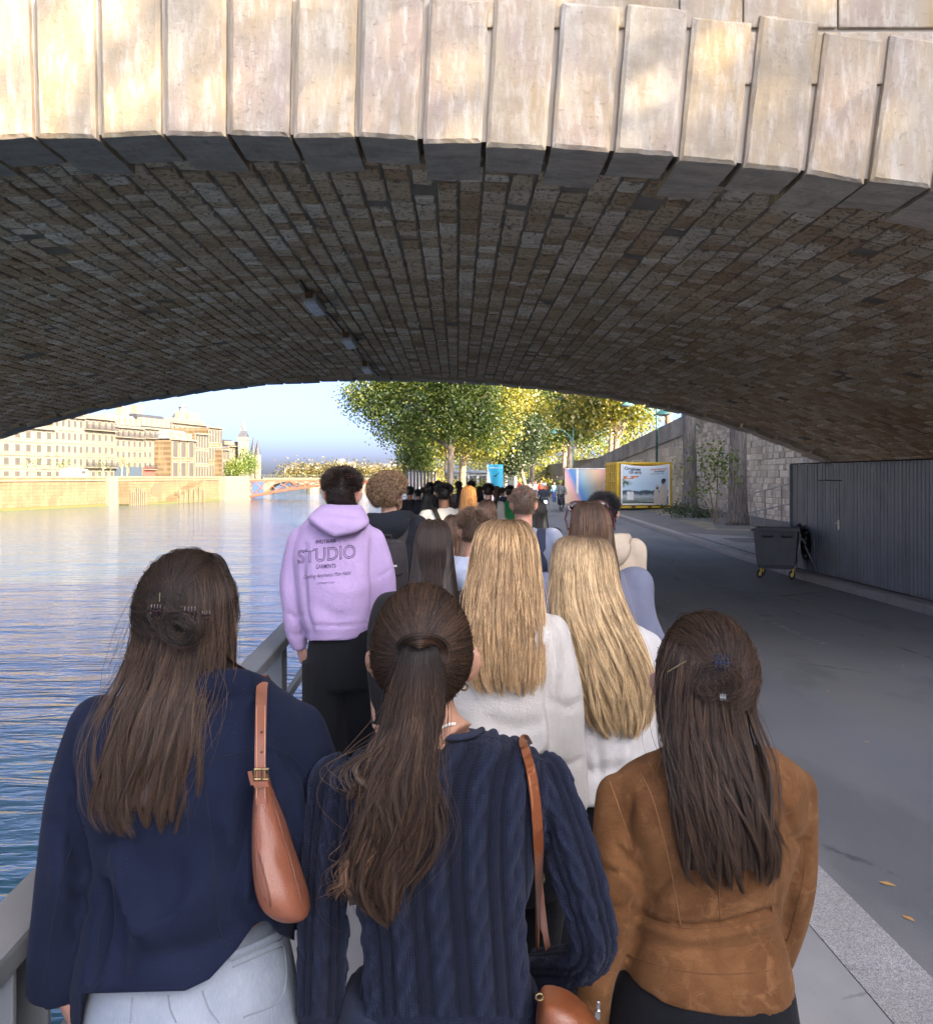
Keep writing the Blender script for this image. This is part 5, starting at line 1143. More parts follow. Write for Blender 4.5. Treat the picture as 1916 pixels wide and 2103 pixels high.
def sil_hair(rows, Y, base, n, rad, kind, parent, locks=70, wave=.004, seed=1, K=26, endvar=.10, clump=.55, fly=120, part=0., mass=True, jit=.012, wfreq=5., name='hair', t0max=.22, umax=1.0):
    """long hair: rows (py, xl, xr, y_surface offset, roundness) from crown to tips"""
    a = dense(rows, 6); S = len(a); r = np.random.default_rng(seed); base = np.array(base)
    tg = np.linspace(0, 1, S)
    # arc-length parameter so that strands are even along their run
    Yc = Y + a[:, 3]; cz = EYE - (a[:, 0] - HZ) / F * Yc; s = np.concatenate([[0], np.cumsum(np.hypot(np.diff(cz), np.diff(Yc)))]); s /= s[-1]
    def surf(t, u):
        q = [np.interp(t, s, a[:, j]) for j in range(5)]; Yd = Y + q[3] + q[4] * (1 - np.sqrt(np.clip(1 - np.clip(u, -1, 1) ** 2, 0, 1)))
        px = (q[1] + q[2]) / 2 + u * (q[2] - q[1]) / 2
        return np.stack([(px - CX) / F * Yd, Yd, EYE - (q[0] - HZ) / F * Yd], -1)
    lu = np.sort(r.uniform(-1, 1, locks)); lph = r.uniform(0, 6.28, (locks, 3)); lend = 1 - endvar * r.random(locks) ** 1.5; lam = r.uniform(.3, 1.3, locks); ldep = r.normal(0, 1, locks)
    ui = np.sin(r.uniform(-math.pi / 2, math.pi / 2, n)) * .25 + r.uniform(-1, 1, n) * .75; ui = np.clip(ui, -1, 1) * umax; li = np.clip(np.searchsorted(lu, ui + r.normal(0, .03, n)), 0, locks - 1)
    t0 = r.random(n) ** 2.2 * t0max; t1 = lend[li] * r.uniform(.93, 1.0, n); t1 = np.where(r.random(n) < .08, t1 * r.uniform(.6, .95, n), t1)
    tt = t0[:, None] + (t1 - t0)[:, None] * np.linspace(0, 1, K)[None]
    g = np.clip((tt - .12) / .5, 0, 1)
    u = ui[:, None] + (lu[li] - ui)[:, None] * clump * g + (r.normal(0, .012, n))[:, None] * tt
    u = u + part * (1 - np.clip(tt / .2, 0, 1))
    P = surf(tt, np.clip(u, -1, 1))
    w = wave * lam[li][:, None] * np.clip((tt - .25) / .5, 0, 1)
    P[..., 0] += w * np.sin(tt * wfreq * 2.2 + lph[li, 0][:, None]) * 2 + r.normal(0, .0012, n)[:, None] * np.sin(tt * 14 + r.uniform(0, 6, n)[:, None])
    P[..., 1] += w * np.cos(tt * wfreq * 2.6 + lph[li, 1][:, None]) + (np.abs(r.normal(0, jit, n))[:, None] + ldep[li][:, None] * .004 * g) * np.clip(tt * 4, .25, 1)
    if fly:
        k = r.choice(n, fly, replace=False); amp = r.gamma(2., .0036, fly)[:, None] * np.clip(tt[k] * 2, 0.25, 1)
        ph = r.uniform(0, 6.28, (fly, 1)); P[k, :, 0] += amp * np.sin(tt[k] * r.uniform(3, 9, (fly, 1)) + ph) * 1.6 + np.sign(u[k]) * amp * .8; P[k, :, 1] -= np.abs(amp * np.cos(tt[k] * 5 + ph)) * .8; P[k, :, 2] += amp * .5 * np.sin(tt[k] * 6 + ph)
    h = None
    if mass:
        mb = MB(); us = np.linspace(-.9, .9, 13); M_ = np.linspace(.02, .93, 40); vs = []
        for t in M_:
            q = surf(np.full(13, t), us); q[:, 1] += .014
            for p in q: vs.append(tuple(p - base))
            for p in q[::-1]: vs.append(tuple(p - base + np.array([0, .03, 0])))
        mb.add(vs, [(i * 26 + j, i * 26 + (j + 1) % 26, (i + 1) * 26 + (j + 1) % 26, (i + 1) * 26 + j) for i in range(39) for j in range(26)] + [tuple(range(26))[::-1], tuple(range(39 * 26, 40 * 26))])
        h = mb.build(name, HAIR[kind][1], parent, True)
    curves('hair_strands' if h else name, P - base, rad, HAIR[kind][0], h or parent)
    return h
def head_hair(c, yaw, kind, parent, n, length, rad, rx=.078, ry=.098, rz=.118, style='short', seed=1, base=None, face=.35):
    """short, buzzed or curly hair rooted over the skull; c = centre of the skull in the parent's space"""
    r = np.random.default_rng(seed); d = r.normal(size=(n * 3, 3)); d /= np.linalg.norm(d, axis=1)[:, None]
    low = np.where(d[:, 1] > .25, .32 + .45 * (d[:, 1] - .25), np.where(np.abs(d[:, 0]) > .8, -.10, -.70))
    d = d[(d[:, 2] > low)][:n]; n = len(d); K = 7 if style != 'curly' else 22
    RZ = np.where(d[:, 2:] > 0, rz, rz * 1.22); root = d * np.concatenate([np.full((n, 1), rx), np.full((n, 1), ry), RZ], 1); t = np.linspace(0, 1, K)[None, :, None]
    nr = d / np.array([rx, ry, rz]); nr /= np.linalg.norm(nr, axis=1)[:, None]
    L = length * r.uniform(.6, 1.15, n)
    if style == 'short':
        crown = np.array([0, -.35, .94]); fl = d - crown * (d @ crown)[:, None]; fl /= np.linalg.norm(fl, axis=1)[:, None] + 1e-6
        fl += r.normal(0, .22, (n, 3)); side = np.clip(1 - (d[:, 2] + .1) / .5, 0, 1); L = L * (1 - .72 * side)
        P = root[:, None] + (nr[:, None] * .26 * t + fl[:, None] * .85 * t ** 1.3) * L[:, None, None]
    elif style == 'buzz':
        P = root[:, None] + (nr[:, None] + r.normal(0, .25, (n, 3))[:, None]) * t * L[:, None, None]
    else:
        a = np.cross(nr, r.normal(size=(n, 3))); a /= np.linalg.norm(a, axis=1)[:, None]; b = np.cross(nr, a); nl = 200
        lk = r.normal(size=(nl, 3)); lk /= np.linalg.norm(lk, axis=1)[:, None]; li = np.argmax(d @ lk.T, 1); ph = r.uniform(0, 6.28, nl)[li] + r.normal(0, .25, n); q = r.uniform(2.0, 3.4, nl)[li]; cr = r.uniform(.011, .019, nl)[li]
        L = L * (1 - .45 * np.clip(-d[:, 2], 0, 1)); dr = (lk[li] - d) * .5 * np.array([rx, ry, rz])
        ang = (t[..., 0] * q[:, None] * 6.28 + ph[:, None])[..., None]; e1 = np.cross(lk, [0.3, .2, 1.]); e1 /= np.linalg.norm(e1, axis=1)[:, None]; e2 = np.cross(lk, e1); a, b = e1[li], e2[li]
        P = root[:, None] + nr[:, None] * t * L[:, None, None] + dr[:, None] * t + (a[:, None] * np.cos(ang) + b[:, None] * np.sin(ang)) * (cr[:, None, None] * np.clip(t * 3, 0, 1)); P[..., 2] -= .012 * (t[..., 0] ** 2)
    cs, sn = math.cos(yaw), math.sin(yaw); Rm = np.array([[cs, -sn, 0], [sn, cs, 0], [0, 0, 1]])
    P = P @ Rm.T + np.array(c)
    mb = MB(); k = {'buzz': 1.0, 'short': 1.02}.get(style, 1.03); bl = MB(); bl.ball((0, 0, 0), (rx * k, ry * k, rz * k), 14)
    vs = []
    for v in bl.v:
        x, y, z = v; z = z if z > 0 else z * 1.22; dz = z / rz / (1 if z > 0 else 1.22); dy = y / ry; dx = abs(x) / rx
        lw = .30 + .45 * (dy - .25) if dy > .25 else (-.12 if dx > .8 else -.72)
        s = 1 if dz > lw else .86
        vs.append(tuple(Rm @ np.array([x * s, y * s, z * s]) + np.array(c)))
    mb.v = vs; mb.f = bl.f; mb.mi = bl.mi; h = mb.build('hair', HAIR[kind][1], parent, True)
    curves('hair_strands', P, rad, HAIR[kind][0], h, taper=style != 'buzz'); return h

# ---- bodies
def m_skin(name, c):
    t = NT(name); co = t.co(); n = t.noise(co, 30, 4); col = t.mix(n, mul(c, .85), c)
    t.set(Base_Color=col, Roughness=.5, Specular_IOR_Level=.35, Subsurface_Weight=.12, Subsurface_Radius=(.6, .25, .15), Subsurface_Scale=.01, Normal=t.bump(t.noise(co, 240, 3), .15, .002)); return t.m
SKIN = {'fair': m_skin('fair_skin', (.50, .29, .21)), 'tan': m_skin('tan_skin', (.40, .215, .14)), 'brown': m_skin('brown_skin', (.20, .10, .06)), 'pink': m_skin('pinkish_skin', (.50, .265, .19))}
HEADR = [(0., .026, .086, .0), (.012, .040, .093, -.012), (.035, .052, .094, -.025), (.06, .060, .093, -.045), (.085, .065, .090, -.066), (.115, .0705, .087, -.088), (.145, .0755, .091, -.101), (.175, .0745, .087, -.103), (.198, .066, .072, -.094), (.216, .049, .046, -.070), (.227, .026, .016, -.036), (.230, .012, .004, -.018)]
def head_into(mb, chin, yaw=0., pitch=0., s=1.0, ears=True, eo=0.):
    m = Euler((pitch, 0, yaw)).to_matrix(); chin = V(chin)
    def T(x, y, z): return chin + m @ V((x * s, y * s, z * s))
    rx, fy = m @ V((1, 0, 0)) * s, m @ V((0, 1, 0)) * s
    loft(mb, [(T(0, (yf + yb) / 2, z), rx * w, fy * ((yf - yb) / 2), fy * (-(yf - yb) / 2)) for z, w, yf, yb in dense(HEADR, 2)], 24, 2.15)
    mb.tube([T(0, .082, .122), T(0, .100, .098), T(0, .112, .082), T(0, .096, .072)], [.008 * s, .010 * s, .013 * s, .010 * s], 8)     # nose
    mb.tube([T(-.022, .088, .050), T(0, .095, .052), T(.022, .088, .050)], [.005 * s, .0075 * s, .005 * s], 8)                          # lips
    mb.tube([T(-.05, .074, .133), T(-.02, .090, .134), T(.02, .090, .134), T(.05, .074, .133)], .007 * s, 8)                             # brow
    if ears:
        for q in (-1, 1):
            pts = [T(q * .070, .004, .080), T(q * (.078 + eo * .6), .0, .088), T(q * (.086 + eo), -.008, .112), T(q * (.086 + eo), -.012, .132), T(q * (.080 + eo * .8), -.004, .145), T(q * .072, .004, .138)]
            mb.tube(pts, [.008 * s, .010 * s, .0105 * s, .010 * s, .008 * s, .006 * s], 8); mb.ball(T(q * (.076 + eo * .7), .0, .110), (.007 * s, .018 * s, .027 * s), 6)
def hand_into(mb, wrist, d, side, curl=.35, s=1.0, back=None):
    """d = direction of the hand, side = +1 right hand; back = direction the back of the hand faces"""
    d = V(d).normalized(); bk = V(back or (side, 0, 0)); bk = (bk - d * bk.dot(d)).normalized(); w = d.cross(bk) * (1 if side > 0 else -1)   # w: towards the little finger
    w = w * -1 if False else w
    P = lambda a, b, c: V(wrist) + (d * a + w * b + bk * c) * s
    loft(mb, [(P(a, 0, 0), w * (hw * s), bk * (.013 * s), bk * (-.015 * s)) for a, hw in ((-.02, .024), (.01, .029), (.045, .038), (.08, .040), (.095, .036))], 14, 2.4)
    for i, (b, L) in enumerate(((-.029, .070), (-.010, .079), (.010, .073), (.028, .058))):
        c = curl * (1 + .12 * i); p0 = P(.08, b * .95, 0); dirs = [0.4 * c, 1.1 * c, 1.9 * c]; pts = [p0, P(.094, b, .001)]; q = pts[-1]
        for k, fr in enumerate((.42, .31, .27)):
            a_ = dirs[k]; q = q + (d * math.cos(a_) - bk * math.sin(a_)) * (L * fr * s); pts.append(q)
        mb.tube(pts, [.0092 * s, .009 * s, .0085 * s, .008 * s, .0062 * s], 8)
    pts = [P(.012, -.022, -.004), P(.035, -.040, -.012), P(.062, -.050, -.022), P(.085, -.048, -.030)]
    mb.tube(pts, [.012 * s, .0115 * s, .0098 * s, .0072 * s], 8)
def pose(kind='A', sit=False):
    st = .17 if kind == 'A' else -.17
    J = dict(shL=V((-.175, -.01, 1.405)), shR=V((.175, -.01, 1.405)), elL=V((-.235, -.03 + st * .25, 1.13)), elR=V((.235, -.03 - st * .25, 1.13)), wrL=V((-.235, .05 + st * .55, .885)), wrR=V((.235, .05 - st * .55, .885)),
             hipL=V((-.088, 0, .91)), hipR=V((.088, 0, .91)), knL=V((-.092, .05 - st * .6, .49)), knR=V((.092, .05 + st * .6, .49)), anL=V((-.088, -.05 - st * 1.25, .085)), anR=V((.088, -.05 + st * 1.25, .085)))
    return J
TOR = [(.84, .150, .095, .120), (.92, .168, .105, .125), (1.0, .160, .105, .108), (1.08, .143, .100, .092), (1.18, .150, .105, .100), (1.29, .168, .110, .112), (1.37, .165, .092, .108), (1.425, .120, .062, .088), (1.46, .066, .05, .064)]
def torso_into(mb, sc=1.0, infl=0., z0=0., shw=1.0):
    loft(mb, [(V((0, 0, z)), V((w * shw + infl, 0, 0)), V((0, yf + infl, 0)), V((0, -(yb + infl), 0))) for z, w, yf, yb in dense([t for t in TOR if t[0] >= z0], 2)], 26, 2.3)
def body_mesh(J, voxel=.011, yaw=0., pitch=0., hv=.0055):
    mb = MB(); torso_into(mb); mb.tube([V((0, -.03, 1.40)), V((0, -.012, 1.47)), V((0, .0, 1.58))], [.062, .055, .056], 14); head_into(mb, (0, .0, 1.52), yaw, pitch)
    for s in 'LR':
        mb.tube([J['sh' + s], J['sh' + s].lerp(J['el' + s], .5), J['el' + s], J['el' + s].lerp(J['wr' + s], .4), J['wr' + s]], [.052, .046, .037, .037, .026], 12)
        mb.tube([J['hip' + s], J['hip' + s].lerp(J['kn' + s], .4), J['kn' + s], J['kn' + s].lerp(J['an' + s], .35), J['an' + s]], [.088, .078, .054, .054, .035], 12)
        mb.tube([J['an' + s] + V((0, -.03, -.03)), J['an' + s] + V((0, .06, -.045)), J['an' + s] + V((0, .16, -.055))], [.036, .036, .026], 10)
    me = remesh(mb, voxel, 3)
    hb = MB()
    for s, q in (('L', -1), ('R', 1)):
        hand_into(hb, J['wr' + s], (J['wr' + s] - J['el' + s]).normalized() + V((0, .15, 0)), q, .55)
        hb.tube([J['wr' + s] - (J['wr' + s] - J['el' + s]).normalized() * .08, J['wr' + s]], [.03, .027], 10)
    return join_meshes(me, remesh(hb, hv, 2))
def join_meshes(a, b):
    bm = bmesh.new(); bm.from_mesh(a); bm.from_mesh(b); bm.to_mesh(a); bm.free(); bpy.data.meshes.remove(b)
    a.polygons.foreach_set('use_smooth', [True] * len(a.polygons)); return a
def top_mesh(J, infl=.028, z0=.90, cuff=.96, voxel=.013, shw=1.06, sl=.07, seed=3, wr=.010):
    mb = MB(); torso_into(mb, infl=infl, z0=z0, shw=shw)
    mb.tube([V((0, -.028, 1.42)), V((0, -.018, 1.475))], [.085, .074], 16)
    for s in 'LR':
        a, b, c = J['sh' + s], J['el' + s], J['wr' + s]; mb.ball(a, sl + .007, 8); mb.tube([a + (V((0, 0, .0))), a.lerp(b, .35), b, b.lerp(c, .5), b.lerp(c, cuff)], [sl + .008, sl, sl * .90, sl * .82, sl * .62], 14)
    me = remesh(mb, voxel, 5); return folds(me, [], wr, seed)
def hood_mesh(big=1.0):
    mb = MB()
    mb.tube([V((-.10, .07, 1.475)), V((-.125, -.02, 1.485)), V((-.09, -.11, 1.485)), V((0, -.145, 1.475)), V((.09, -.11, 1.485)), V((.125, -.02, 1.485)), V((.10, .07, 1.475))], [.030, .036, .040, .042, .040, .036, .030], 12)
    loft(mb, [(V((0, -.10 - .5 * k[2], k[0])), V((k[1], 0, 0)), V((0, .05, 0)), V((0, -k[2], 0))) for k in ((1.49, .11, .05), (1.45, .135, .065), (1.40, .12, .065), (1.35, .085, .055), (1.31, .035, .035))], 20)
    return folds(remesh(mb, .012, 5), [], .008, 9)
def trousers_mesh(J, rt=.105, rk=.082, ra=.075, voxel=.014, seed=5, ztop=1.03):
    mb = MB(); loft(mb, [(V((0, 0, z)), V((w, 0, 0)), V((0, yf, 0)), V((0, -yb, 0))) for z, w, yf, yb in ((.83, .165, .11, .135), (.92, .180, .115, .138), (ztop - .03, .170, .11, .115), (ztop, .160, .105, .105))], 24)
    for s in 'LR':
        h, k, a = J['hip' + s], J['kn' + s], J['an' + s]; mb.tube([h + V((0, 0, .02)), h.lerp(k, .4), k, k.lerp(a, .5), a + V((0, 0, -.03))], [rt, rt * .95, rk, ra * .98, ra], 14)
    return folds(remesh(mb, voxel, 4), [], .006, seed)
def skirt_mesh():
    mb = MB(); loft(mb, [(V((0, 0, z)), V((w, 0, 0)), V((0, w * .72, 0)), V((0, -w * .78, 0))) for z, w in ((.12, .26), (.5, .22), (.85, .19), (1.03, .155))], 30); return folds(remesh(mb, .014, 3), [], .006, 7)
def shoe_mesh(J):
    mb = MB()
    for s in 'LR':
        a = J['an' + s]; loft(mb, [(a + V((0, y, -.045 + dz)), V((w, 0, 0)), V((0, 0, h)), V((0, 0, -.04))) for y, w, h, dz in ((-.085, .024, .03, 0), (-.07, .036, .06, 0), (-.02, .040, .075, 0), (.06, .044, .045, 0), (.13, .046, .028, 0), (.175, .032, .016, 0))], 16)
    return remesh(mb, .009, 3)
CACHE = {}
def cached(key, fn):
    if key not in CACHE: CACHE[key] = fn()
    return CACHE[key]
def part(name, me, m, parent):
    o = bpy.data.objects.new(name, me); COL.objects.link(o); o.parent = parent
    if not me.materials: me.materials.append(m)
    o.material_slots[0].link = 'OBJECT'; o.material_slots[0].material = m; return o
def m_cloth(name, c, bump=.25, bs=260, rough=.9, c2=None, vs=3.5, sheen=.04, weave=0):
    if name in MATS: return MATS[name]
    t = NT(name); co = t.co(); n = t.noise(co, vs, 4); col = t.mix(t.ramp(n, [(.3, 0.), (.7, 1.)]), c2 or mul(c, .86), c)
    hz_ = t.noise(co, 70, 4, .65); col = t.mix(t.math('MULTIPLY', t.ramp(hz_, [(.35, 1.), (.6, 0.)]), .22), col, mul(c, .75))
    f = t.noise(co, bs, 3, .7); col = t.mix(t.math('MULTIPLY', t.ramp(f, [(.55, 0.), (.75, 1.)]), .25), col, mul(c, 1.35))
    t.set(Base_Color=col, Roughness=rough, Specular_IOR_Level=.15, Sheen_Weight=sheen, Sheen_Roughness=.5, Normal=t.bump(t.math('ADD', f, t.math('MULTIPLY', hz_, 1.5)), bump * 1.3, .004)); return t.m
EYEW = mk('eye_white', (.7, .68, .66), .2); EYED = mk('eye_dark', (.02, .015, .012), .2)
def eyes(parent, chin, yaw=0., s=1.):
    m = Euler((0, 0, yaw)).to_matrix(); mb = MB()
    for q in (-1, 1): mb.ball(V(chin) + m @ V((q * .031, .077, .116)) * s, .0115 * s, 6); mb.ball(V(chin) + m @ V((q * .031, .0855, .116)) * s, .0052 * s, 6, 1)
    mb.build('eyes', [EYEW, EYED], parent, True)
def person(px, pytop, Y, label, group, top=None, hair='short', hk='black', skin='fair', legs=None, shoe=(.03, .03, .03), sex='m', ps='A', ground=0., yaw=0., hood=False, hoodm=None, wide=1.0, turn=0., nh=2600, back=None, tlen=.9, hairlen=.024, skirt=False, glasses=False, X=None):
    """a walker seen from behind, scaled to the head height read off the photo"""
    z = EYE - (pytop - HZ) / F * Y; H = z - ground - (.012 if hair != 'curly' else .06); sc = H / 1.75
    e = empty('person', ((px - CX) / F * Y if X is None else X, Y, ground), yaw); e.scale = (sc * wide, sc, sc); tag(e, label, 'person', group)
    J = pose(ps); lv = 'n' if Y < 8 else 'f'; vx = .011 if Y < 8 else .018
    part('body', cached(('b', ps, round(turn, 2), lv), lambda: body_mesh(J, vx, turn, hv=.006 if Y < 8 else .009)), SKIN[skin], e)
    part('trousers' if not skirt else 'skirt', cached(('t', ps, skirt, lv), lambda: skirt_mesh() if skirt else trousers_mesh(J, voxel=.014 if Y < 8 else .02)), legs or m_cloth('black_denim', (.018, .019, .022)), e)
    part('shoes', cached(('s', ps), lambda: shoe_mesh(J)), mk('shoe_%02d%02d' % (int(shoe[0] * 99), int(shoe[2] * 99)), shoe, .6), e)
    part('jacket' if hood else 'top', cached(('j', ps, tlen, lv), lambda: top_mesh(J, z0=tlen, voxel=.012 if Y < 8 else .02)), top, e)
    if hood: part('hood', cached(('h',), hood_mesh), hoodm or top, e)
    eyes(e, (0, 0, 1.52), turn)
    c = (0, -.006, 1.52 + .128)
    m = Euler((0, 0, turn)).to_matrix(); c = tuple(V((0, 0, 1.662)) + m @ V((0, -.008, 0)))
    if hair in ('short', 'buzz', 'curly'):
        head_hair(c, turn, hk, e, nh, hairlen, .00055 if Y < 7 else .0010, style=hair, seed=int(px), rx=.0815, ry=.1075, rz=.0935)
    elif hair in ('long', 'pony', 'bun'):
        r = np.random.default_rng(int(px)); N = nh; K = 16
        u = r.uniform(-1, 1, N); t0 = r.random(N) ** 2 * .25; L = (.50 if hair == 'long' else .0)
        # head part
        mb = MB(); bl = MB(); bl.ball((0, 0, 0), (.084, .105, .118), 12)
        mb.v = [tuple(V(c) + m @ V((x, y * (1 if z_ > .02 or y < .02 else .8), z_))) for x, y, z_ in bl.v]; mb.f = bl.f; mb.mi = bl.mi
        if hair == 'long':
            loft(mb, [(V(c) + V((0, -.05 - dy, dz)), V((w, 0, 0)), V((0, .05, 0)), V((0, -.045, 0))) for dz, w, dy in ((.02, .082, .005), (-.08, .092, .012), (-.18, .105, .03), (-.3, .115, .055), (-.42, .105, .06), (-.47, .06, .055))], 18)
        if hair == 'pony': mb.tube([V(c) + V((0, -.10, .01)), V(c) + V((.01, -.15, -.02)), V(c) + V((.0, -.16, -.12)), V(c) + V((-.01, -.15, -.24))], [.03, .035, .038, .01], 10)
        if hair == 'bun': mb.ball(V(c) + V((0, -.10, .04)), .048, 8)
        h = mb.build('hair', HAIR[hk][1], e, True)
        rows = [(.118, 0.02, -.0), (.105, .05, -.045), (.07, .075, -.085), (.0, .088, -.112), (-.08, .096, -.112), (-.18, .108, -.125), (-.3, .118, -.145), (-.42, .108, -.15), (-.5, .085, -.145)] if hair != 'pony' else [(.118, .02, 0), (.105, .05, -.05), (.07, .078, -.09), (.02, .05, -.14), (-.03, .035, -.19), (-.12, .04, -.2), (-.24, .02, -.19)]
        a = dense(rows, 4); s = np.linspace(0, 1, len(a)); tt = t0[:, None] + (1 - .12 * r.random(N) - t0)[:, None] * np.linspace(0, 1, K)[None]
        q = [np.interp(tt, s, a[:, j]) for j in range(3)]; uu = u[:, None] + .05 * np.sin(tt * 8 + np.round(u * 20)[:, None]) * tt
        P = np.stack([q[1] * uu, q[2] + .10 * (1 - np.sqrt(np.clip(1 - np.clip(uu, -1, 1) ** 2, 0, 1))) + r.random((N, 1)) * .012 - .006, q[0]], -1) + np.array(c)
        curves('hair_strands', P, .0007 if Y < 7 else .0012, HAIR[hk][0], h)
    if glasses:
        mb = MB(); f = lambda x, y, z_: V((0, 0, 1.52)) + m @ V((x, y, z_))
        for q_ in (-1, 1):
            mb.tube([f(q_ * .083, -.01, .118), f(q_ * .078, .06, .122), f(q_ * .066, .098, .12)], .0022, 6)
            mb.tube([f(q_ * .034 + .028 * math.cos(a_), .104, .113 + .022 * math.sin(a_)) for a_ in np.linspace(0, 6.28, 13)], .002, 6)
        mb.build('glasses', M_BLK, e)
    return e
def backpack(e, m, label=None, flap=True, straps=True, z=1.12, small=1.0):
    b = empty('backpack', e.location, e.rotation_euler.z); b.scale = e.scale; tag(b, label, 'backpack', 'backpacks in the crowd')
    mb = MB(); loft(mb, [(V((0, -.235, z - .20 + dz * small)), V((w, 0, 0)), V((0, .085, 0)), V((0, -d, 0))) for dz, w, d in ((0, .10, .03), (.03, .135, .065), (.2, .14, .085), (.34, .13, .075), (.40, .10, .05), (.42, .06, .03))], 22, 3.0)
    part('bag_body', remesh(mb, .012, 4), m, b)
    if flap:
        mb = MB(); loft(mb, [(V((0, -.255, z + dz)), V((w, 0, 0)), V((0, .08, 0)), V((0, -d, 0))) for dz, w, d in ((-.02, .06, .075), (0., .12, .082), (.1, .135, .086), (.18, .125, .075), (.21, .1, .05))], 22, 3.0); part('flap', remesh(mb, .01, 3), m, b)
        mb = MB(); mb.box((.05, -.352, z + .06), (.05, .004, .012)); mb.build('badge', mk('silver_badge', (.5, .5, .5), .4), b)
    if straps:
        for q in (-1, 1):
            mb = MB(); pts = [V((q * .08, -.17, z + .18)), V((q * .10, -.15, 1.37)), V((q * .105, -.09, 1.46)), V((q * .115, .0, 1.485)), V((q * .12, .10, 1.42)), V((q * .11, .15, 1.25))]
            for p0, p1 in zip(pts, pts[1:]): mb.add([p0 + V((-.028, 0, 0)), p0 + V((.028, 0, 0)), p1 + V((.028, 0, 0)), p1 + V((-.028, 0, 0))], [(0, 1, 2, 3)])
            o = mb.build('strap', m, b); o.modifiers.new('s', 'SOLIDIFY').thickness = .012
        mb = MB(); mb.tube([V((-.03, -.23, z + .2)), V((-.03, -.25, z + .25)), V((.03, -.25, z + .25)), V((.03, -.23, z + .2))], .007, 6); mb.build('grab_loop', m, b)
    return b
# ------------------------------------------------------------------ the walkers nearest the camera, measured from the photo
def fg_body(Y, chin, rows, arms, hipx, hands=(), skin='fair', yaw=0., pitch=0., hs=1.0, base=None, neck=None, st=.12, hipz=.86, neck_r=.05, eo=0.):
    """one continuous body inside the clothes: head, neck, torso, arms, legs, feet"""
    mb = MB(); chin = V(chin); head_into(mb, chin, yaw, pitch, hs, eo=eo)
    nb = neck or (chin + V((0, -.03, -.13))); mb.tube([nb, nb.lerp(chin + V((0, -.02, .03)), .5), chin + V((0, -.015, .06))], [neck_r * 1.3, neck_r, neck_r * 1.02], 14)
    rs = []
    for (pl, xl, pr, xr, fr, bk, dy) in dense(rows, 2):
        a, b = W(xl, pl, Y + dy), W(xr, pr, Y + dy); rs.append(((a + b) / 2, (b - a) / 2 * .74, V((0, fr * .72, 0)), V((0, -bk * .72, 0))))
    loft(mb, rs, 24)
    lowest = min(r[0].z for r in rs); cx = chin.x
    loft(mb, [(V((hipx, Y + .02, z)), V((w, 0, 0)), V((0, .09, 0)), V((0, -.10, 0))) for z, w in ((hipz - .05, .10), (hipz, .125), (max(lowest + .1, hipz + .12), .11))], 20)
    wr = []
    for pts in arms:
        P = [W(x, y, Y + dy) for x, y, r, dy in pts]; Rr = [r / F * (Y + dy) * .58 for x, y, r, dy in pts]; Rr[-1] = min(.027, Rr[-1] * 1.2); mb.tube(P, Rr, 10); wr.append((P[-1], (P[-1] - P[-2]).normalized()))
    for q in (-1, 1):
        h = V((hipx + q * .085, Y + .02, hipz)); k = V((hipx + q * .09, Y + .04 + q * st * .6, .47)); a = V((hipx + q * .085, Y - .04 + q * st * 1.3, .085))
        mb.tube([h, k, a], [.075, .048, .032], 10); mb.tube([a + V((0, -.03, -.03)), a + V((0, .07, -.045)), a + V((0, .16, -.055))], [.034, .034, .025], 8)
    me = remesh(mb, .010, 3); hb = MB(); n = 0
    for i, side, d, curl, back, ext in hands:
        p, dd = wr[i]; w0 = p + dd * ext; hand_into(hb, w0, V(d) if d else dd, side, curl, 1.0, back); hb.tube([p - dd * .06, w0 + dd * .01], [.027, .026], 10); n += 1
    if n: me = join_meshes(me, remesh(hb, .004, 2))
    return me
def fg(label, base, group='women walking nearest the camera'):
    e = empty('person', base); tag(e, label, 'person', group); return e
def legs_world(e, base, hipx, Y, hipz, m, rt=.105, rk=.085, ra=.08, st=.12, rows=None, name='trousers', top=None):
    mb = MB()
    if rows: loft(mb, rows_torso(rows, Y), 28)
    else: loft(mb, [(V((hipx, Y + .01, z)), V((w, 0, 0)), V((0, .12, 0)), V((0, -.135, 0))) for z, w in ((hipz - .12, .16), (hipz - .04, .18), (hipz + .04, .185), (hipz + .16, .16))], 24)
    for q in (-1, 1):
        h = V((hipx + q * .088, Y + .02, hipz + .0)); k = V((hipx + q * .095, Y + .04 + q * st * .6, .47)); a = V((hipx + q * .09, Y - .04 + q * st * 1.3, .05))
        mb.tube([h, h.lerp(k, .45), k, k.lerp(a, .5), a], [rt, rt * .97, rk, ra, ra * 1.05], 14)
    me = folds(remesh(mb, .011, 4), [], .004, 4); o = link(name, localise(me, base), m, e)
    sb = MB()
    for q in (-1, 1):
        a = V((hipx + q * .088, Y - .04 + q * st * 1.3, .085))
        loft(sb, [(a + V((0, y, -.045)), V((w, 0, 0)), V((0, 0, h)), V((0, 0, -.04))) for y, w, h in ((-.085, .024, .03), (-.07, .036, .06), (-.02, .040, .075), (.06, .044, .045), (.13, .046, .028), (.175, .032, .016))], 14)
    link('shoes', localise(remesh(sb, .009, 3), base), mk('white_sneaker', (.6, .6, .58), .6), e)
    return o
def seam(e, base, bv, pts, r, m, name='seam', off=.0, per=5):
    q = dense(pts, per); mb = MB(); mb.tube([drape(bv, x, y, off) - V(base) for x, y in q], r, 6); return mb.build(name, m, e, True)
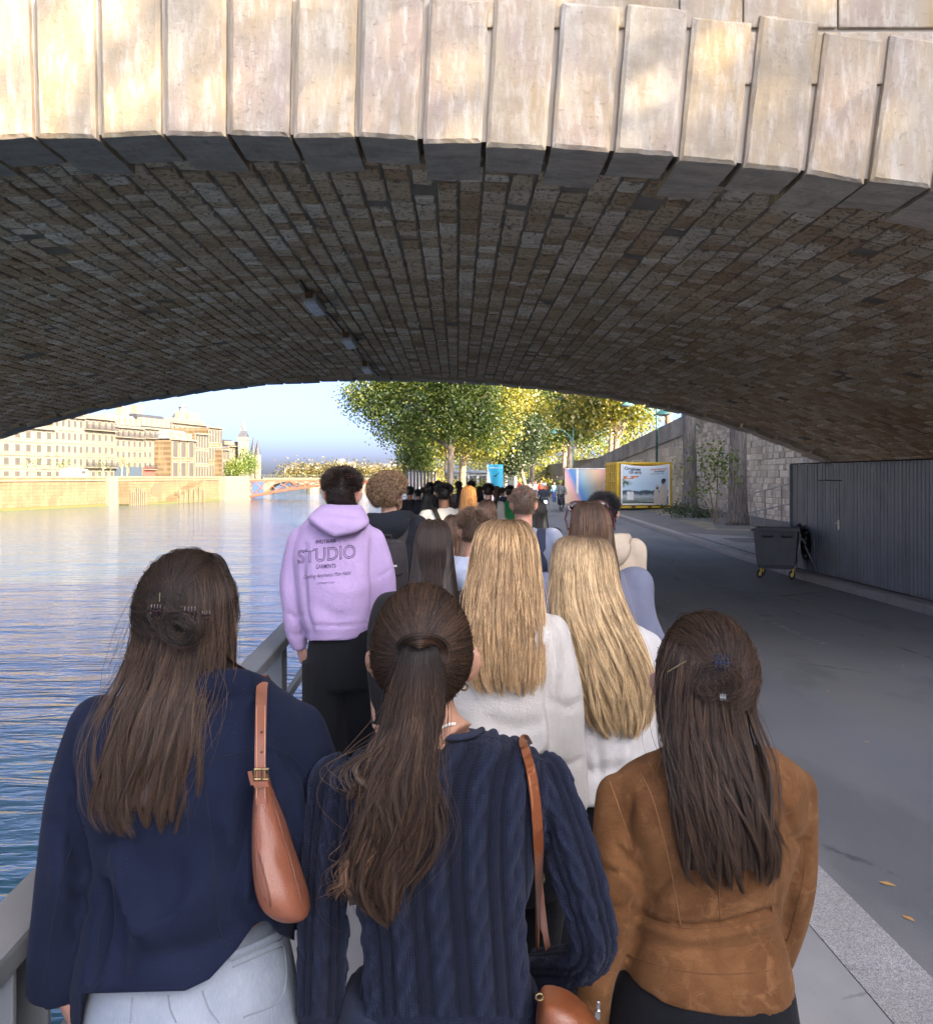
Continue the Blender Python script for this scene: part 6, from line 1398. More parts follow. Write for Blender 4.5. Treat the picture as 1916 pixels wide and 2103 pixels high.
def cap_hair(c, rx, ry, rz, kind, e, base, name='hair_cap', parent=None, tilt=0., zl=1.):
    """hair-coloured cap over the skull (front face left free)"""
    bl = MB(); bl.ball((0, 0, 0), (rx, ry, rz), 14); mb = MB(); m = Euler((tilt, 0, 0)).to_matrix()
    mb.v = [tuple(V(c) - V(base) + m @ V((x * (1 if y < .03 or z > .05 else .93), y if (z > .05 or y < .02) else y * .78, z if z > 0 else z * zl))) for x, y, z in bl.v]; mb.f = bl.f; mb.mi = bl.mi
    return mb.build(name, HAIR[kind][1], parent or e, True)
def arc_hair(c, r3, roots, tip, n, rad, kind, parent, base, seed, lift=.006, K=14, name='hair_strands', jit=.05, zl=1.):
    """strands combed over the skull from a root direction to a gathering point"""
    r = np.random.default_rng(seed); c = np.array(c); r3 = np.array(r3)
    d0 = roots(r, n); d0 /= np.linalg.norm(d0, axis=1)[:, None]; tp = np.array(tip, float); d1 = tp[None] + r.normal(0, jit, (n, 3)); d1 /= np.linalg.norm(d1, axis=1)[:, None]
    om = np.arccos(np.clip((d0 * d1).sum(1), -.999, .999))[:, None]; t = np.linspace(0, 1, K)[None]
    P = (np.sin((1 - t) * om) / np.sin(om))[..., None] * d0[:, None] + (np.sin(t * om) / np.sin(om))[..., None] * d1[:, None]
    lf = 1 + (lift + np.abs(r.normal(0, lift * .6, n)))[:, None] / r3.mean() * np.sin(np.pi * (t * .8 + .1)) + r.normal(0, .004, (n, 1))
    P = P * r3 * lf[..., None]; P[..., 2] = np.where(P[..., 2] < 0, P[..., 2] * zl, P[..., 2])
    return curves(name, c + P - np.array(base), rad, HAIR[kind][0], parent)
def strap_mesh(bv, pts, w, th, base, Ys=None, per=5):
    """flat strap laid on a garment; pts (x, y); w in px; or explicit depths Ys"""
    a = dense([p + ((Ys[i],) if Ys else (0,)) for i, p in enumerate(pts)], per); L, Rr = [], []
    for i, (x, y, yy) in enumerate(a):
        d = a[min(i + 1, len(a) - 1)][:2] - a[max(i - 1, 0)][:2]; d /= np.linalg.norm(d); n = np.array([-d[1], d[0]])
        ww = w if not callable(w) else w(i / (len(a) - 1))
        for s, T in ((-1, L), (1, Rr)):
            q = np.array([x, y]) + n * s * ww / 2
            p = W(q[0], q[1], yy) if Ys else drape(bv, q[0], q[1], .010)
            T.append(p - V(base))
    n_ = len(a); v = L + Rr; v2 = [p + V((0, -th, 0)) for p in v]
    mb = MB(); k = len(v); mb.add(v + v2, [(i, i + 1, n_ + i + 1, n_ + i) for i in range(n_ - 1)] + [(k + i, k + n_ + i, k + n_ + i + 1, k + i + 1) for i in range(n_ - 1)] + [(i, k + i, k + i + 1, i + 1) for i in range(n_ - 1)] + [(n_ + i, n_ + i + 1, k + n_ + i + 1, k + n_ + i) for i in range(n_ - 1)] + [(0, n_, k + n_, k), (n_ - 1, k + n_ - 1, k + 2 * n_ - 1, 2 * n_ - 1)])
    return mb
def m_leather(name, c, rough=.42):
    t = NT(name); co = t.co(); n = t.noise(co, 9, 4); col = t.mix(n, mul(c, .82), mul(c, 1.08)); g = t.vor(co, 420)
    t.set(Base_Color=col, Roughness=rough, Specular_IOR_Level=.5, Normal=t.bump(t.math('ADD', g, t.math('MULTIPLY', n, .6)), .22, .002)); return t.m
M_TANL = m_leather('tan_leather', (.215, .075, .04)); M_COGN = m_leather('cognac_leather', (.20, .062, .022), .35); M_GOLD = mk('pale_gold', (.62, .46, .22), .25, metal=1.)
M_THREAD = mk('light_stitching', (.50, .27, .16), .8); M_EDGE = mk('dark_edge_paint', (.12, .05, .03), .6)

# ================= left woman: navy wool jacket, pale jeans, tan shoulder bag
YL = 1.62; BL_ = V((-.53, YL, 0))
pL = fg('woman in navy wool jacket and pale jeans with half-up brown hair, at left', BL_)
def m_wool():
    t = NT('navy_wool'); co = t.co(); n = t.noise(co, 5, 5); c = t.mix(t.ramp(n, [(.3, 0.), (.7, 1.)]), (.0068, .0096, .0225), (.0105, .0145, .0325)); f = t.noise(co, 420, 3, .7); c = t.mix(t.ramp(f, [(.60, 0.), (.78, .45)]), c, (.06, .07, .10))
    lint = t.vor(co, 75); c = t.mix(t.ramp(lint, [(.018, .7), (.035, 0.)]), c, (.35, .35, .4))
    t.set(Base_Color=c, Roughness=.95, Specular_IOR_Level=.1, Sheen_Weight=.05, Sheen_Roughness=.4, Sheen_Tint=(.45, .5, .65, 1), Normal=t.bump(f, .35, .003)); return t.m
M_WOOL = m_wool()
rowsL = [(1400, 330, 1400, 500, .07, .08, .0), (1425, 255, 1418, 555, .09, .10, 0), (1462, 195, 1450, 612, .12, .13, 0), (1520, 170, 1510, 650, .13, .15, 0), (1600, 175, 1590, 672, .14, .155, 0), (1700, 200, 1690, 672, .14, .15, 0), (1800, 196, 1780, 640, .14, .15, 0), (1900, 184, 1860, 605, .145, .165, 0), (1980, 172, 1960, 596, .15, .175, 0), (2052, 168, 2020, 590, .15, .18, 0)]
armL = [(205, 1490, 66, .02), (160, 1600, 62, .0), (138, 1750, 60, -.02), (122, 1900, 57, -.02), (113, 2036, 55, -.01)]
armR = [(610, 1500, 60, .03), (650, 1620, 58, .04), (668, 1760, 54, .06), (655, 1900, 46, .1)]
mb = MB(); loft(mb, rows_torso(rowsL, YL)); rows_tube(mb, armL, YL); rows_tube(mb, armR, YL)
mb.tube([W(300, 1425, YL + .04), W(350, 1412, YL - .05), W(420, 1408, YL - .085), W(490, 1410, YL - .05), W(540, 1425, YL + .04)], [.03, .032, .032, .032, .03], 12)
me = remesh(mb, .0085, 5)
folds(me, [([(256, 1755), (272, 1840), (296, 1905)], 9, .014), ([(207, 1822), (199, 1900), (186, 1990)], 6, -.022), ([(300, 1905), (350, 1885), (400, 1830)], 12, .010), ([(500, 1700), (492, 1790), (470, 1880)], 9, -.010), ([(530, 1640), (515, 1740), (500, 1840)], 8, .010), ([(360, 1760), (366, 1840), (352, 1930)], 16, -.008), ([(165, 1560), (150, 1660), (142, 1760)], 9, -.008), ([(130, 1800), (160, 1830), (178, 1880)], 8, -.008), ([(590, 1640), (610, 1720), (640, 1790)], 9, -.010), ([(240, 1712), (262, 1800), (292, 1900), (310, 1925)], 26, 0.0310), ([(205, 1815), (200, 1900), (180, 2020)], 13, -0.0372), ([(215, 1750), (232, 1720), (262, 1740), (270, 1790)], 16, -0.0217), ([(310, 1925), (360, 1900), (420, 1830), (470, 1700)], 45, 0.0217), ([(250, 1850), (240, 1930), (236, 2030)], 30, -0.0186), ([(545, 1560), (520, 1680), (490, 1800)], 26, -0.0248), ([(480, 1700), (500, 1760), (505, 1830), (560, 1900)], 22, 0.0248), ([(440, 1720), (445, 1830), (470, 1930)], 26, -0.0124), ([(140, 1640), (128, 1760), (122, 1900)], 22, 0.0155), ([(120, 1700), (150, 1740), (175, 1800)], 20, -0.0155), ([(330, 1960), (430, 1950), (520, 1890)], 30, -0.0139), ([(585, 1540), (640, 1600), (650, 1700)], 16, -0.0186)], .0035, 3)
a = vco(me); p_ = proj(a); lim = np.interp(p_[:, 0], [60, 165, 380, 430, 487, 517, 545, 575, 610, 700], [2050, 2042, 2036, 2012, 1950, 1905, 1888, 1920, 1935, 1935]); k_ = (p_[:, 1] > lim) & (p_[:, 0] > 166); a[k_, 2] = EYE - (lim[k_] - HZ) / F * a[k_, 1]; setco(me, a)
bvL = bvh_of(me); link('jacket', localise(me, BL_), M_WOOL, pL)
M_WSEAM = mk('navy_seam', (.006, .008, .018), .95)
for pts in ([(175, 1695), (140, 1760), (118, 1850), (101, 1940), (93, 2030)], [(370, 1580), (440, 1560), (500, 1545), (545, 1535), (590, 1548), (640, 1595)], [(418, 1590), (430, 1680), (442, 1800), (448, 1900), (470, 1950)], [(225, 1835), (206, 1905), (200, 1985), (180, 2030)]):
    seam(pL, BL_, bvL, pts, .0015, M_WSEAM, off=-.0006)
chinL = W(388, 1392, YL + .03) + V((0, .0, 0)); chinL.z = 1.475
bme = fg_body(YL + .02, (chinL.x + .01, YL + .03, 1.452), rowsL[:-1], [[(x, y, r, dy) for x, y, r, dy in armL], armR], BL_.x + .02, hands=[(0, -1, (.35, .25, -1), .75, (-.75, -.66, 0), -.015)], hipz=.86, yaw=-.25)
link('body', localise(bme, BL_), SKIN['pink'], pL)
def m_denim(name, a, b):
    t = NT(name); co = t.co(); w = t.n('ShaderNodeTexWave'); t.i(w, 'Vector', t.mapping(co, (1, 1, 1), (0, R(38), 0))); t.i(w, 'Scale', 330); t.i(w, 'Distortion', 2.5); n = t.noise(co, 8, 5); s = t.noise(t.mapping(co, (160, 60, 9)), 3, 4)
    c = t.mix(t.ramp(n, [(.3, 0.), (.7, 1.)]), a, b); c = t.mix(t.math('MULTIPLY', t.ramp(s, [(.45, 0.), (.7, 1.)]), .3), c, mul(b, 1.25)); t.set(Base_Color=c, Roughness=.9, Normal=t.bump(t.math('ADD', w.outputs['Fac'], s), .3, .0015)); return t.m
M_JEAN = m_denim('washed_pale_denim', (.165, .195, .24), (.265, .295, .34))
jm = legs_world(pL, BL_, BL_.x + .045, YL + .0, .80, M_JEAN, rt=.135, rk=.125, ra=.12, rows=[(1865, 285, 1865, 560, .11, .11, .02), (1920, 235, 1915, 590, .13, .15, .01), (2000, 200, 1995, 612, .14, .175, 0), (2100, 178, 2100, 622, .14, .175, 0), (2200, 180, 2200, 615, .13, .15, 0)], name='jeans')
jme = jm.data; jw = jme.copy(); setco(jw, vco(jme) + np.array(BL_)); bvJ = bvh_of(jw)
M_JSEAM = mk('jean_seam', (.22, .24, .27), .9)
for pts in ([(475, 1975), (520, 1955), (575, 1932)], [(478, 1988), (522, 1968), (578, 1945)], [(345, 2045), (350, 2075), (362, 2102)], [(415, 2035), (430, 2075), (450, 2102)], [(272, 2050), (268, 2102)], [(583, 1945), (588, 2010), (570, 2060), (500, 2090)]): seam(pL, BL_, bvJ, pts, .0017, M_JSEAM, 'stitch_line')
mb = MB(); mb.tube([drape(bvJ, x, y, -.001) - BL_ for x, y in dense([(468, 1965), (520, 1943), (572, 1918)], 5)], .009, 8); mb.build('waistband', M_JEAN, pL)
# hair
rowsH = [(1138, 372, 424, .04, .02), (1146, 338, 446, .0, .05), (1170, 306, 464, -.05, .09), (1215, 284, 478, -.085, .11), (1262, 272, 480, -.098, .12), (1330, 262, 476, -.105, .12), (1400, 240, 470, -.115, .11), (1460, 212, 455, -.135, .08), (1540, 190, 436, -.155, .05), (1620, 178, 412, -.165, .035), (1680, 176, 394, -.17, .025), (1722, 205, 384, -.17, .02)]
cL = V((W(380, 1238, YL).x, YL + .005, 1.574))
sil_hair(rowsH, YL, BL_, 11000, .00036, 'brown', pL, locks=55, wave=.010, seed=21, endvar=.18, clump=.62, fly=420, wfreq=3.2)
hc = cap_hair(cL + V((0, .01, .012)), .080, .100, .108, 'darkbrown', pL, BL_)
def roots_top(r, n):
    d = r.normal(size=(n, 3)); d[:, 2] = np.abs(d[:, 2]) * .9 + .05; d[:, 1] = d[:, 1] * .9 + .25; return d
arc_hair(cL + V((0, .006, .012)), (.0855, .106, .115), roots_top, (.10, -.86, .18), 6000, .00036, 'darkbrown', hc, BL_, 5, lift=.007, jit=.16)
# twisted knot with claw clips
def knot(c, n, R_, kind, parent, base, seed, flat=.6):
    r = np.random.default_rng(seed); K = 20; t = np.linspace(0, 1, K)[None]; ph = r.uniform(0, 6.28, (n, 1)); ax = r.normal(0, .35, (n, 3)) + np.array([.2, 1, .1]); ax /= np.linalg.norm(ax, axis=1)[:, None]
    e1 = np.cross(ax, r.normal(size=(n, 3))); e1 /= np.linalg.norm(e1, axis=1)[:, None]; e2 = np.cross(ax, e1); rr = R_ * r.uniform(.45, 1.08, (n, 1)); ang = ph + t * r.uniform(2, 5.2, (n, 1)); 
    P = np.array(c) + (e1[:, None] * np.cos(ang)[..., None] + e2[:, None] * np.sin(ang)[..., None]) * rr[..., None] * np.array([1, flat, .85]) + r.normal(0, R_ * .10, (n, 1, 3))
    curves('hair_knot', P - np.array(base), .0004, HAIR[kind][0], parent)
knot(W(375, 1290, YL - .125), 420, .034, 'darkbrown', hc, BL_, 8); knot(W(330, 1262, YL - .115), 220, .022, 'darkbrown', hc, BL_, 9)
def claw(parent, base, c, s, m, rz=0.):
    mb = MB(); c = V(c) - V(base)
    for q in (-1, 1):
        for k in range(4): x = (k - 1.5) * .008 * s; mb.tube([c + V((x, 0, q * .002 * s)), c + V((x, -.010 * s, q * .008 * s)), c + V((x, -.003 * s, q * .016 * s))], .0018 * s, 6)
    mb.tube([c + V((-.016 * s, -.004 * s, 0)), c + V((.016 * s, -.004 * s, 0))], .003 * s, 6); mb.build('claw_clip', m, parent)
M_CLAW = mk('dark_tortoise', (.03, .015, .015), .15, spec=.8)
claw(pL, BL_, W(322, 1254, YL - .128), .62, M_CLAW); claw(pL, BL_, W(392, 1260, YL - .13), .72, M_CLAW); claw(pL, BL_, W(424, 1264, YL - .118), .5, M_CLAW)
mb = MB(); mb.tube([W(329, 1218, YL - .115) - BL_, W(328, 1236, YL - .12) - BL_], .0013, 6); mb.build('hair_pin', M_GOLD, pL)
# lock swept over the right shoulder
r_ = np.random.default_rng(4); n_ = 520; t_ = np.linspace(0, 1, 16)[None]; u_ = r_.random((n_, 1))
X_ = 455 + 8 * u_ + t_ * (95 + 12 * u_) ; Yp = 1330 + 62 * t_ ** .6 + 16 * u_ + 34 * t_ ** 3 * (.5 + u_); Yd = YL - .075 + .10 * t_ + .02 * u_
P_ = np.stack([(X_ - CX) / F * Yd, Yd, EYE - (Yp - HZ) / F * Yd], -1) - np.array(BL_); curves('hair_lock', P_, .0005, HAIR['brown'][0], hc)
# ---- tan shoulder bag
bagY = YL - .155
pb = empty('shoulder_bag', W(570, 1880, bagY)); tag(pb, 'tan leather shoulder bag hanging from the navy-jacketed woman\'s shoulder', 'bag'); BB_ = pb.location.copy()
mb = MB(); loft(mb, rows_torso([(1588, 528, 1588, 549, .012, .012, .02), (1640, 523, 1640, 562, .03, .03, .02), (1700, 521, 1700, 584, .038, .04, .015), (1760, 523, 1762, 602, .045, .05, .01), (1815, 530, 1818, 622, .05, .055, .0), (1852, 545, 1856, 634, .046, .05, .0), (1878, 572, 1880, 636, .03, .03, .0)], bagY), 30, 2.6)
bme = folds(remesh(mb, .006, 4), [([(532, 1755), (545, 1800), (556, 1850)], 9, .006), ([(545, 1640), (560, 1740), (600, 1800)], 14, -.003)], .001, 2); bvB = bvh_of(bme); link('bag_body', localise(bme, BB_), M_TANL, pb)
for pts in ([(531, 1752), (541, 1790), (551, 1830), (556, 1862)], [(560, 1640), (583, 1720), (604, 1790), (618, 1850)], [(527, 1640), (524, 1720), (530, 1800), (545, 1850)]): seam(pb, BB_, bvB, pts, .0016, M_EDGE, 'piping')
st = strap_mesh(bvL, [(538, 1418), (537, 1450), (536, 1500), (535, 1560), (536, 1600), (538, 1650)], 22, .004, BB_, Ys=[YL - .06, YL - .13, YL - .175, YL - .20, YL - .205, YL - .21]); st.build('strap', M_TANL, pb)
st = strap_mesh(bvL, [(538, 1418), (540, 1400), (544, 1396), (548, 1404), (552, 1440)], 22, .004, BB_, Ys=[YL - .06, YL - .02, YL + .03, YL + .09, YL + .14]); st.build('strap_front', M_TANL, pb)
for (x0, dx) in ((528, 0), (545, 0)):
    mb = MB(); mb.tube([W(x0 - 1, y, yy - .006) - BB_ for y, yy in ((1450, YL - .132), (1500, YL - .177), (1560, YL - .202), (1600, YL - .207), (1640, YL - .212))], .0008, 5); mb.build('stitching', M_THREAD, pb)
for y, yy in ((1504, YL - .184), (1545, YL - .203)):
    mb = MB(); mb.ball(W(537, y, yy) - BB_, .0018, 6); mb.build('strap_hole', M_BLK, pb)
mb = MB(); q = [W(x, y, YL - .214) - BB_ for x, y in ((523, 1580), (551, 1580), (552, 1600), (523, 1600), (523, 1580))]; mb.tube(q, .0022, 8); mb.tube([W(537, 1580, YL - .217) - BB_, W(537, 1602, YL - .217) - BB_], .0016, 6); mb.build('buckle', M_GOLD, pb)
mb = strap_mesh(None, [(522, 1612), (552, 1609)], 12, .003, BB_, Ys=[YL - .217] * 2); mb.build('keeper', M_TANL, pb)
mb = strap_mesh(None, [(514, 1584), (520, 1612)], 9, .003, BB_, Ys=[YL - .205] * 2); mb.build('strap_tip', M_TANL, pb)

# ================= middle woman: navy cable-knit, ponytail
YM = 1.56; BM_ = V((-.075, YM, 0))
pM = fg('woman in navy cable-knit sweater with long brown ponytail, centre', BM_)
rowsM = [(1512, 886, 1508, 985, .055, .06, .0), (1528, 800, 1522, 1058, .075, .085, 0), (1552, 722, 1545, 1108, .10, .105, 0), (1600, 678, 1594, 1132, .115, .125, 0), (1660, 672, 1656, 1130, .12, .135, 0), (1740, 692, 1735, 1112, .12, .135, 0), (1820, 722, 1815, 1090, .115, .125, 0), (1900, 745, 1896, 1080, .11, .115, 0), (1960, 748, 1958, 1084, .11, .115, 0), (2030, 738, 2028, 1104, .12, .125, 0), (2110, 716, 2110, 1132, .13, .14, 0), (2200, 708, 2200, 1142, .135, .145, 0)]
armML = [(692, 1606, 55, .0), (676, 1730, 50, -.01), (668, 1870, 48, -.01), (664, 2004, 47, .0), (658, 2140, 42, .03)]
armMR = [(1118, 1598, 52, .0), (1166, 1730, 51, -.03), (1206, 1860, 49, -.05), (1222, 1935, 44, -.04), (1195, 1978, 40, .02), (1140, 1990, 36, .09), (1096, 1992, 33, .14)]
mb = MB(); loft(mb, rows_torso(rowsM, YM)); rows_tube(mb, armML, YM); pMR = rows_tube(mb, armMR, YM)
me = remesh(mb, .0046, 6, .5)
folds(me, [([(1080, 1740), (1040, 1800), (960, 1830)], 22, -.004), ([(1085, 1900), (1000, 1930), (880, 1925)], 24, -.006), ([(748, 1900), (820, 1935), (900, 1925)], 22, -.005), ([(1090, 1975), (1000, 2000), (880, 1990)], 20, .004), ([(745, 1985), (840, 2015), (930, 2005)], 22, .004), ([(1150, 1830), (1200, 1845), (1245, 1830)], 14, -.005), ([(1150, 1880), (1205, 1895), (1255, 1890)], 12, -.005), ([(622, 1860), (668, 1880), (712, 1870)], 14, -.004), ([(620, 1960), (665, 1975), (712, 1965)], 12, -.005), ([(1125, 1700), (1118, 1780), (1120, 1850)], 8, -.012), ([(712, 1800), (720, 1880)], 8, -.010)], .0014, 6)
# knit coordinates: u across (ribs), v along, from the nearest limb axis
a = vco(me); N0 = len(a)
def axis_uv(P, Rr):
    Pn = np.array([list(p) for p in P]); best = np.full(N0, 1e9); U = np.zeros(N0); Vv = np.zeros(N0); acc = 0
    for i in range(len(Pn) - 1):
        p0, p1 = Pn[i], Pn[i + 1]; ab = p1 - p0; L = np.linalg.norm(ab); t = np.clip(((a - p0) @ ab) / L ** 2, 0, 1); q = p0 + t[:, None] * ab; d = a - q; dn = np.linalg.norm(d, axis=1) / (Rr[i] + (Rr[i + 1] - Rr[i]) * t)
        ax = ab / L; ref = np.array([0, -1, 0]) - ax * (np.array([0, -1, 0]) @ ax); ref /= np.linalg.norm(ref); sd = np.cross(ax, ref); ang = np.arctan2(d @ sd, d @ ref)
        m_ = dn < best; best[m_] = dn[m_]; U[m_] = ang[m_] * .052; Vv[m_] = acc + t[m_] * L; acc += L
    return best, U, Vv
def px_chain(pts): q = dense(pts, 3); return [W(x, y, YM + dy) for x, y, r, dy in q], [r / F * (YM + dy) for x, y, r, dy in q]
bl_, ul_, vl_ = axis_uv(*px_chain(armML)); br_, ur_, vr_ = axis_uv(*px_chain(armMR))
cxr = np.interp(a[:, 2], np.array([r[0].z for r in rows_torso(rowsM, YM)])[::-1], np.array([r[0].x for r in rows_torso(rowsM, YM)])[::-1])
pjx = proj(a)
U = a[:, 0] - cxr; Vv = a[:, 2].copy()
inL = (bl_ < 1.12) & ((pjx[:, 0] < 706) | (pjx[:, 1] > 1880) & (pjx[:, 0] < 735)); inR = (br_ < 1.15) & ((pjx[:, 0] > 1118) | ((pjx[:, 1] > 1940) & (a[:, 1] > YM + .05) & (pjx[:, 0] > 1060)))
U[inL] = ul_[inL]; Vv[inL] = -vl_[inL]; U[inR] = ur_[inR]; Vv[inR] = -vr_[inR]
# cables as real relief: two strands crossing in each cable column
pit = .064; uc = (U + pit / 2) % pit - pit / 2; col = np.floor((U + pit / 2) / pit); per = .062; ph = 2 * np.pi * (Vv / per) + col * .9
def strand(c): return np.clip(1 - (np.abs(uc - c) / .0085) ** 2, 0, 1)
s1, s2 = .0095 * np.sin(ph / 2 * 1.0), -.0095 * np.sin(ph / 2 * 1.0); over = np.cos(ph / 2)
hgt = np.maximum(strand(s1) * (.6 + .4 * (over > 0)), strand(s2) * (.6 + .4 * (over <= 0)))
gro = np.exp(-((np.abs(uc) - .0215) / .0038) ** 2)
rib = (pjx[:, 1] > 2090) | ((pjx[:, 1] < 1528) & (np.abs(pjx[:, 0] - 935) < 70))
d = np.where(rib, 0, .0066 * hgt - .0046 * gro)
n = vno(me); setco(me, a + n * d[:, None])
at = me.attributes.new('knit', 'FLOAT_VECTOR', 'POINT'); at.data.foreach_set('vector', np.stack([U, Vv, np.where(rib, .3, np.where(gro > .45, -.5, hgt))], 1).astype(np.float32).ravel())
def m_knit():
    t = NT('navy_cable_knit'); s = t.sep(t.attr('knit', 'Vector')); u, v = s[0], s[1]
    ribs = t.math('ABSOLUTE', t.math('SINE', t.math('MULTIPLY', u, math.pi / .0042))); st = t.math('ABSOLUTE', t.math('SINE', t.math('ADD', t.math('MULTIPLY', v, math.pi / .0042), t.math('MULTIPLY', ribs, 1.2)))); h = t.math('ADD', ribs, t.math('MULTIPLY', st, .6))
    co = t.co(); n = t.noise(co, 5, 4); c = t.mix(n, (.0060, .0078, .0165), (.0095, .0122, .0250)); c = t.mix(t.math('MULTIPLY', t.math('SUBTRACT', 1., t.math('MULTIPLY', h, .6), clamp=True), .7), c, (.003, .004, .009)); f = t.noise(co, 380, 3); c = t.mix(t.ramp(f, [(.62, 0.), (.8, .35)]), c, (.03, .034, .05)); c = t.mix(t.math('MULTIPLY', s[2], .5), c, (.022, .028, .055)); c = t.mix(t.math('MULTIPLY', t.math('LESS_THAN', s[2], -.2), .75), c, (.004, .005, .011))  # crease shade put into the colour: grooves darkened, raised cables paled
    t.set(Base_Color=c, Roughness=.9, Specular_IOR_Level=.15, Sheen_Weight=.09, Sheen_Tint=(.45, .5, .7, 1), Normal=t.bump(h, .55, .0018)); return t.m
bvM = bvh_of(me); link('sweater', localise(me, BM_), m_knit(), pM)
M_KSEAM = mk('knit_seam', (.014, .018, .038), .9)
seam(pM, BM_, bvM, [(985, 1510), (1030, 1522), (1085, 1548), (1125, 1568)], .0028, M_KSEAM, 'shoulder_seam', -.001)
mb = MB(); mb.tube([W(x, y, YM + dy) - BM_ for x, y, dy in dense([(880, 1500, .03), (893, 1510, -.03), (930, 1516, -.055), (968, 1510, -.04), (990, 1500, .02)], 4)], .0065, 10); mb.build('neckband', M_KSEAM, pM, True)
me = fg_body(YM, (W(868, 1470, YM).x, YM + .035, 1.398), rowsM[1:-1], [armML, armMR], BM_.x, hands=[(1, 1, (-.3, .9, -.4), 1.0, (.3, .1, .9), .0)], hipz=.80, skin='fair', neck=W(915, 1530, YM - .01), neck_r=.049, eo=.013)
link('body', localise(me, BM_), SKIN['tan'], pM)
legs_world(pM, BM_, BM_.x + .02, YM, .78, m_cloth('navy_trousers', (.02, .025, .045)), rt=.12, rk=.11, ra=.11)
# head of hair drawn back to the tie
cM = V((W(866, 1330, YM).x, YM + .0, 1.532)); hM = cap_hair(cM + V((0, .012, .004)), .080, .100, .110, 'darkbrown', pM, BM_, 'hair', zl=.78)
def roots_pony(r, n):
    a_ = r.uniform(0, 2 * np.pi, n); el = r.uniform(.15, 1.35, n); d = np.stack([np.cos(a_) * np.sin(el) * 1.1, .25 + .75 * np.cos(el), np.sin(a_) * np.sin(el) * 1.05 + .10], 1); k = r.random(n) < .35; d[k] += r.normal(0, .35, (k.sum(), 3)); d[:, 2] = np.maximum(d[:, 2], -.85); return d
tieM = np.array([-.02, -.99, .12])
arc_hair(cM + V((0, .008, .004)), (.0835, .103, .113), roots_pony, tieM, 12000, .00033, 'brown', hM, BM_, 31, lift=.005, jit=.075, zl=.78)
def roots_low(r, n):
    d = np.stack([r.uniform(-.75, .75, n), -.55 + .5 * r.random(n), -.75 + .2 * r.random(n)], 1); return d
arc_hair(cM + V((0, .006, .004)), (.0835, .103, .113), roots_low, tieM, 3000, .00033, 'darkbrown', hM, BM_, 32, lift=.003, jit=.08, zl=.78)
# the wrapped lock round the tie and the ponytail
tie = W(864, 1326, YM - .106)
r_ = np.random.default_rng(3); n_ = 240; t_ = np.linspace(0, 1, 20)[None]; ang = np.pi * (1.08 - t_ * 1.25) + r_.normal(0, .05, (n_, 1)); rad_ = .021 + r_.normal(0, .0045, (n_, 1)) + .009 * t_ ** 2
P_ = np.stack([tie.x + np.cos(ang) * rad_ * 1.25, tie.y - .006 + .018 * np.cos(ang * 2) + r_.normal(0, .002, (n_, 1)) - .012 * np.sin(np.pi * t_), tie.z - .010 + np.sin(ang) * rad_ * 1.05], -1); curves('hair_wrap', P_ - np.array(BM_), .0004, HAIR['brown'][0], hM)
rowsP = [(1320, 842, 886, -.118, .01), (1345, 826, 900, -.135, .03), (1400, 804, 912, -.145, .035), (1470, 788, 914, -.150, .04), (1540, 764, 906, -.158, .045), (1600, 738, 902, -.165, .045), (1660, 726, 908, -.17, .045), (1720, 728, 896, -.17, .04), (1780, 716, 868, -.165, .035), (1830, 706, 842, -.16, .03), (1875, 712, 832, -.155, .025), (1905, 750, 826, -.15, .02)]
sil_hair(rowsP, YM, BM_, 9500, .00037, 'brown', pM, locks=42, wave=.012, seed=33, endvar=.22, clump=.72, fly=420, name='ponytail', t0max=.03, wfreq=4.2, jit=.014)
rowsP2 = [(1480, 795, 840, -.14, .02), (1540, 748, 800, -.15, .02), (1590, 712, 765, -.155, .02), (1630, 700, 750, -.155, .02), (1650, 705, 738, -.15, .02)]
sil_hair(rowsP2, YM, BM_, 420, .00052, 'brown', pM, locks=8, wave=.008, seed=34, fly=60, name='side_lock', mass=False, t0max=.05)
rowsP3 = [(1700, 740, 800, -.155, .02), (1760, 712, 770, -.16, .02), (1800, 690, 742, -.155, .02), (1850, 690, 725, -.15, .02)]
sil_hair(rowsP3, YM, BM_, 420, .00052, 'midbrown', pM, locks=8, wave=.008, seed=35, fly=60, name='side_lock', mass=False, t0max=.05)
# pearls, earring, hairband
mb = MB()
for i in range(11):
    f_ = i / 10; p = W(902 + 52 * f_, 1497 - 10 * math.sin(math.pi * f_ * .9) + 0 * f_, YM - .058 + .055 * f_ ** 2.2); mb.ball(p - BM_, .0029, 6)
mb.build('pearl_necklace', mk('pearl', (.75, .72, .66), .2, spec=.7), pM, True)
mb = MB(); p = W(953, 1398, YM + .01) - BM_; mb.tube([p + V((.0, 0, .012)), p + V((.002, 0, .0)), p + V((0, -.002, -.006))], .0016, 6); mb.tube([p + V((.006 * math.cos(t), 0, -.012 + .006 * math.sin(t))) for t in np.linspace(0, 6.28, 13)], .0022, 6); mb.build('earring', M_GOLD, pM)
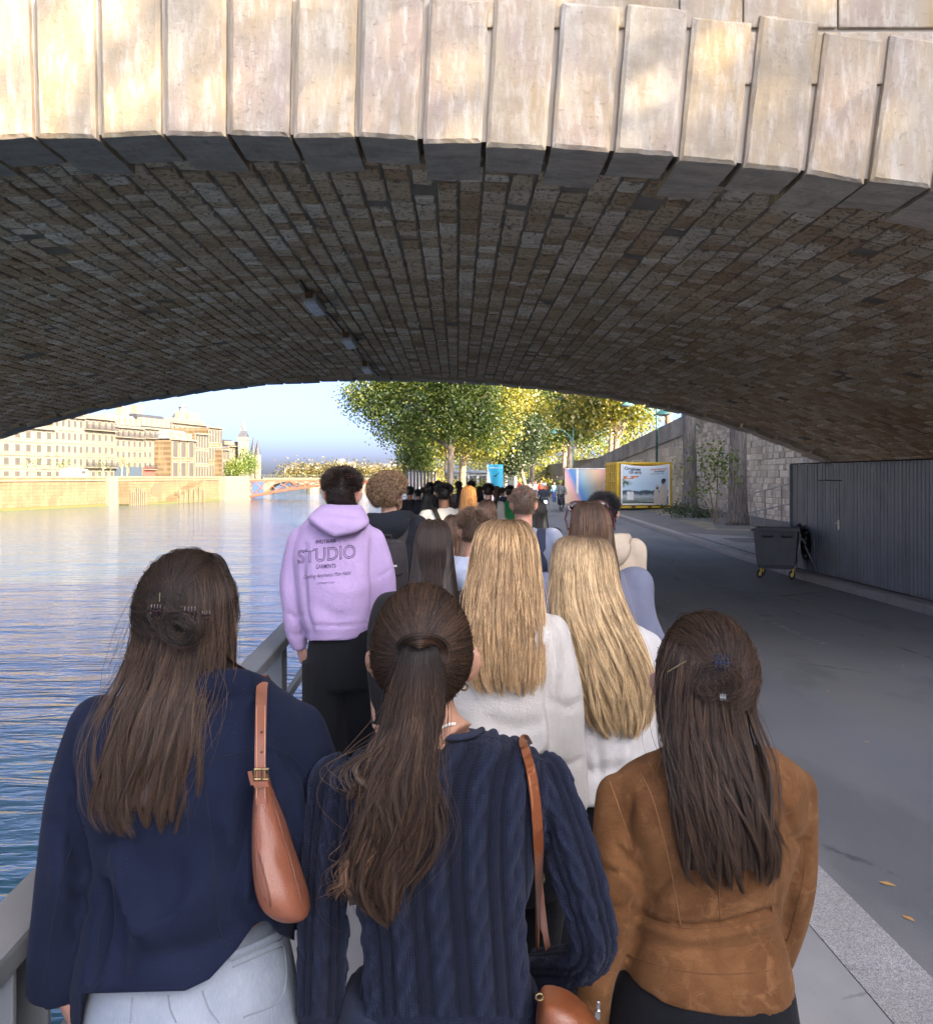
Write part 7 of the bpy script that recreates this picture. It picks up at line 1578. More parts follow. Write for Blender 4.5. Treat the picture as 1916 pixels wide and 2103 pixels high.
# ---- cognac crossbody bag
bx_ = empty('crossbody_bag', W(1150, 2090, YM - .12)); tag(bx_, 'cognac leather crossbody bag at the cable-knit woman\'s right hip', 'bag'); BX_ = bx_.location.copy()
st = strap_mesh(bvM, [(1076, 1530), (1090, 1580), (1099, 1640), (1104, 1700), (1107, 1760), (1109, 1800)], lambda t: 17 + 4 * math.sin(math.pi * t), .004, BX_); st.build('strap', M_COGN, bx_)
st = strap_mesh(None, [(1076, 1532), (1074, 1522), (1078, 1516), (1086, 1530)], 17, .004, BX_, Ys=[YM - .09, YM - .04, YM + .03, YM + .12]); st.build('strap_front', M_COGN, bx_)
mb = MB(); mb.tube([drape(bvM, x - 6, y, .0155) - BX_ for x, y in ((1090, 1580), (1099, 1640), (1104, 1700), (1107, 1760))], .0007, 5); mb.tube([drape(bvM, x + 6, y, .0155) - BX_ for x, y in ((1090, 1580), (1099, 1640), (1104, 1700), (1107, 1760))], .0007, 5); mb.build('stitching', M_THREAD, bx_)
yb = drape(bvM, 1108, 1795, .004).y
mb = MB(); mb.tube([W(1108 + 9 * math.cos(t), 1803 + 14 * math.sin(t), yb - .008) - BX_ for t in np.linspace(0, 6.28, 15)], .0022, 8); mb.build('buckle', M_GOLD, bx_)
st = strap_mesh(None, [(1108, 1810), (1113, 1860), (1122, 1930), (1140, 2010), (1165, 2080), (1190, 2150)], 12, .004, BX_, Ys=[yb - .004, yb - .02, yb - .04, yb - .05, yb - .05, yb - .04]); st.build('strap_lower', M_COGN, bx_)
st = strap_mesh(None, [(1104, 1812), (1106, 1870), (1113, 1905), (1120, 1922)], 8, .003, BX_, Ys=[yb - .002, yb - .015, yb - .03, yb - .036]); st.build('strap_tail', M_COGN, bx_)
mb = MB(); loft(mb, rows_torso([(2040, 1112, 2046, 1150, .03, .03, .0), (2062, 1106, 2066, 1192, .045, .045, 0), (2110, 1100, 2110, 1230, .05, .05, 0), (2190, 1105, 2190, 1245, .05, .05, 0), (2240, 1125, 2240, 1225, .04, .04, 0)], YM - .11), 26, 2.8); link('bag_body', localise(remesh(mb, .006, 3), BX_), M_COGN, bx_)
mb = MB(); mb.tube([W(1108 + 8 * math.cos(t), 2048 + 7 * math.sin(t), YM - .16) - BX_ for t in np.linspace(0, 6.28, 13)], .002, 6); mb.build('ring', M_GOLD, bx_)

# ================= right woman: brown suede jacket, half-up bun
YR = 1.70; BR_ = V((.47, YR, 0))
pR = fg('woman in brown suede jacket with dark half-up bun, at right', BR_)
def m_suede():
    t = NT('brown_suede'); co = t.co(); n = t.noise(co, 7, 6, .6, dist=.4); c = t.mix(t.ramp(n, [(.32, 0.), (.68, 1.)]), (.066, .027, .0095), (.165, .076, .030)); k = t.noise(t.mapping(co, loc=(4, 1, 7)), 22, 5, .65, dist=.8); c = t.mix(t.ramp(k, [(.54, 0.), (.72, .6)]), c, (.25, .125, .055)); f = t.noise(co, 500, 3, .7); c = t.mix(t.math('MULTIPLY', t.ramp(f, [(.4, 0.), (.7, 1.)]), .3), c, (.20, .09, .032))
    t.set(Base_Color=c, Roughness=.92, Specular_IOR_Level=.15, Sheen_Weight=.10, Sheen_Roughness=.5, Sheen_Tint=(.9, .6, .35, 1), Normal=t.bump(t.math('ADD', t.math('MULTIPLY', f, .25), t.math('ADD', n, t.math('MULTIPLY', t.noise(t.mapping(co, (1, 1, 1.8)), 26, 4, .6, dist=1.2), .45))), .55, .010)); return t.m
M_SUEDE = m_suede()
rowsR = [(1545, 1372, 1540, 1572, .06, .07, 0), (1566, 1310, 1556, 1616, .085, .09, 0), (1602, 1262, 1586, 1648, .105, .115, 0), (1660, 1258, 1650, 1652, .115, .125, 0), (1740, 1290, 1735, 1630, .115, .125, 0), (1820, 1308, 1816, 1604, .11, .115, 0), (1880, 1303, 1876, 1598, .105, .11, 0), (1930, 1294, 1930, 1608, .115, .125, 0), (1965, 1284, 1975, 1618, .12, .135, 0), (1990, 1280, 2018, 1625, .12, .14, 0)]
armRL = [(1270, 1634, 46, .0), (1268, 1720, 50, -.02), (1270, 1800, 50, -.02), (1256, 1900, 45, -.02), (1226, 2010, 38, .0), (1212, 2120, 35, .03)]
armRR = [(1636, 1618, 40, .0), (1643, 1720, 37, -.01), (1642, 1810, 36, -.01), (1626, 1900, 33, .03), (1600, 1975, 30, .09)]
mb = MB(); loft(mb, rows_torso(rowsR, YR)); rows_tube(mb, armRL, YR); rows_tube(mb, armRR, YR)
mb.tube([W(1340, 1566, YR + .05), W(1360, 1556, YR - .03), W(1450, 1556, YR - .075), W(1560, 1550, YR - .03), W(1590, 1556, YR + .05)], [.018, .022, .022, .022, .018], 10)
me = remesh(mb, .0075, 5)
folds(me, [([(1310, 1790), (1290, 1760), (1262, 1735)], 7, -0.0149), ([(1306, 1815), (1280, 1795), (1256, 1788)], 6, -0.0108), ([(1312, 1850), (1340, 1842), (1385, 1800)], 8, -0.0068), ([(1302, 1870), (1350, 1895), (1420, 1905), (1500, 1898), (1590, 1870)], 5, -0.0121), ([(1305, 1895), (1400, 1925), (1500, 1920), (1600, 1890)], 12, 0.0081), ([(1300, 1930), (1380, 1950), (1480, 1955), (1600, 1945)], 7, -0.0054), ([(1600, 1870), (1550, 1885), (1500, 1898)], 6, -0.0095), ([(1295, 1640), (1288, 1700), (1300, 1780)], 8, -0.0095), ([(1595, 1640), (1625, 1690), (1648, 1730)], 9, -0.0135), ([(1600, 1720), (1625, 1725), (1660, 1735)], 7, -0.0108), ([(1605, 1690), (1620, 1660), (1640, 1640)], 8, 0.0095), ([(1600, 1800), (1600, 1870), (1612, 1950)], 6, -0.0054), ([(1306, 1800), (1300, 1880), (1280, 1960)], 6, -0.0054), ([(1235, 1850), (1262, 1870), (1295, 1862)], 9, -0.0068), ([(1230, 1920), (1258, 1935), (1285, 1925)], 8, -0.0068), ([(1240, 1760), (1265, 1780), (1300, 1840)], 9, 0.0081)], .0018, 8)
bvR = bvh_of(me); link('jacket', localise(me, BR_), M_SUEDE, pR)
M_SSEAM = mk('suede_seam', (.12, .05, .016), .9); M_SSEAML = mk('worn_suede_seam', (.20, .095, .04), .9)
for pts, m_ in (([(1315, 1588), (1340, 1640), (1362, 1720), (1380, 1800), (1398, 1905)], M_SSEAML), ([(1252, 1606), (1268, 1650), (1288, 1710), (1298, 1745)], M_SSEAML), ([(1303, 1878), (1360, 1898), (1420, 1908), (1500, 1902), (1560, 1890), (1600, 1872)], M_SSEAM), ([(1286, 1962), (1380, 1990), (1480, 2002), (1618, 1990)], M_SSEAM), ([(1585, 1870), (1580, 1800), (1588, 1700)], M_SSEAML), ([(1655, 1730), (1650, 1800), (1632, 1880), (1612, 1950)], M_SSEAM), ([(1480, 1905), (1476, 1850), (1478, 1800)], M_SSEAM)): seam(pR, BR_, bvR, pts, .0014, m_, off=-.0004)
mb = MB(); mb.bev(W(1229, 2076, YR - .085) - BR_, (.006, .004, .035), .0015); mb.box(W(1227, 2084, YR - .088) - BR_, (.009, .004, .012)); mb.build('cuff_zip', mk('zip_silver', (.6, .6, .6), .25, metal=1.), pR)
me = fg_body(YR, (W(1452, 1500, YR).x, YR + .03, 1.325), rowsR[1:-1], [armRL, armRR], BR_.x, hands=[(0, -1, (.1, .5, -.9), .6, (-1, 0, 0), .0), (1, 1, (-.5, .8, -.3), .8, (.9, .3, 0), .0)], hipz=.76, yaw=-.12, eo=.012)
link('body', localise(me, BR_), SKIN['fair'], pR)
sk = MB(); loft(sk, rows_torso([(1950, 1305, 1950, 1600, .10, .11, 0), (1990, 1284, 2000, 1622, .12, .135, 0), (2060, 1262, 2060, 1632, .13, .15, 0), (2150, 1248, 2150, 1642, .13, .15, 0)], YR), 28)
loft(sk, [(V((.46, YR, z)), V((w, 0, 0)), V((0, w * .75, 0)), V((0, -w * .8, 0))) for z, w in ((.14, .24), (.45, .215), (.75, .185), (.8, .18))], 28)
link('skirt', localise(folds(remesh(sk, .011, 4), [], .003, 2), BR_), m_cloth('black_skirt', (.007, .0075, .010)), pR)
rowsRH = [(1272, 1432, 1482, .05, .02), (1280, 1402, 1508, .01, .05), (1304, 1374, 1534, -.045, .08), (1345, 1356, 1548, -.085, .10), (1395, 1349, 1551, -.098, .115), (1450, 1350, 1548, -.105, .11), (1510, 1356, 1558, -.115, .095), (1570, 1366, 1578, -.13, .07), (1640, 1380, 1596, -.145, .05), (1710, 1394, 1614, -.155, .04), (1770, 1404, 1622, -.16, .035), (1812, 1418, 1612, -.16, .03), (1838, 1450, 1588, -.155, .03)]
sil_hair(rowsRH, YR, BR_, 11500, .00036, 'brown', pR, locks=55, wave=.012, seed=51, endvar=.16, clump=.62, fly=300, wfreq=3.4)
cR = V((W(1452, 1378, YR).x, YR + .0, 1.452)); hR = cap_hair(cR + V((0, .012, .008)), .081, .099, .106, 'darkbrown', pR, BR_)
arc_hair(cR + V((0, .008, .008)), (.0865, .105, .113), roots_top, (.17, -.90, .02), 7000, .00036, 'brown', hR, BR_, 52, lift=.007, jit=.15)
bun = W(1476, 1398, YR - .106); knot(bun, 1500, .034, 'brown', hR, BR_, 53, .7); knot(bun + V((-.02, -.004, -.012)), 600, .024, 'brown', hR, BR_, 54, .7); knot(bun + V((.022, 0, -.008)), 350, .024, 'brown', hR, BR_, 55, .7)
mb = MB(); mb.ball(bun - BR_ + V((0, .012, 0)), (.036, .022, .03), 8); mb.build('bun_core', HAIR['brown'][1], hR, True)
claw(pR, BR_, W(1480, 1360, YR - .135), .85, mk('navy_acetate', (.008, .014, .04), .08, spec=.9)); claw(pR, BR_, W(1484, 1432, YR - .15), .35, mk('clear_glitter', (.5, .5, .52), .1, metal=.6))
mb = MB(); mb.tube([W(1371, 1380, YR - .085) - BR_, W(1410, 1357, YR - .103) - BR_], .0013, 6); mb.build('hair_pin', M_GOLD, pR)
mb = MB(); mb.tube([W(1351 + 3 * math.cos(t), 1413, YR + .0 + .003 * math.sin(t)) - BR_ for t in np.linspace(0, 6.3, 9)], .0012, 5); mb.build('earring', M_GOLD, pR)

# ================= two blondes in white fleece
M_FLEECE = m_cloth('cream_fleece', (.53, .50, .46), .35, 240, c2=(.44, .415, .38)); M_WHT = m_cloth('white_cotton', (.54, .525, .51), .25, 260)
def blonde(Y, base, label, rowsG, arms, rowsHH, kind, chinz, cx_, seed, fl, hem='trousers', top=M_FLEECE, wv=.0045):
    e = fg(label, base, 'blonde women in white jackets'); mb = MB(); loft(mb, rows_torso(rowsG, Y))
    for p in arms: rows_tube(mb, p, Y)
    me = folds(remesh(mb, .009, 5), fl, .004, seed); bv = bvh_of(me); link('jacket', localise(me, base), top, e)
    link('body', localise(fg_body(Y, (cx_, Y + .03, chinz), rowsG[1:-1], arms, base.x, hands=[(0, -1, None, .5, None, 0), (1, 1, None, .5, None, 0)], hipz=.86), base), SKIN['fair'], e)
    legs_world(e, base, base.x, Y, .84, m_cloth('black_leggings', (.006, .0065, .009)), rt=.098, rk=.07, ra=.06)
    h = sil_hair(rowsHH, Y, base, 12500, .00048, kind, e, locks=110, wave=wv, seed=seed, endvar=.14, clump=.42, fly=260, wfreq=3.6, t0max=.12)
    cap_hair(V((cx_, Y + .015, chinz + .128)), .083, .102, .108, kind, e, base); return e, bv
YB = 2.40; B1 = V((.10, YB, 0))
r1 = [(1245, 985, 1245, 1085, .06, .07, 0), (1262, 948, 1262, 1122, .09, .10, 0), (1292, 918, 1292, 1150, .11, .13, 0), (1360, 905, 1355, 1158, .12, .14, 0), (1460, 905, 1460, 1152, .12, .14, 0), (1560, 908, 1560, 1150, .125, .145, 0), (1650, 905, 1650, 1152, .13, .15, 0), (1700, 905, 1700, 1152, .13, .15, 0)]
blonde(YB, B1, 'woman with straight honey blonde hair in white fleece jacket', r1, [[(930, 1310, 34, 0), (912, 1430, 34, 0), (905, 1550, 32, .02), (905, 1650, 26, .05)], [(1132, 1300, 38, 0), (1156, 1420, 40, -.01), (1165, 1540, 38, -.01), (1176, 1660, 31, .01)]],
       [(1067, 1012, 1066, .05, .02), (1074, 992, 1084, .0, .05), (1092, 977, 1098, -.05, .09), (1122, 968, 1107, -.09, .11), (1170, 962, 1112, -.105, .11), (1240, 952, 1116, -.13, .09), (1310, 946, 1120, -.15, .07), (1370, 950, 1120, -.16, .05), (1412, 962, 1116, -.165, .04), (1436, 992, 1102, -.165, .03)], 'blonde', 1.478, W(1037, 1150, YB).x, 61,
       [([(1120, 1330), (1128, 1420), (1130, 1520)], 10, -.022), ([(1080, 1560), (1110, 1530), (1125, 1470)], 12, .016), ([(980, 1600), (1050, 1590), (1110, 1560)], 14, -.014), ([(1000, 1480), (1060, 1500), (1120, 1480)], 16, -.010), ([(1135, 1560), (1165, 1575), (1195, 1560)], 8, -.010), ([(1140, 1440), (1165, 1455), (1192, 1440)], 8, -.008)])
YC = 2.74; B2 = V((.38, YC, 0))
r2 = [(1270, 1180, 1270, 1260, .06, .07, 0), (1285, 1150, 1285, 1300, .09, .10, 0), (1310, 1128, 1310, 1338, .11, .13, 0), (1370, 1120, 1370, 1352, .12, .14, 0), (1460, 1122, 1460, 1350, .12, .14, 0), (1560, 1125, 1560, 1348, .125, .145, 0), (1626, 1122, 1626, 1350, .13, .15, 0)]
blonde(YC, B2, 'woman with wavy pale blonde hair in white sweatshirt', r2, [[(1138, 1330, 30, 0), (1120, 1430, 30, 0), (1115, 1530, 28, .02), (1118, 1600, 22, .05)], [(1330, 1330, 30, 0), (1352, 1430, 30, 0), (1358, 1530, 28, .02), (1354, 1600, 22, .05)]],
       [(1100, 1168, 1222, .05, .02), (1107, 1148, 1244, .0, .05), (1124, 1136, 1258, -.05, .09), (1155, 1130, 1266, -.09, .11), (1205, 1128, 1276, -.11, .11), (1265, 1132, 1298, -.135, .09), (1330, 1148, 1328, -.155, .07), (1395, 1170, 1346, -.165, .05), (1450, 1192, 1346, -.17, .045), (1490, 1210, 1338, -.17, .04), (1522, 1242, 1312, -.165, .03)], 'paleblonde', 1.412, W(1197, 1180, YC).x, 62,
       [([(1230, 1540), (1232, 1600)], 8, -.012), ([(1290, 1520), (1280, 1600)], 14, .016), ([(1150, 1560), (1220, 1590), (1300, 1570)], 14, -.012), ([(1320, 1380), (1300, 1480), (1310, 1560)], 12, -.012)], top=M_WHT, wv=.011)

# ================= man in the lilac hoodie
YP = 4.2; BP = V((-.60, YP, 0))
pP = fg('tall man in lilac hoodie and black trousers by the railing', BP, 'people walking in the queue')
M_LILAC = m_cloth('lilac_jersey', (.39, .285, .47), .3, 200, c2=(.34, .25, .42))
rowsPk = [(1050, 655, 1050, 732, .07, .08, 0), (1066, 636, 1066, 752, .09, .10, 0), (1088, 617, 1088, 768, .12, .13, 0), (1130, 606, 1130, 779, .14, .15, 0), (1180, 607, 1180, 782, .145, .16, 0), (1230, 613, 1230, 778, .15, .165, 0), (1275, 621, 1272, 771, .15, .165, 0), (1296, 628, 1290, 764, .14, .155, 0), (1312, 630, 1304, 762, .135, .15, 0)]
aPL = [(622, 1108, 27, 0), (606, 1170, 26, 0), (600, 1235, 24, .0), (606, 1290, 21, .02), (618, 1330, 14, .05)]; aPR = [(766, 1108, 27, 0), (784, 1170, 26, 0), (789, 1235, 24, .02), (778, 1290, 21, .06), (768, 1325, 14, .1)]
mb = MB(); loft(mb, rows_torso(rowsPk, YP)); rows_tube(mb, aPL, YP); rows_tube(mb, aPR, YP)
me = folds(remesh(mb, .011, 5), [([(628, 1120), (622, 1180), (626, 1250), (640, 1300)], 6, -.016), ([(766, 1110), (764, 1170), (768, 1230), (764, 1290)], 6, -.014), ([(590, 1260), (606, 1270), (620, 1262)], 6, -.008), ([(594, 1300), (610, 1308), (624, 1300)], 5, -.008), ([(640, 1285), (700, 1288), (760, 1280)], 3.2, -.010), ([(640, 1240), (690, 1268), (750, 1262)], 14, -.008), ([(660, 1200), (720, 1215), (765, 1200)], 14, .006), ([(770, 1190), (790, 1180), (806, 1165)], 3, -.007)], .005, 5, 7.)
bvP = bvh_of(me); link('hoodie', localise(me, BP), M_LILAC, pP)
hb = MB(); rs = [(1036, 664, 742, -.00, .085, .08), (1046, 652, 748, -.03, .11, .10), (1058, 640, 755, -.06, .12, .12), (1070, 636, 758, -.085, .11, .12), (1082, 650, 752, -.10, .10, .11), (1092, 667, 722, -.115, .08, .09), (1100, 680, 698, -.12, .05, .06)]
loft(hb, [((W(a_, y, YP + dy) + W(b_, y, YP + dy)) / 2, (W(b_, y, YP + dy) - W(a_, y, YP + dy)) / 2, V((0, f_, 0)), V((0, -k_, 0))) for y, a_, b_, dy, f_, k_ in dense(rs, 3)], 26)
hme = folds(remesh(hb, .011, 4), [([(632, 1058), (660, 1080), (688, 1098)], 5, .012), ([(757, 1072), (730, 1085), (690, 1098)], 5, .012), ([(668, 1052), (700, 1056), (740, 1062)], 6, -.012), ([(690, 1096), (700, 1080), (715, 1066)], 2.5, -.006)], .003, 5); link('hood', localise(hme, BP), M_LILAC, pP)
chP = (W(702, 1050, YP).x, YP + .02, 1.648)
me = fg_body(YP, chP, rowsPk[1:-2], [aPL, aPR], BP.x, hands=[(0, -1, (.25, .3, -1), .8, (-.6, -.8, 0), -.01), (1, 1, (-.2, .5, -1), .6, None, 0)], hipz=.98, neck_r=.056, hs=1.05); link('body', localise(me, BP), SKIN['pink'], pP)
legs_world(pP, BP, BP.x + .015, YP, .97, m_cloth('black_jeans', (.008, .0085, .010)), rt=.125, rk=.115, ra=.11, st=.10)
head_hair((chP[0] - BP.x, chP[1] - .008 - BP.y, chP[2] + .149), 0, 'darkbrown', pP, 7000, .028, .0006, rx=.0845, ry=.111, rz=.097, seed=71)
M_INK = mk('dark_violet_print', (.05, .03, .08), .8)
def print_on(e, base, bv, body, cx, cy, w, h, tilt, Y, **kw):
    me = text_mesh(body, 1.0, **kw); a = vco(me); x0, x1 = a[:, 0].min(), a[:, 0].max(); y0, y1 = a[:, 1].min(), a[:, 1].max()
    u = (a[:, 0] - (x0 + x1) / 2) / (x1 - x0) * w; v = (a[:, 1] - (y0 + y1) / 2) / (y1 - y0) * h; out = np.zeros_like(a); z = a[:, 2] - a[:, 2].min()
    for i in range(len(a)): out[i] = drape(bv, cx + u[i], cy - v[i] - u[i] * tilt, .0025 + z[i] * .02) - V(base)
    setco(me, out); link('lettering', me, M_INK, e)
print_on(pP, BP, bvP, 'WRSTBHVR', 669, 1112, 43, 8, .06, YP, bold=.01); print_on(pP, BP, bvP, 'STUDIO', 671, 1138, 119, 28, .10, YP, outline=.016)
print_on(pP, BP, bvP, 'GARMENTS', 669, 1163, 41, 8.5, .06, YP, bold=.004); print_on(pP, BP, bvP, 'Crafting Aesthetics Mon Habit', 672, 1182, 98, 10, .10, YP, shear=.5, bold=-.002); print_on(pP, BP, bvP, 'COPYRIGHT © 2024', 669, 1197, 37, 4, .06, YP)
# ------------------------------------------------------------------ the rest of the queue
C = m_cloth; GQ = 'people walking in the queue'; GF = 'people far ahead in the queue'
e = person(800, 962, 6.3, 'man with curly light brown hair and glasses in dark hooded jacket', GQ, C('charcoal_jacket', (.012, .014, .019)), 'curly', 'lightcurl', hood=True, turn=-.75, nh=7000, hairlen=.055, glasses=True, wide=1.04)
backpack(e, C('brown_black_canvas', (.035, .03, .032)), 'dark flap backpack on the curly-haired man')
person(890, 1075, 3.6, 'woman with long dark hair before the middle ponytail', GQ, C('black_top', (.014, .014, .016)), 'long', 'darkbrown', ps='B', nh=6000)
person(972, 1042, 4.5, 'boy with short light brown hair in pale blue hoodie', GQ, C('pale_blue_jersey', (.34, .38, .47)), 'short', 'shortbrown', skin='pink', hood=True, nh=4200, wide=.9, hairlen=.032)
e = person(1075, 996, 5.7, 'man with shaved hair in grey blue sweatshirt', GQ, C('grey_blue_jersey', (.22, .25, .33)), 'buzz', 'buzz', skin='pink', ps='B', nh=7000, hairlen=.007)
backpack(e, C('navy_canvas', (.03, .035, .06)), 'navy backpack worn low by the man with shaved hair', flap=False, z=1.16)
e = person(1212, 1037, 3.8, 'woman with straight brown hair and sunglasses pushed up, in blue grey sweater', GQ, C('blue_grey_knit', (.15, .16, .22)), 'long', 'midbrown', nh=6500, wide=1.1)
sg_ = empty('sunglasses', e.location); tag(sg_, 'dark red sunglasses pushed up on the straight-haired woman\'s head', 'sunglasses'); sg_.scale = e.scale
mb = MB()
for q in (-1, 1):
    mb.tube([V((q * .092, -.03, 1.655)), V((q * .098, .02, 1.70)), V((q * .086, .06, 1.735))], .004, 6); mb.tube([V((q * .045 + .036 * math.cos(t), .062 + .004 * math.sin(t), 1.752 + .024 * math.sin(t))) for t in np.linspace(0, 6.28, 15)], .005, 6)
mb.build('frame', mk('dark_red_acetate', (.07, .012, .014), .15, spec=.8), sg_); mb = MB()
for q in (-1, 1): mb.ball(V((q * .045, .062, 1.752)), (.034, .003, .022), 6)
mb.build('lens', mk('smoked_lens', (.012, .010, .010), .06), sg_)
person(1240, 1011, 5.2, 'dark-haired man in cream hoodie, rightmost in the queue', GQ, C('cream_jersey', (.46, .38, .29)), 'short', 'black', ps='B', hood=True, nh=4000, hairlen=.03, wide=1.0)
person(1105, 1028, 8.4, 'person with dark hair in black bomber jacket right of the shaved man', GQ, C('black_satin', (.03, .028, .027), rough=.5), 'long', 'black', nh=2600)
e = person(912, 992, 10.0, 'dark-haired man in white shirt with black crossbody strap', GQ, C('white_shirt', (.52, .53, .53)), 'short', 'black', skin='brown', nh=3500, hairlen=.03, wide=1.08)
bg = empty('crossbody_strap', e.location); bg.scale = e.scale; tag(bg, 'black strap across the back of the white-shirted man', 'strap')
mb = MB(); pts = [V((-.10, -.02, 1.478)), V((-.085, -.10, 1.44)), V((-.05, -.158, 1.36)), V((0, -.162, 1.24)), V((.06, -.158, 1.12)), V((.14, -.13, 1.0))]
for p0, p1 in zip(pts, pts[1:]): mb.add([p0 + V((-.022, 0, -.01)), p0 + V((.022, 0, .01)), p1 + V((.022, 0, .01)), p1 + V((-.022, 0, -.01))], [(0, 1, 2, 3)])
o = mb.build('strap', M_BLK, bg); o.modifiers.new('s', 'SOLIDIFY').thickness = .012; o.modifiers['s'].offset = 1
person(962, 1001, 9.2, 'woman with ginger blonde hair pinned up, behind the boy', GQ, C('tan_coat', (.25, .16, .09)), 'long', 'ginger', ps='B', nh=3500)
person(880, 1010, 11.2, 'woman with long black hair left of the white-shirted man', GQ, C('black_top', (.014, .014, .016)), 'long', 'black', nh=3500)
person(932, 1062, 5.3, 'woman with dark brown hair half hidden by the boy', GQ, C('dark_coat', (.03, .026, .024)), 'long', 'midbrown', nh=3000)
person(1000, 1030, 7.2, 'woman with auburn brown hair behind the fleece-jacketed blonde', GQ, C('brown_knit', (.12, .07, .05)), 'long', 'midbrown', ps='B', nh=3000)
e = person(1003, 992, 13.5, 'man with short dark hair in off-white jacket with black backpack straps', GF, C('off_white', (.56, .53, .47)), 'short', 'darkbrown', nh=2400); backpack(e, C('black_nylon', (.015, .015, .017)), 'black backpack on the off-white jacket', flap=False)
far = [(884, 990, 9.0, 'man with dark hair and black T-shirt at left of the queue', (.02, .022, .03), 'short', 'black', 'brown'), (1020, 1000, 9.6, 'woman with a dark blonde ponytail in khaki jacket', (.20, .16, .11), 'pony', 'shortbrown', 'fair'), (1047, 996, 9.4, 'boy in bright green shirt left of the shaved man', (.03, .22, .07), 'short', 'darkbrown', 'fair'),
       (842, 998, 10.5, 'dark-clothed person by the display panels', (.03, .03, .035), 'short', 'black', 'tan'), (858, 1004, 11.5, 'person in black beside the display panels', (.025, .025, .03), 'short', 'black', 'fair'), (900, 987, 11, 'man with dark hair walking far behind the white shirt', (.06, .05, .05), 'short', 'darkbrown', 'fair'), (942, 988, 12.5, 'tall dark-haired man in grey far ahead', (.18, .18, .19), 'short', 'black', 'fair'),
       (968, 986, 11.5, 'man in black jacket ahead of the ginger-haired woman', (.03, .03, .035), 'short', 'black', 'fair'), (985, 1000, 12.5, 'woman in dark coat under the blue flag', (.05, .05, .07), 'long', 'darkbrown', 'fair'), (946, 1002, 10.2, 'woman with dark hair in brown coat farther up the queue', (.08, .05, .04), 'long', 'darkbrown', 'fair'), (820, 1003, 12.5, 'small dark figure next to the curly-haired man', (.04, .045, .06), 'short', 'black', 'fair'), (870, 1000, 14, 'person in grey near the tree trunks', (.2, .2, .22), 'short', 'darkbrown', 'fair'), (1032, 1000, 14, 'person in navy ahead of the green shirt', (.04, .05, .10), 'short', 'darkbrown', 'fair'), (920, 996, 15.5, 'person in dark blue farthest along the queue', (.03, .04, .08), 'short', 'black', 'tan')]
for i, (px, py, Y, lb, c, hs, hk, sk_) in enumerate(far):
    Y *= 1.65
    person(px, py, Y, lb, GF, C('crowd_cloth_%d' % i, c), hs, hk, sk_, ps='AB'[i % 2], nh=1300, hairlen=.022)
# motorcycle-style helmet rider by the railing (dark curved backpack seen behind the lilac hoodie)
# walkers and runners far down the road, coming towards the camera
for i, (px, pt, Y, lb, c, lg) in enumerate(((1111, 986, 74, 'runner in red top far down the road', (.55, .06, .04), (.03, .03, .04)), (1100, 988, 80, 'walker in grey lilac far down the road', (.30, .27, .36), (.05, .05, .08)), (1138, 990, 68, 'runner in light blue top beside the road edge', (.20, .38, .52), (.05, .10, .25)), (1066, 988, 90, 'distant walker in red by the pavilion', (.5, .05, .05), (.04, .04, .05)), (1120, 992, 86, 'distant walker in orange red behind the runner', (.50, .12, .06), (.1, .1, .12)), (1088, 990, 95, 'distant walker in white near the leaning trunk', (.6, .58, .55), (.15, .15, .18)))):
    person(px, pt, Y, lb, 'people far down the road', C('far_cloth_%d' % i, c), 'short', 'darkbrown', 'fair', C('far_legs_%d' % i, lg), ps='AB'[i % 2], ground=ROADZ, yaw=math.pi, nh=300)
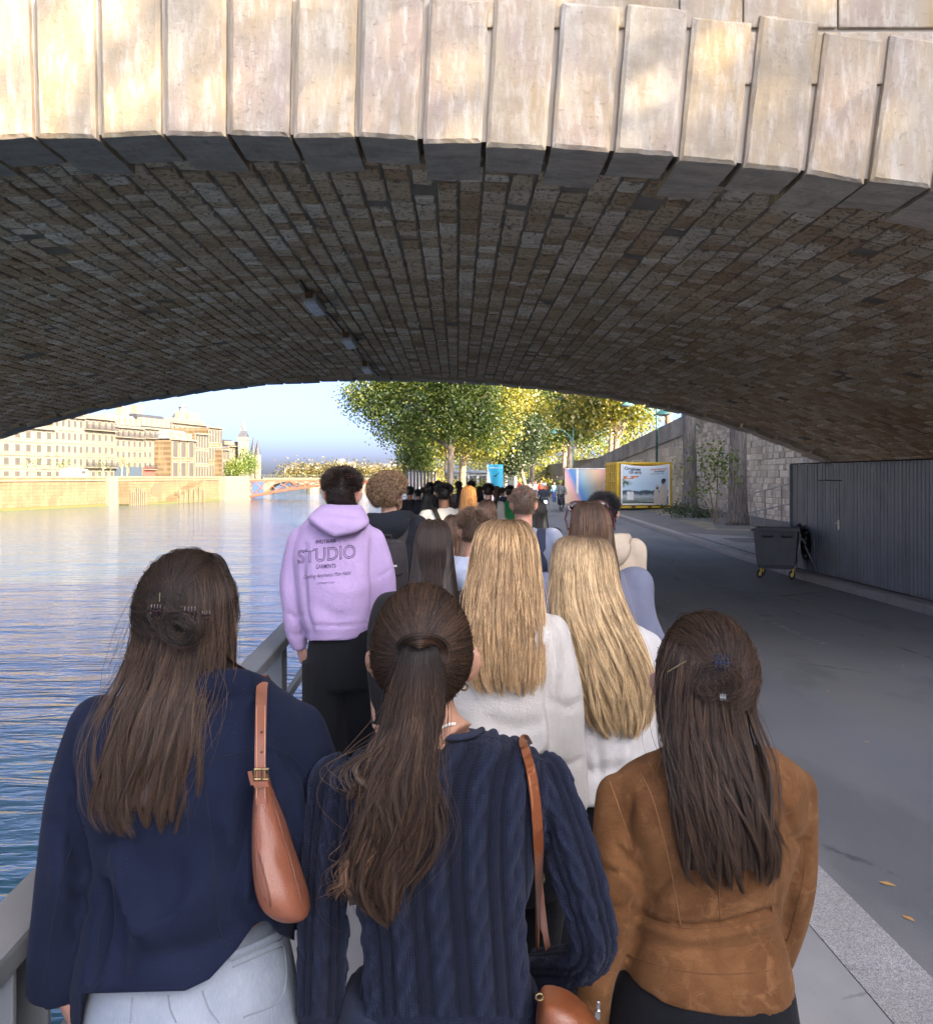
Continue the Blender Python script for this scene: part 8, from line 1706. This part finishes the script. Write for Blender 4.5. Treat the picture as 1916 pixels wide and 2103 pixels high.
# ---- riders on two wheels
def wheel(mb, x, y, z, r, w): mb.tube([(x + 0, y + r * math.cos(t), z + r * math.sin(t)) for t in np.linspace(0, 6.283, 25)], w, 8, cap=False)
def rider(px, base_py, label_r, label_b, scooter, jc, hc_):
    Y = (EYE - ROADZ) * F / (base_py - HZ); e = empty('scooter' if scooter else 'bicycle', ((px - CX) / F * Y, Y, ROADZ), math.pi); tag(e, label_b, 'scooter' if scooter else 'bicycle', 'two-wheelers on the road')
    wr = .24 if scooter else .33; wb = .62 if scooter else .52
    for s in (-1, 1):
        mb = MB(); wheel(mb, 0, s * wb, wr, wr - .03, .05 if scooter else .02); w = mb.build('wheel', M_BLK, e)
        mb = MB(); mb.tube([(-.05, s * wb, wr), (.05, s * wb, wr)], .05, 10); mb.build('hub', M_STEELH, w)
    body = mk('scooter_paint', (.04, .045, .055), .3) if scooter else mk('bike_frame_paint', (.05, .05, .06), .35)
    if scooter:
        mb = MB(); loft(mb, [(V((0, .42 - .10 * k, .25 + .18 * k)), V((w_, 0, 0)), V((0, .09, 0)), V((0, -.05, 0))) for k, w_ in enumerate((.10, .20, .23, .22, .16))], 18); loft(mb, [(V((0, -.35, z)), V((w_, 0, 0)), V((0, .35, 0)), V((0, -.32, 0))) for z, w_ in ((.3, .1), (.45, .16), (.65, .17), (.76, .13))], 18); mb.box((0, .1, .28), (.3, .5, .08)); mb.build('fairing', body, e)
        mb = MB(); mb.ball((0, .49, .74), (.075, .04, .06), 8)
        lm = NT('headlight_glow'); lm.set(Base_Color=(1, 1, 1), Emission_Color=(1., .97, .9, 1), Emission_Strength=6.0); mb.build('headlight', lm.m, e)
        mb = MB(); mb.tube([(-.34, .22, 1.0), (-.15, .30, 1.03), (.15, .30, 1.03), (.34, .22, 1.0)], .016, 8); mb.tube([(0, .3, 1.02), (0, .55, .35)], .03, 8); mb.build('handlebar', M_BLK, e)
        for s in (-1, 1): mb = MB(); mb.tube([(s * .25, .28, 1.02), (s * .33, .28, 1.2)], .008, 6); mb.ball((s * .34, .28, 1.23), (.05, .012, .04), 6); mb.build('mirror', M_BLK, e)
    else:
        mb = MB()
        for a_, b_ in (((0, -wb, wr), (0, -.12, .30)), ((0, -.12, .30), (0, -.2, .82)), ((0, -.18, .72), (0, .36, .82)), ((0, -.12, .30), (0, .38, .70)), ((0, .35, .92), (0, wb, wr)), ((0, -wb, wr), (0, -.18, .72))): mb.tube([a_, b_], .018, 8)
        mb.build('frame', body, e); mb = MB(); mb.tube([(-.28, .30, .98), (-.1, .38, .99), (.1, .38, .99), (.28, .30, .98)], .014, 8); mb.tube([(0, .38, .99), (0, .36, .88)], .016, 8); mb.build('handlebar', M_BLK, e)
        mb = MB(); mb.ball((0, -.22, .87), (.08, .13, .035), 8); mb.build('saddle', M_BLK, e)
    p = empty('person', e.location, math.pi); tag(p, label_r, 'person', 'riders on the road'); s0 = .80 if scooter else .92; dz = s0 - .91; dy = -.28 if scooter else -.22
    J = pose('A'); off = V((0, dy, dz))
    for k in J: J[k] = J[k] + off
    for s, q in (('L', -1), ('R', 1)):
        J['el' + s] = V((q * .28, dy + .18, 1.16 + dz)); J['wr' + s] = V((q * .29, .24, 1.02)); J['kn' + s] = V((q * .14, .18 if scooter else .16, .58 + (.1 if q > 0 and not scooter else 0))); J['an' + s] = V((q * .12, .12 if scooter else -.05, .40 if scooter else (.30 if q < 0 else .45)))
    def tr(fn): 
        J2 = {k: v - off for k, v in J.items()}; me = fn(J2); setco(me, vco(me) + np.array(off)); return me
    part('body', tr(lambda j: body_mesh(j, .016, hv=.01)), SKIN['fair'], p); part('jacket', tr(lambda j: top_mesh(j, voxel=.018)), C('rider_cloth_%d' % px, jc), p); part('trousers', tr(lambda j: trousers_mesh(j, .10, .085, .07, voxel=.018)), C('rider_legs', (.04, .045, .06)), p); part('shoes', tr(lambda j: shoe_mesh(j)), mk('shoe_0303', (.03, .03, .03), .6), p)
    c = off + V((0, 0, 1.65)); mb = MB(); mb.ball(c + V((0, -.01, .03)), (.125, .14, .115) if scooter else (.10, .125, .085), 10); mb.build('helmet', mk('helmet_%d' % px, hc_, .3), p, True); eyes(p, off + V((0, 0, 1.52)))
rider(1118, 1061, 'scooter rider in dark jacket and white helmet', 'scooter with its headlight on, coming up the road', True, (.03, .035, .05), (.75, .75, .75))
rider(1152, 1051, 'cyclist in grey jacket with yellow green helmet', 'dark bicycle right of the scooter', False, (.16, .18, .17), (.45, .60, .06))
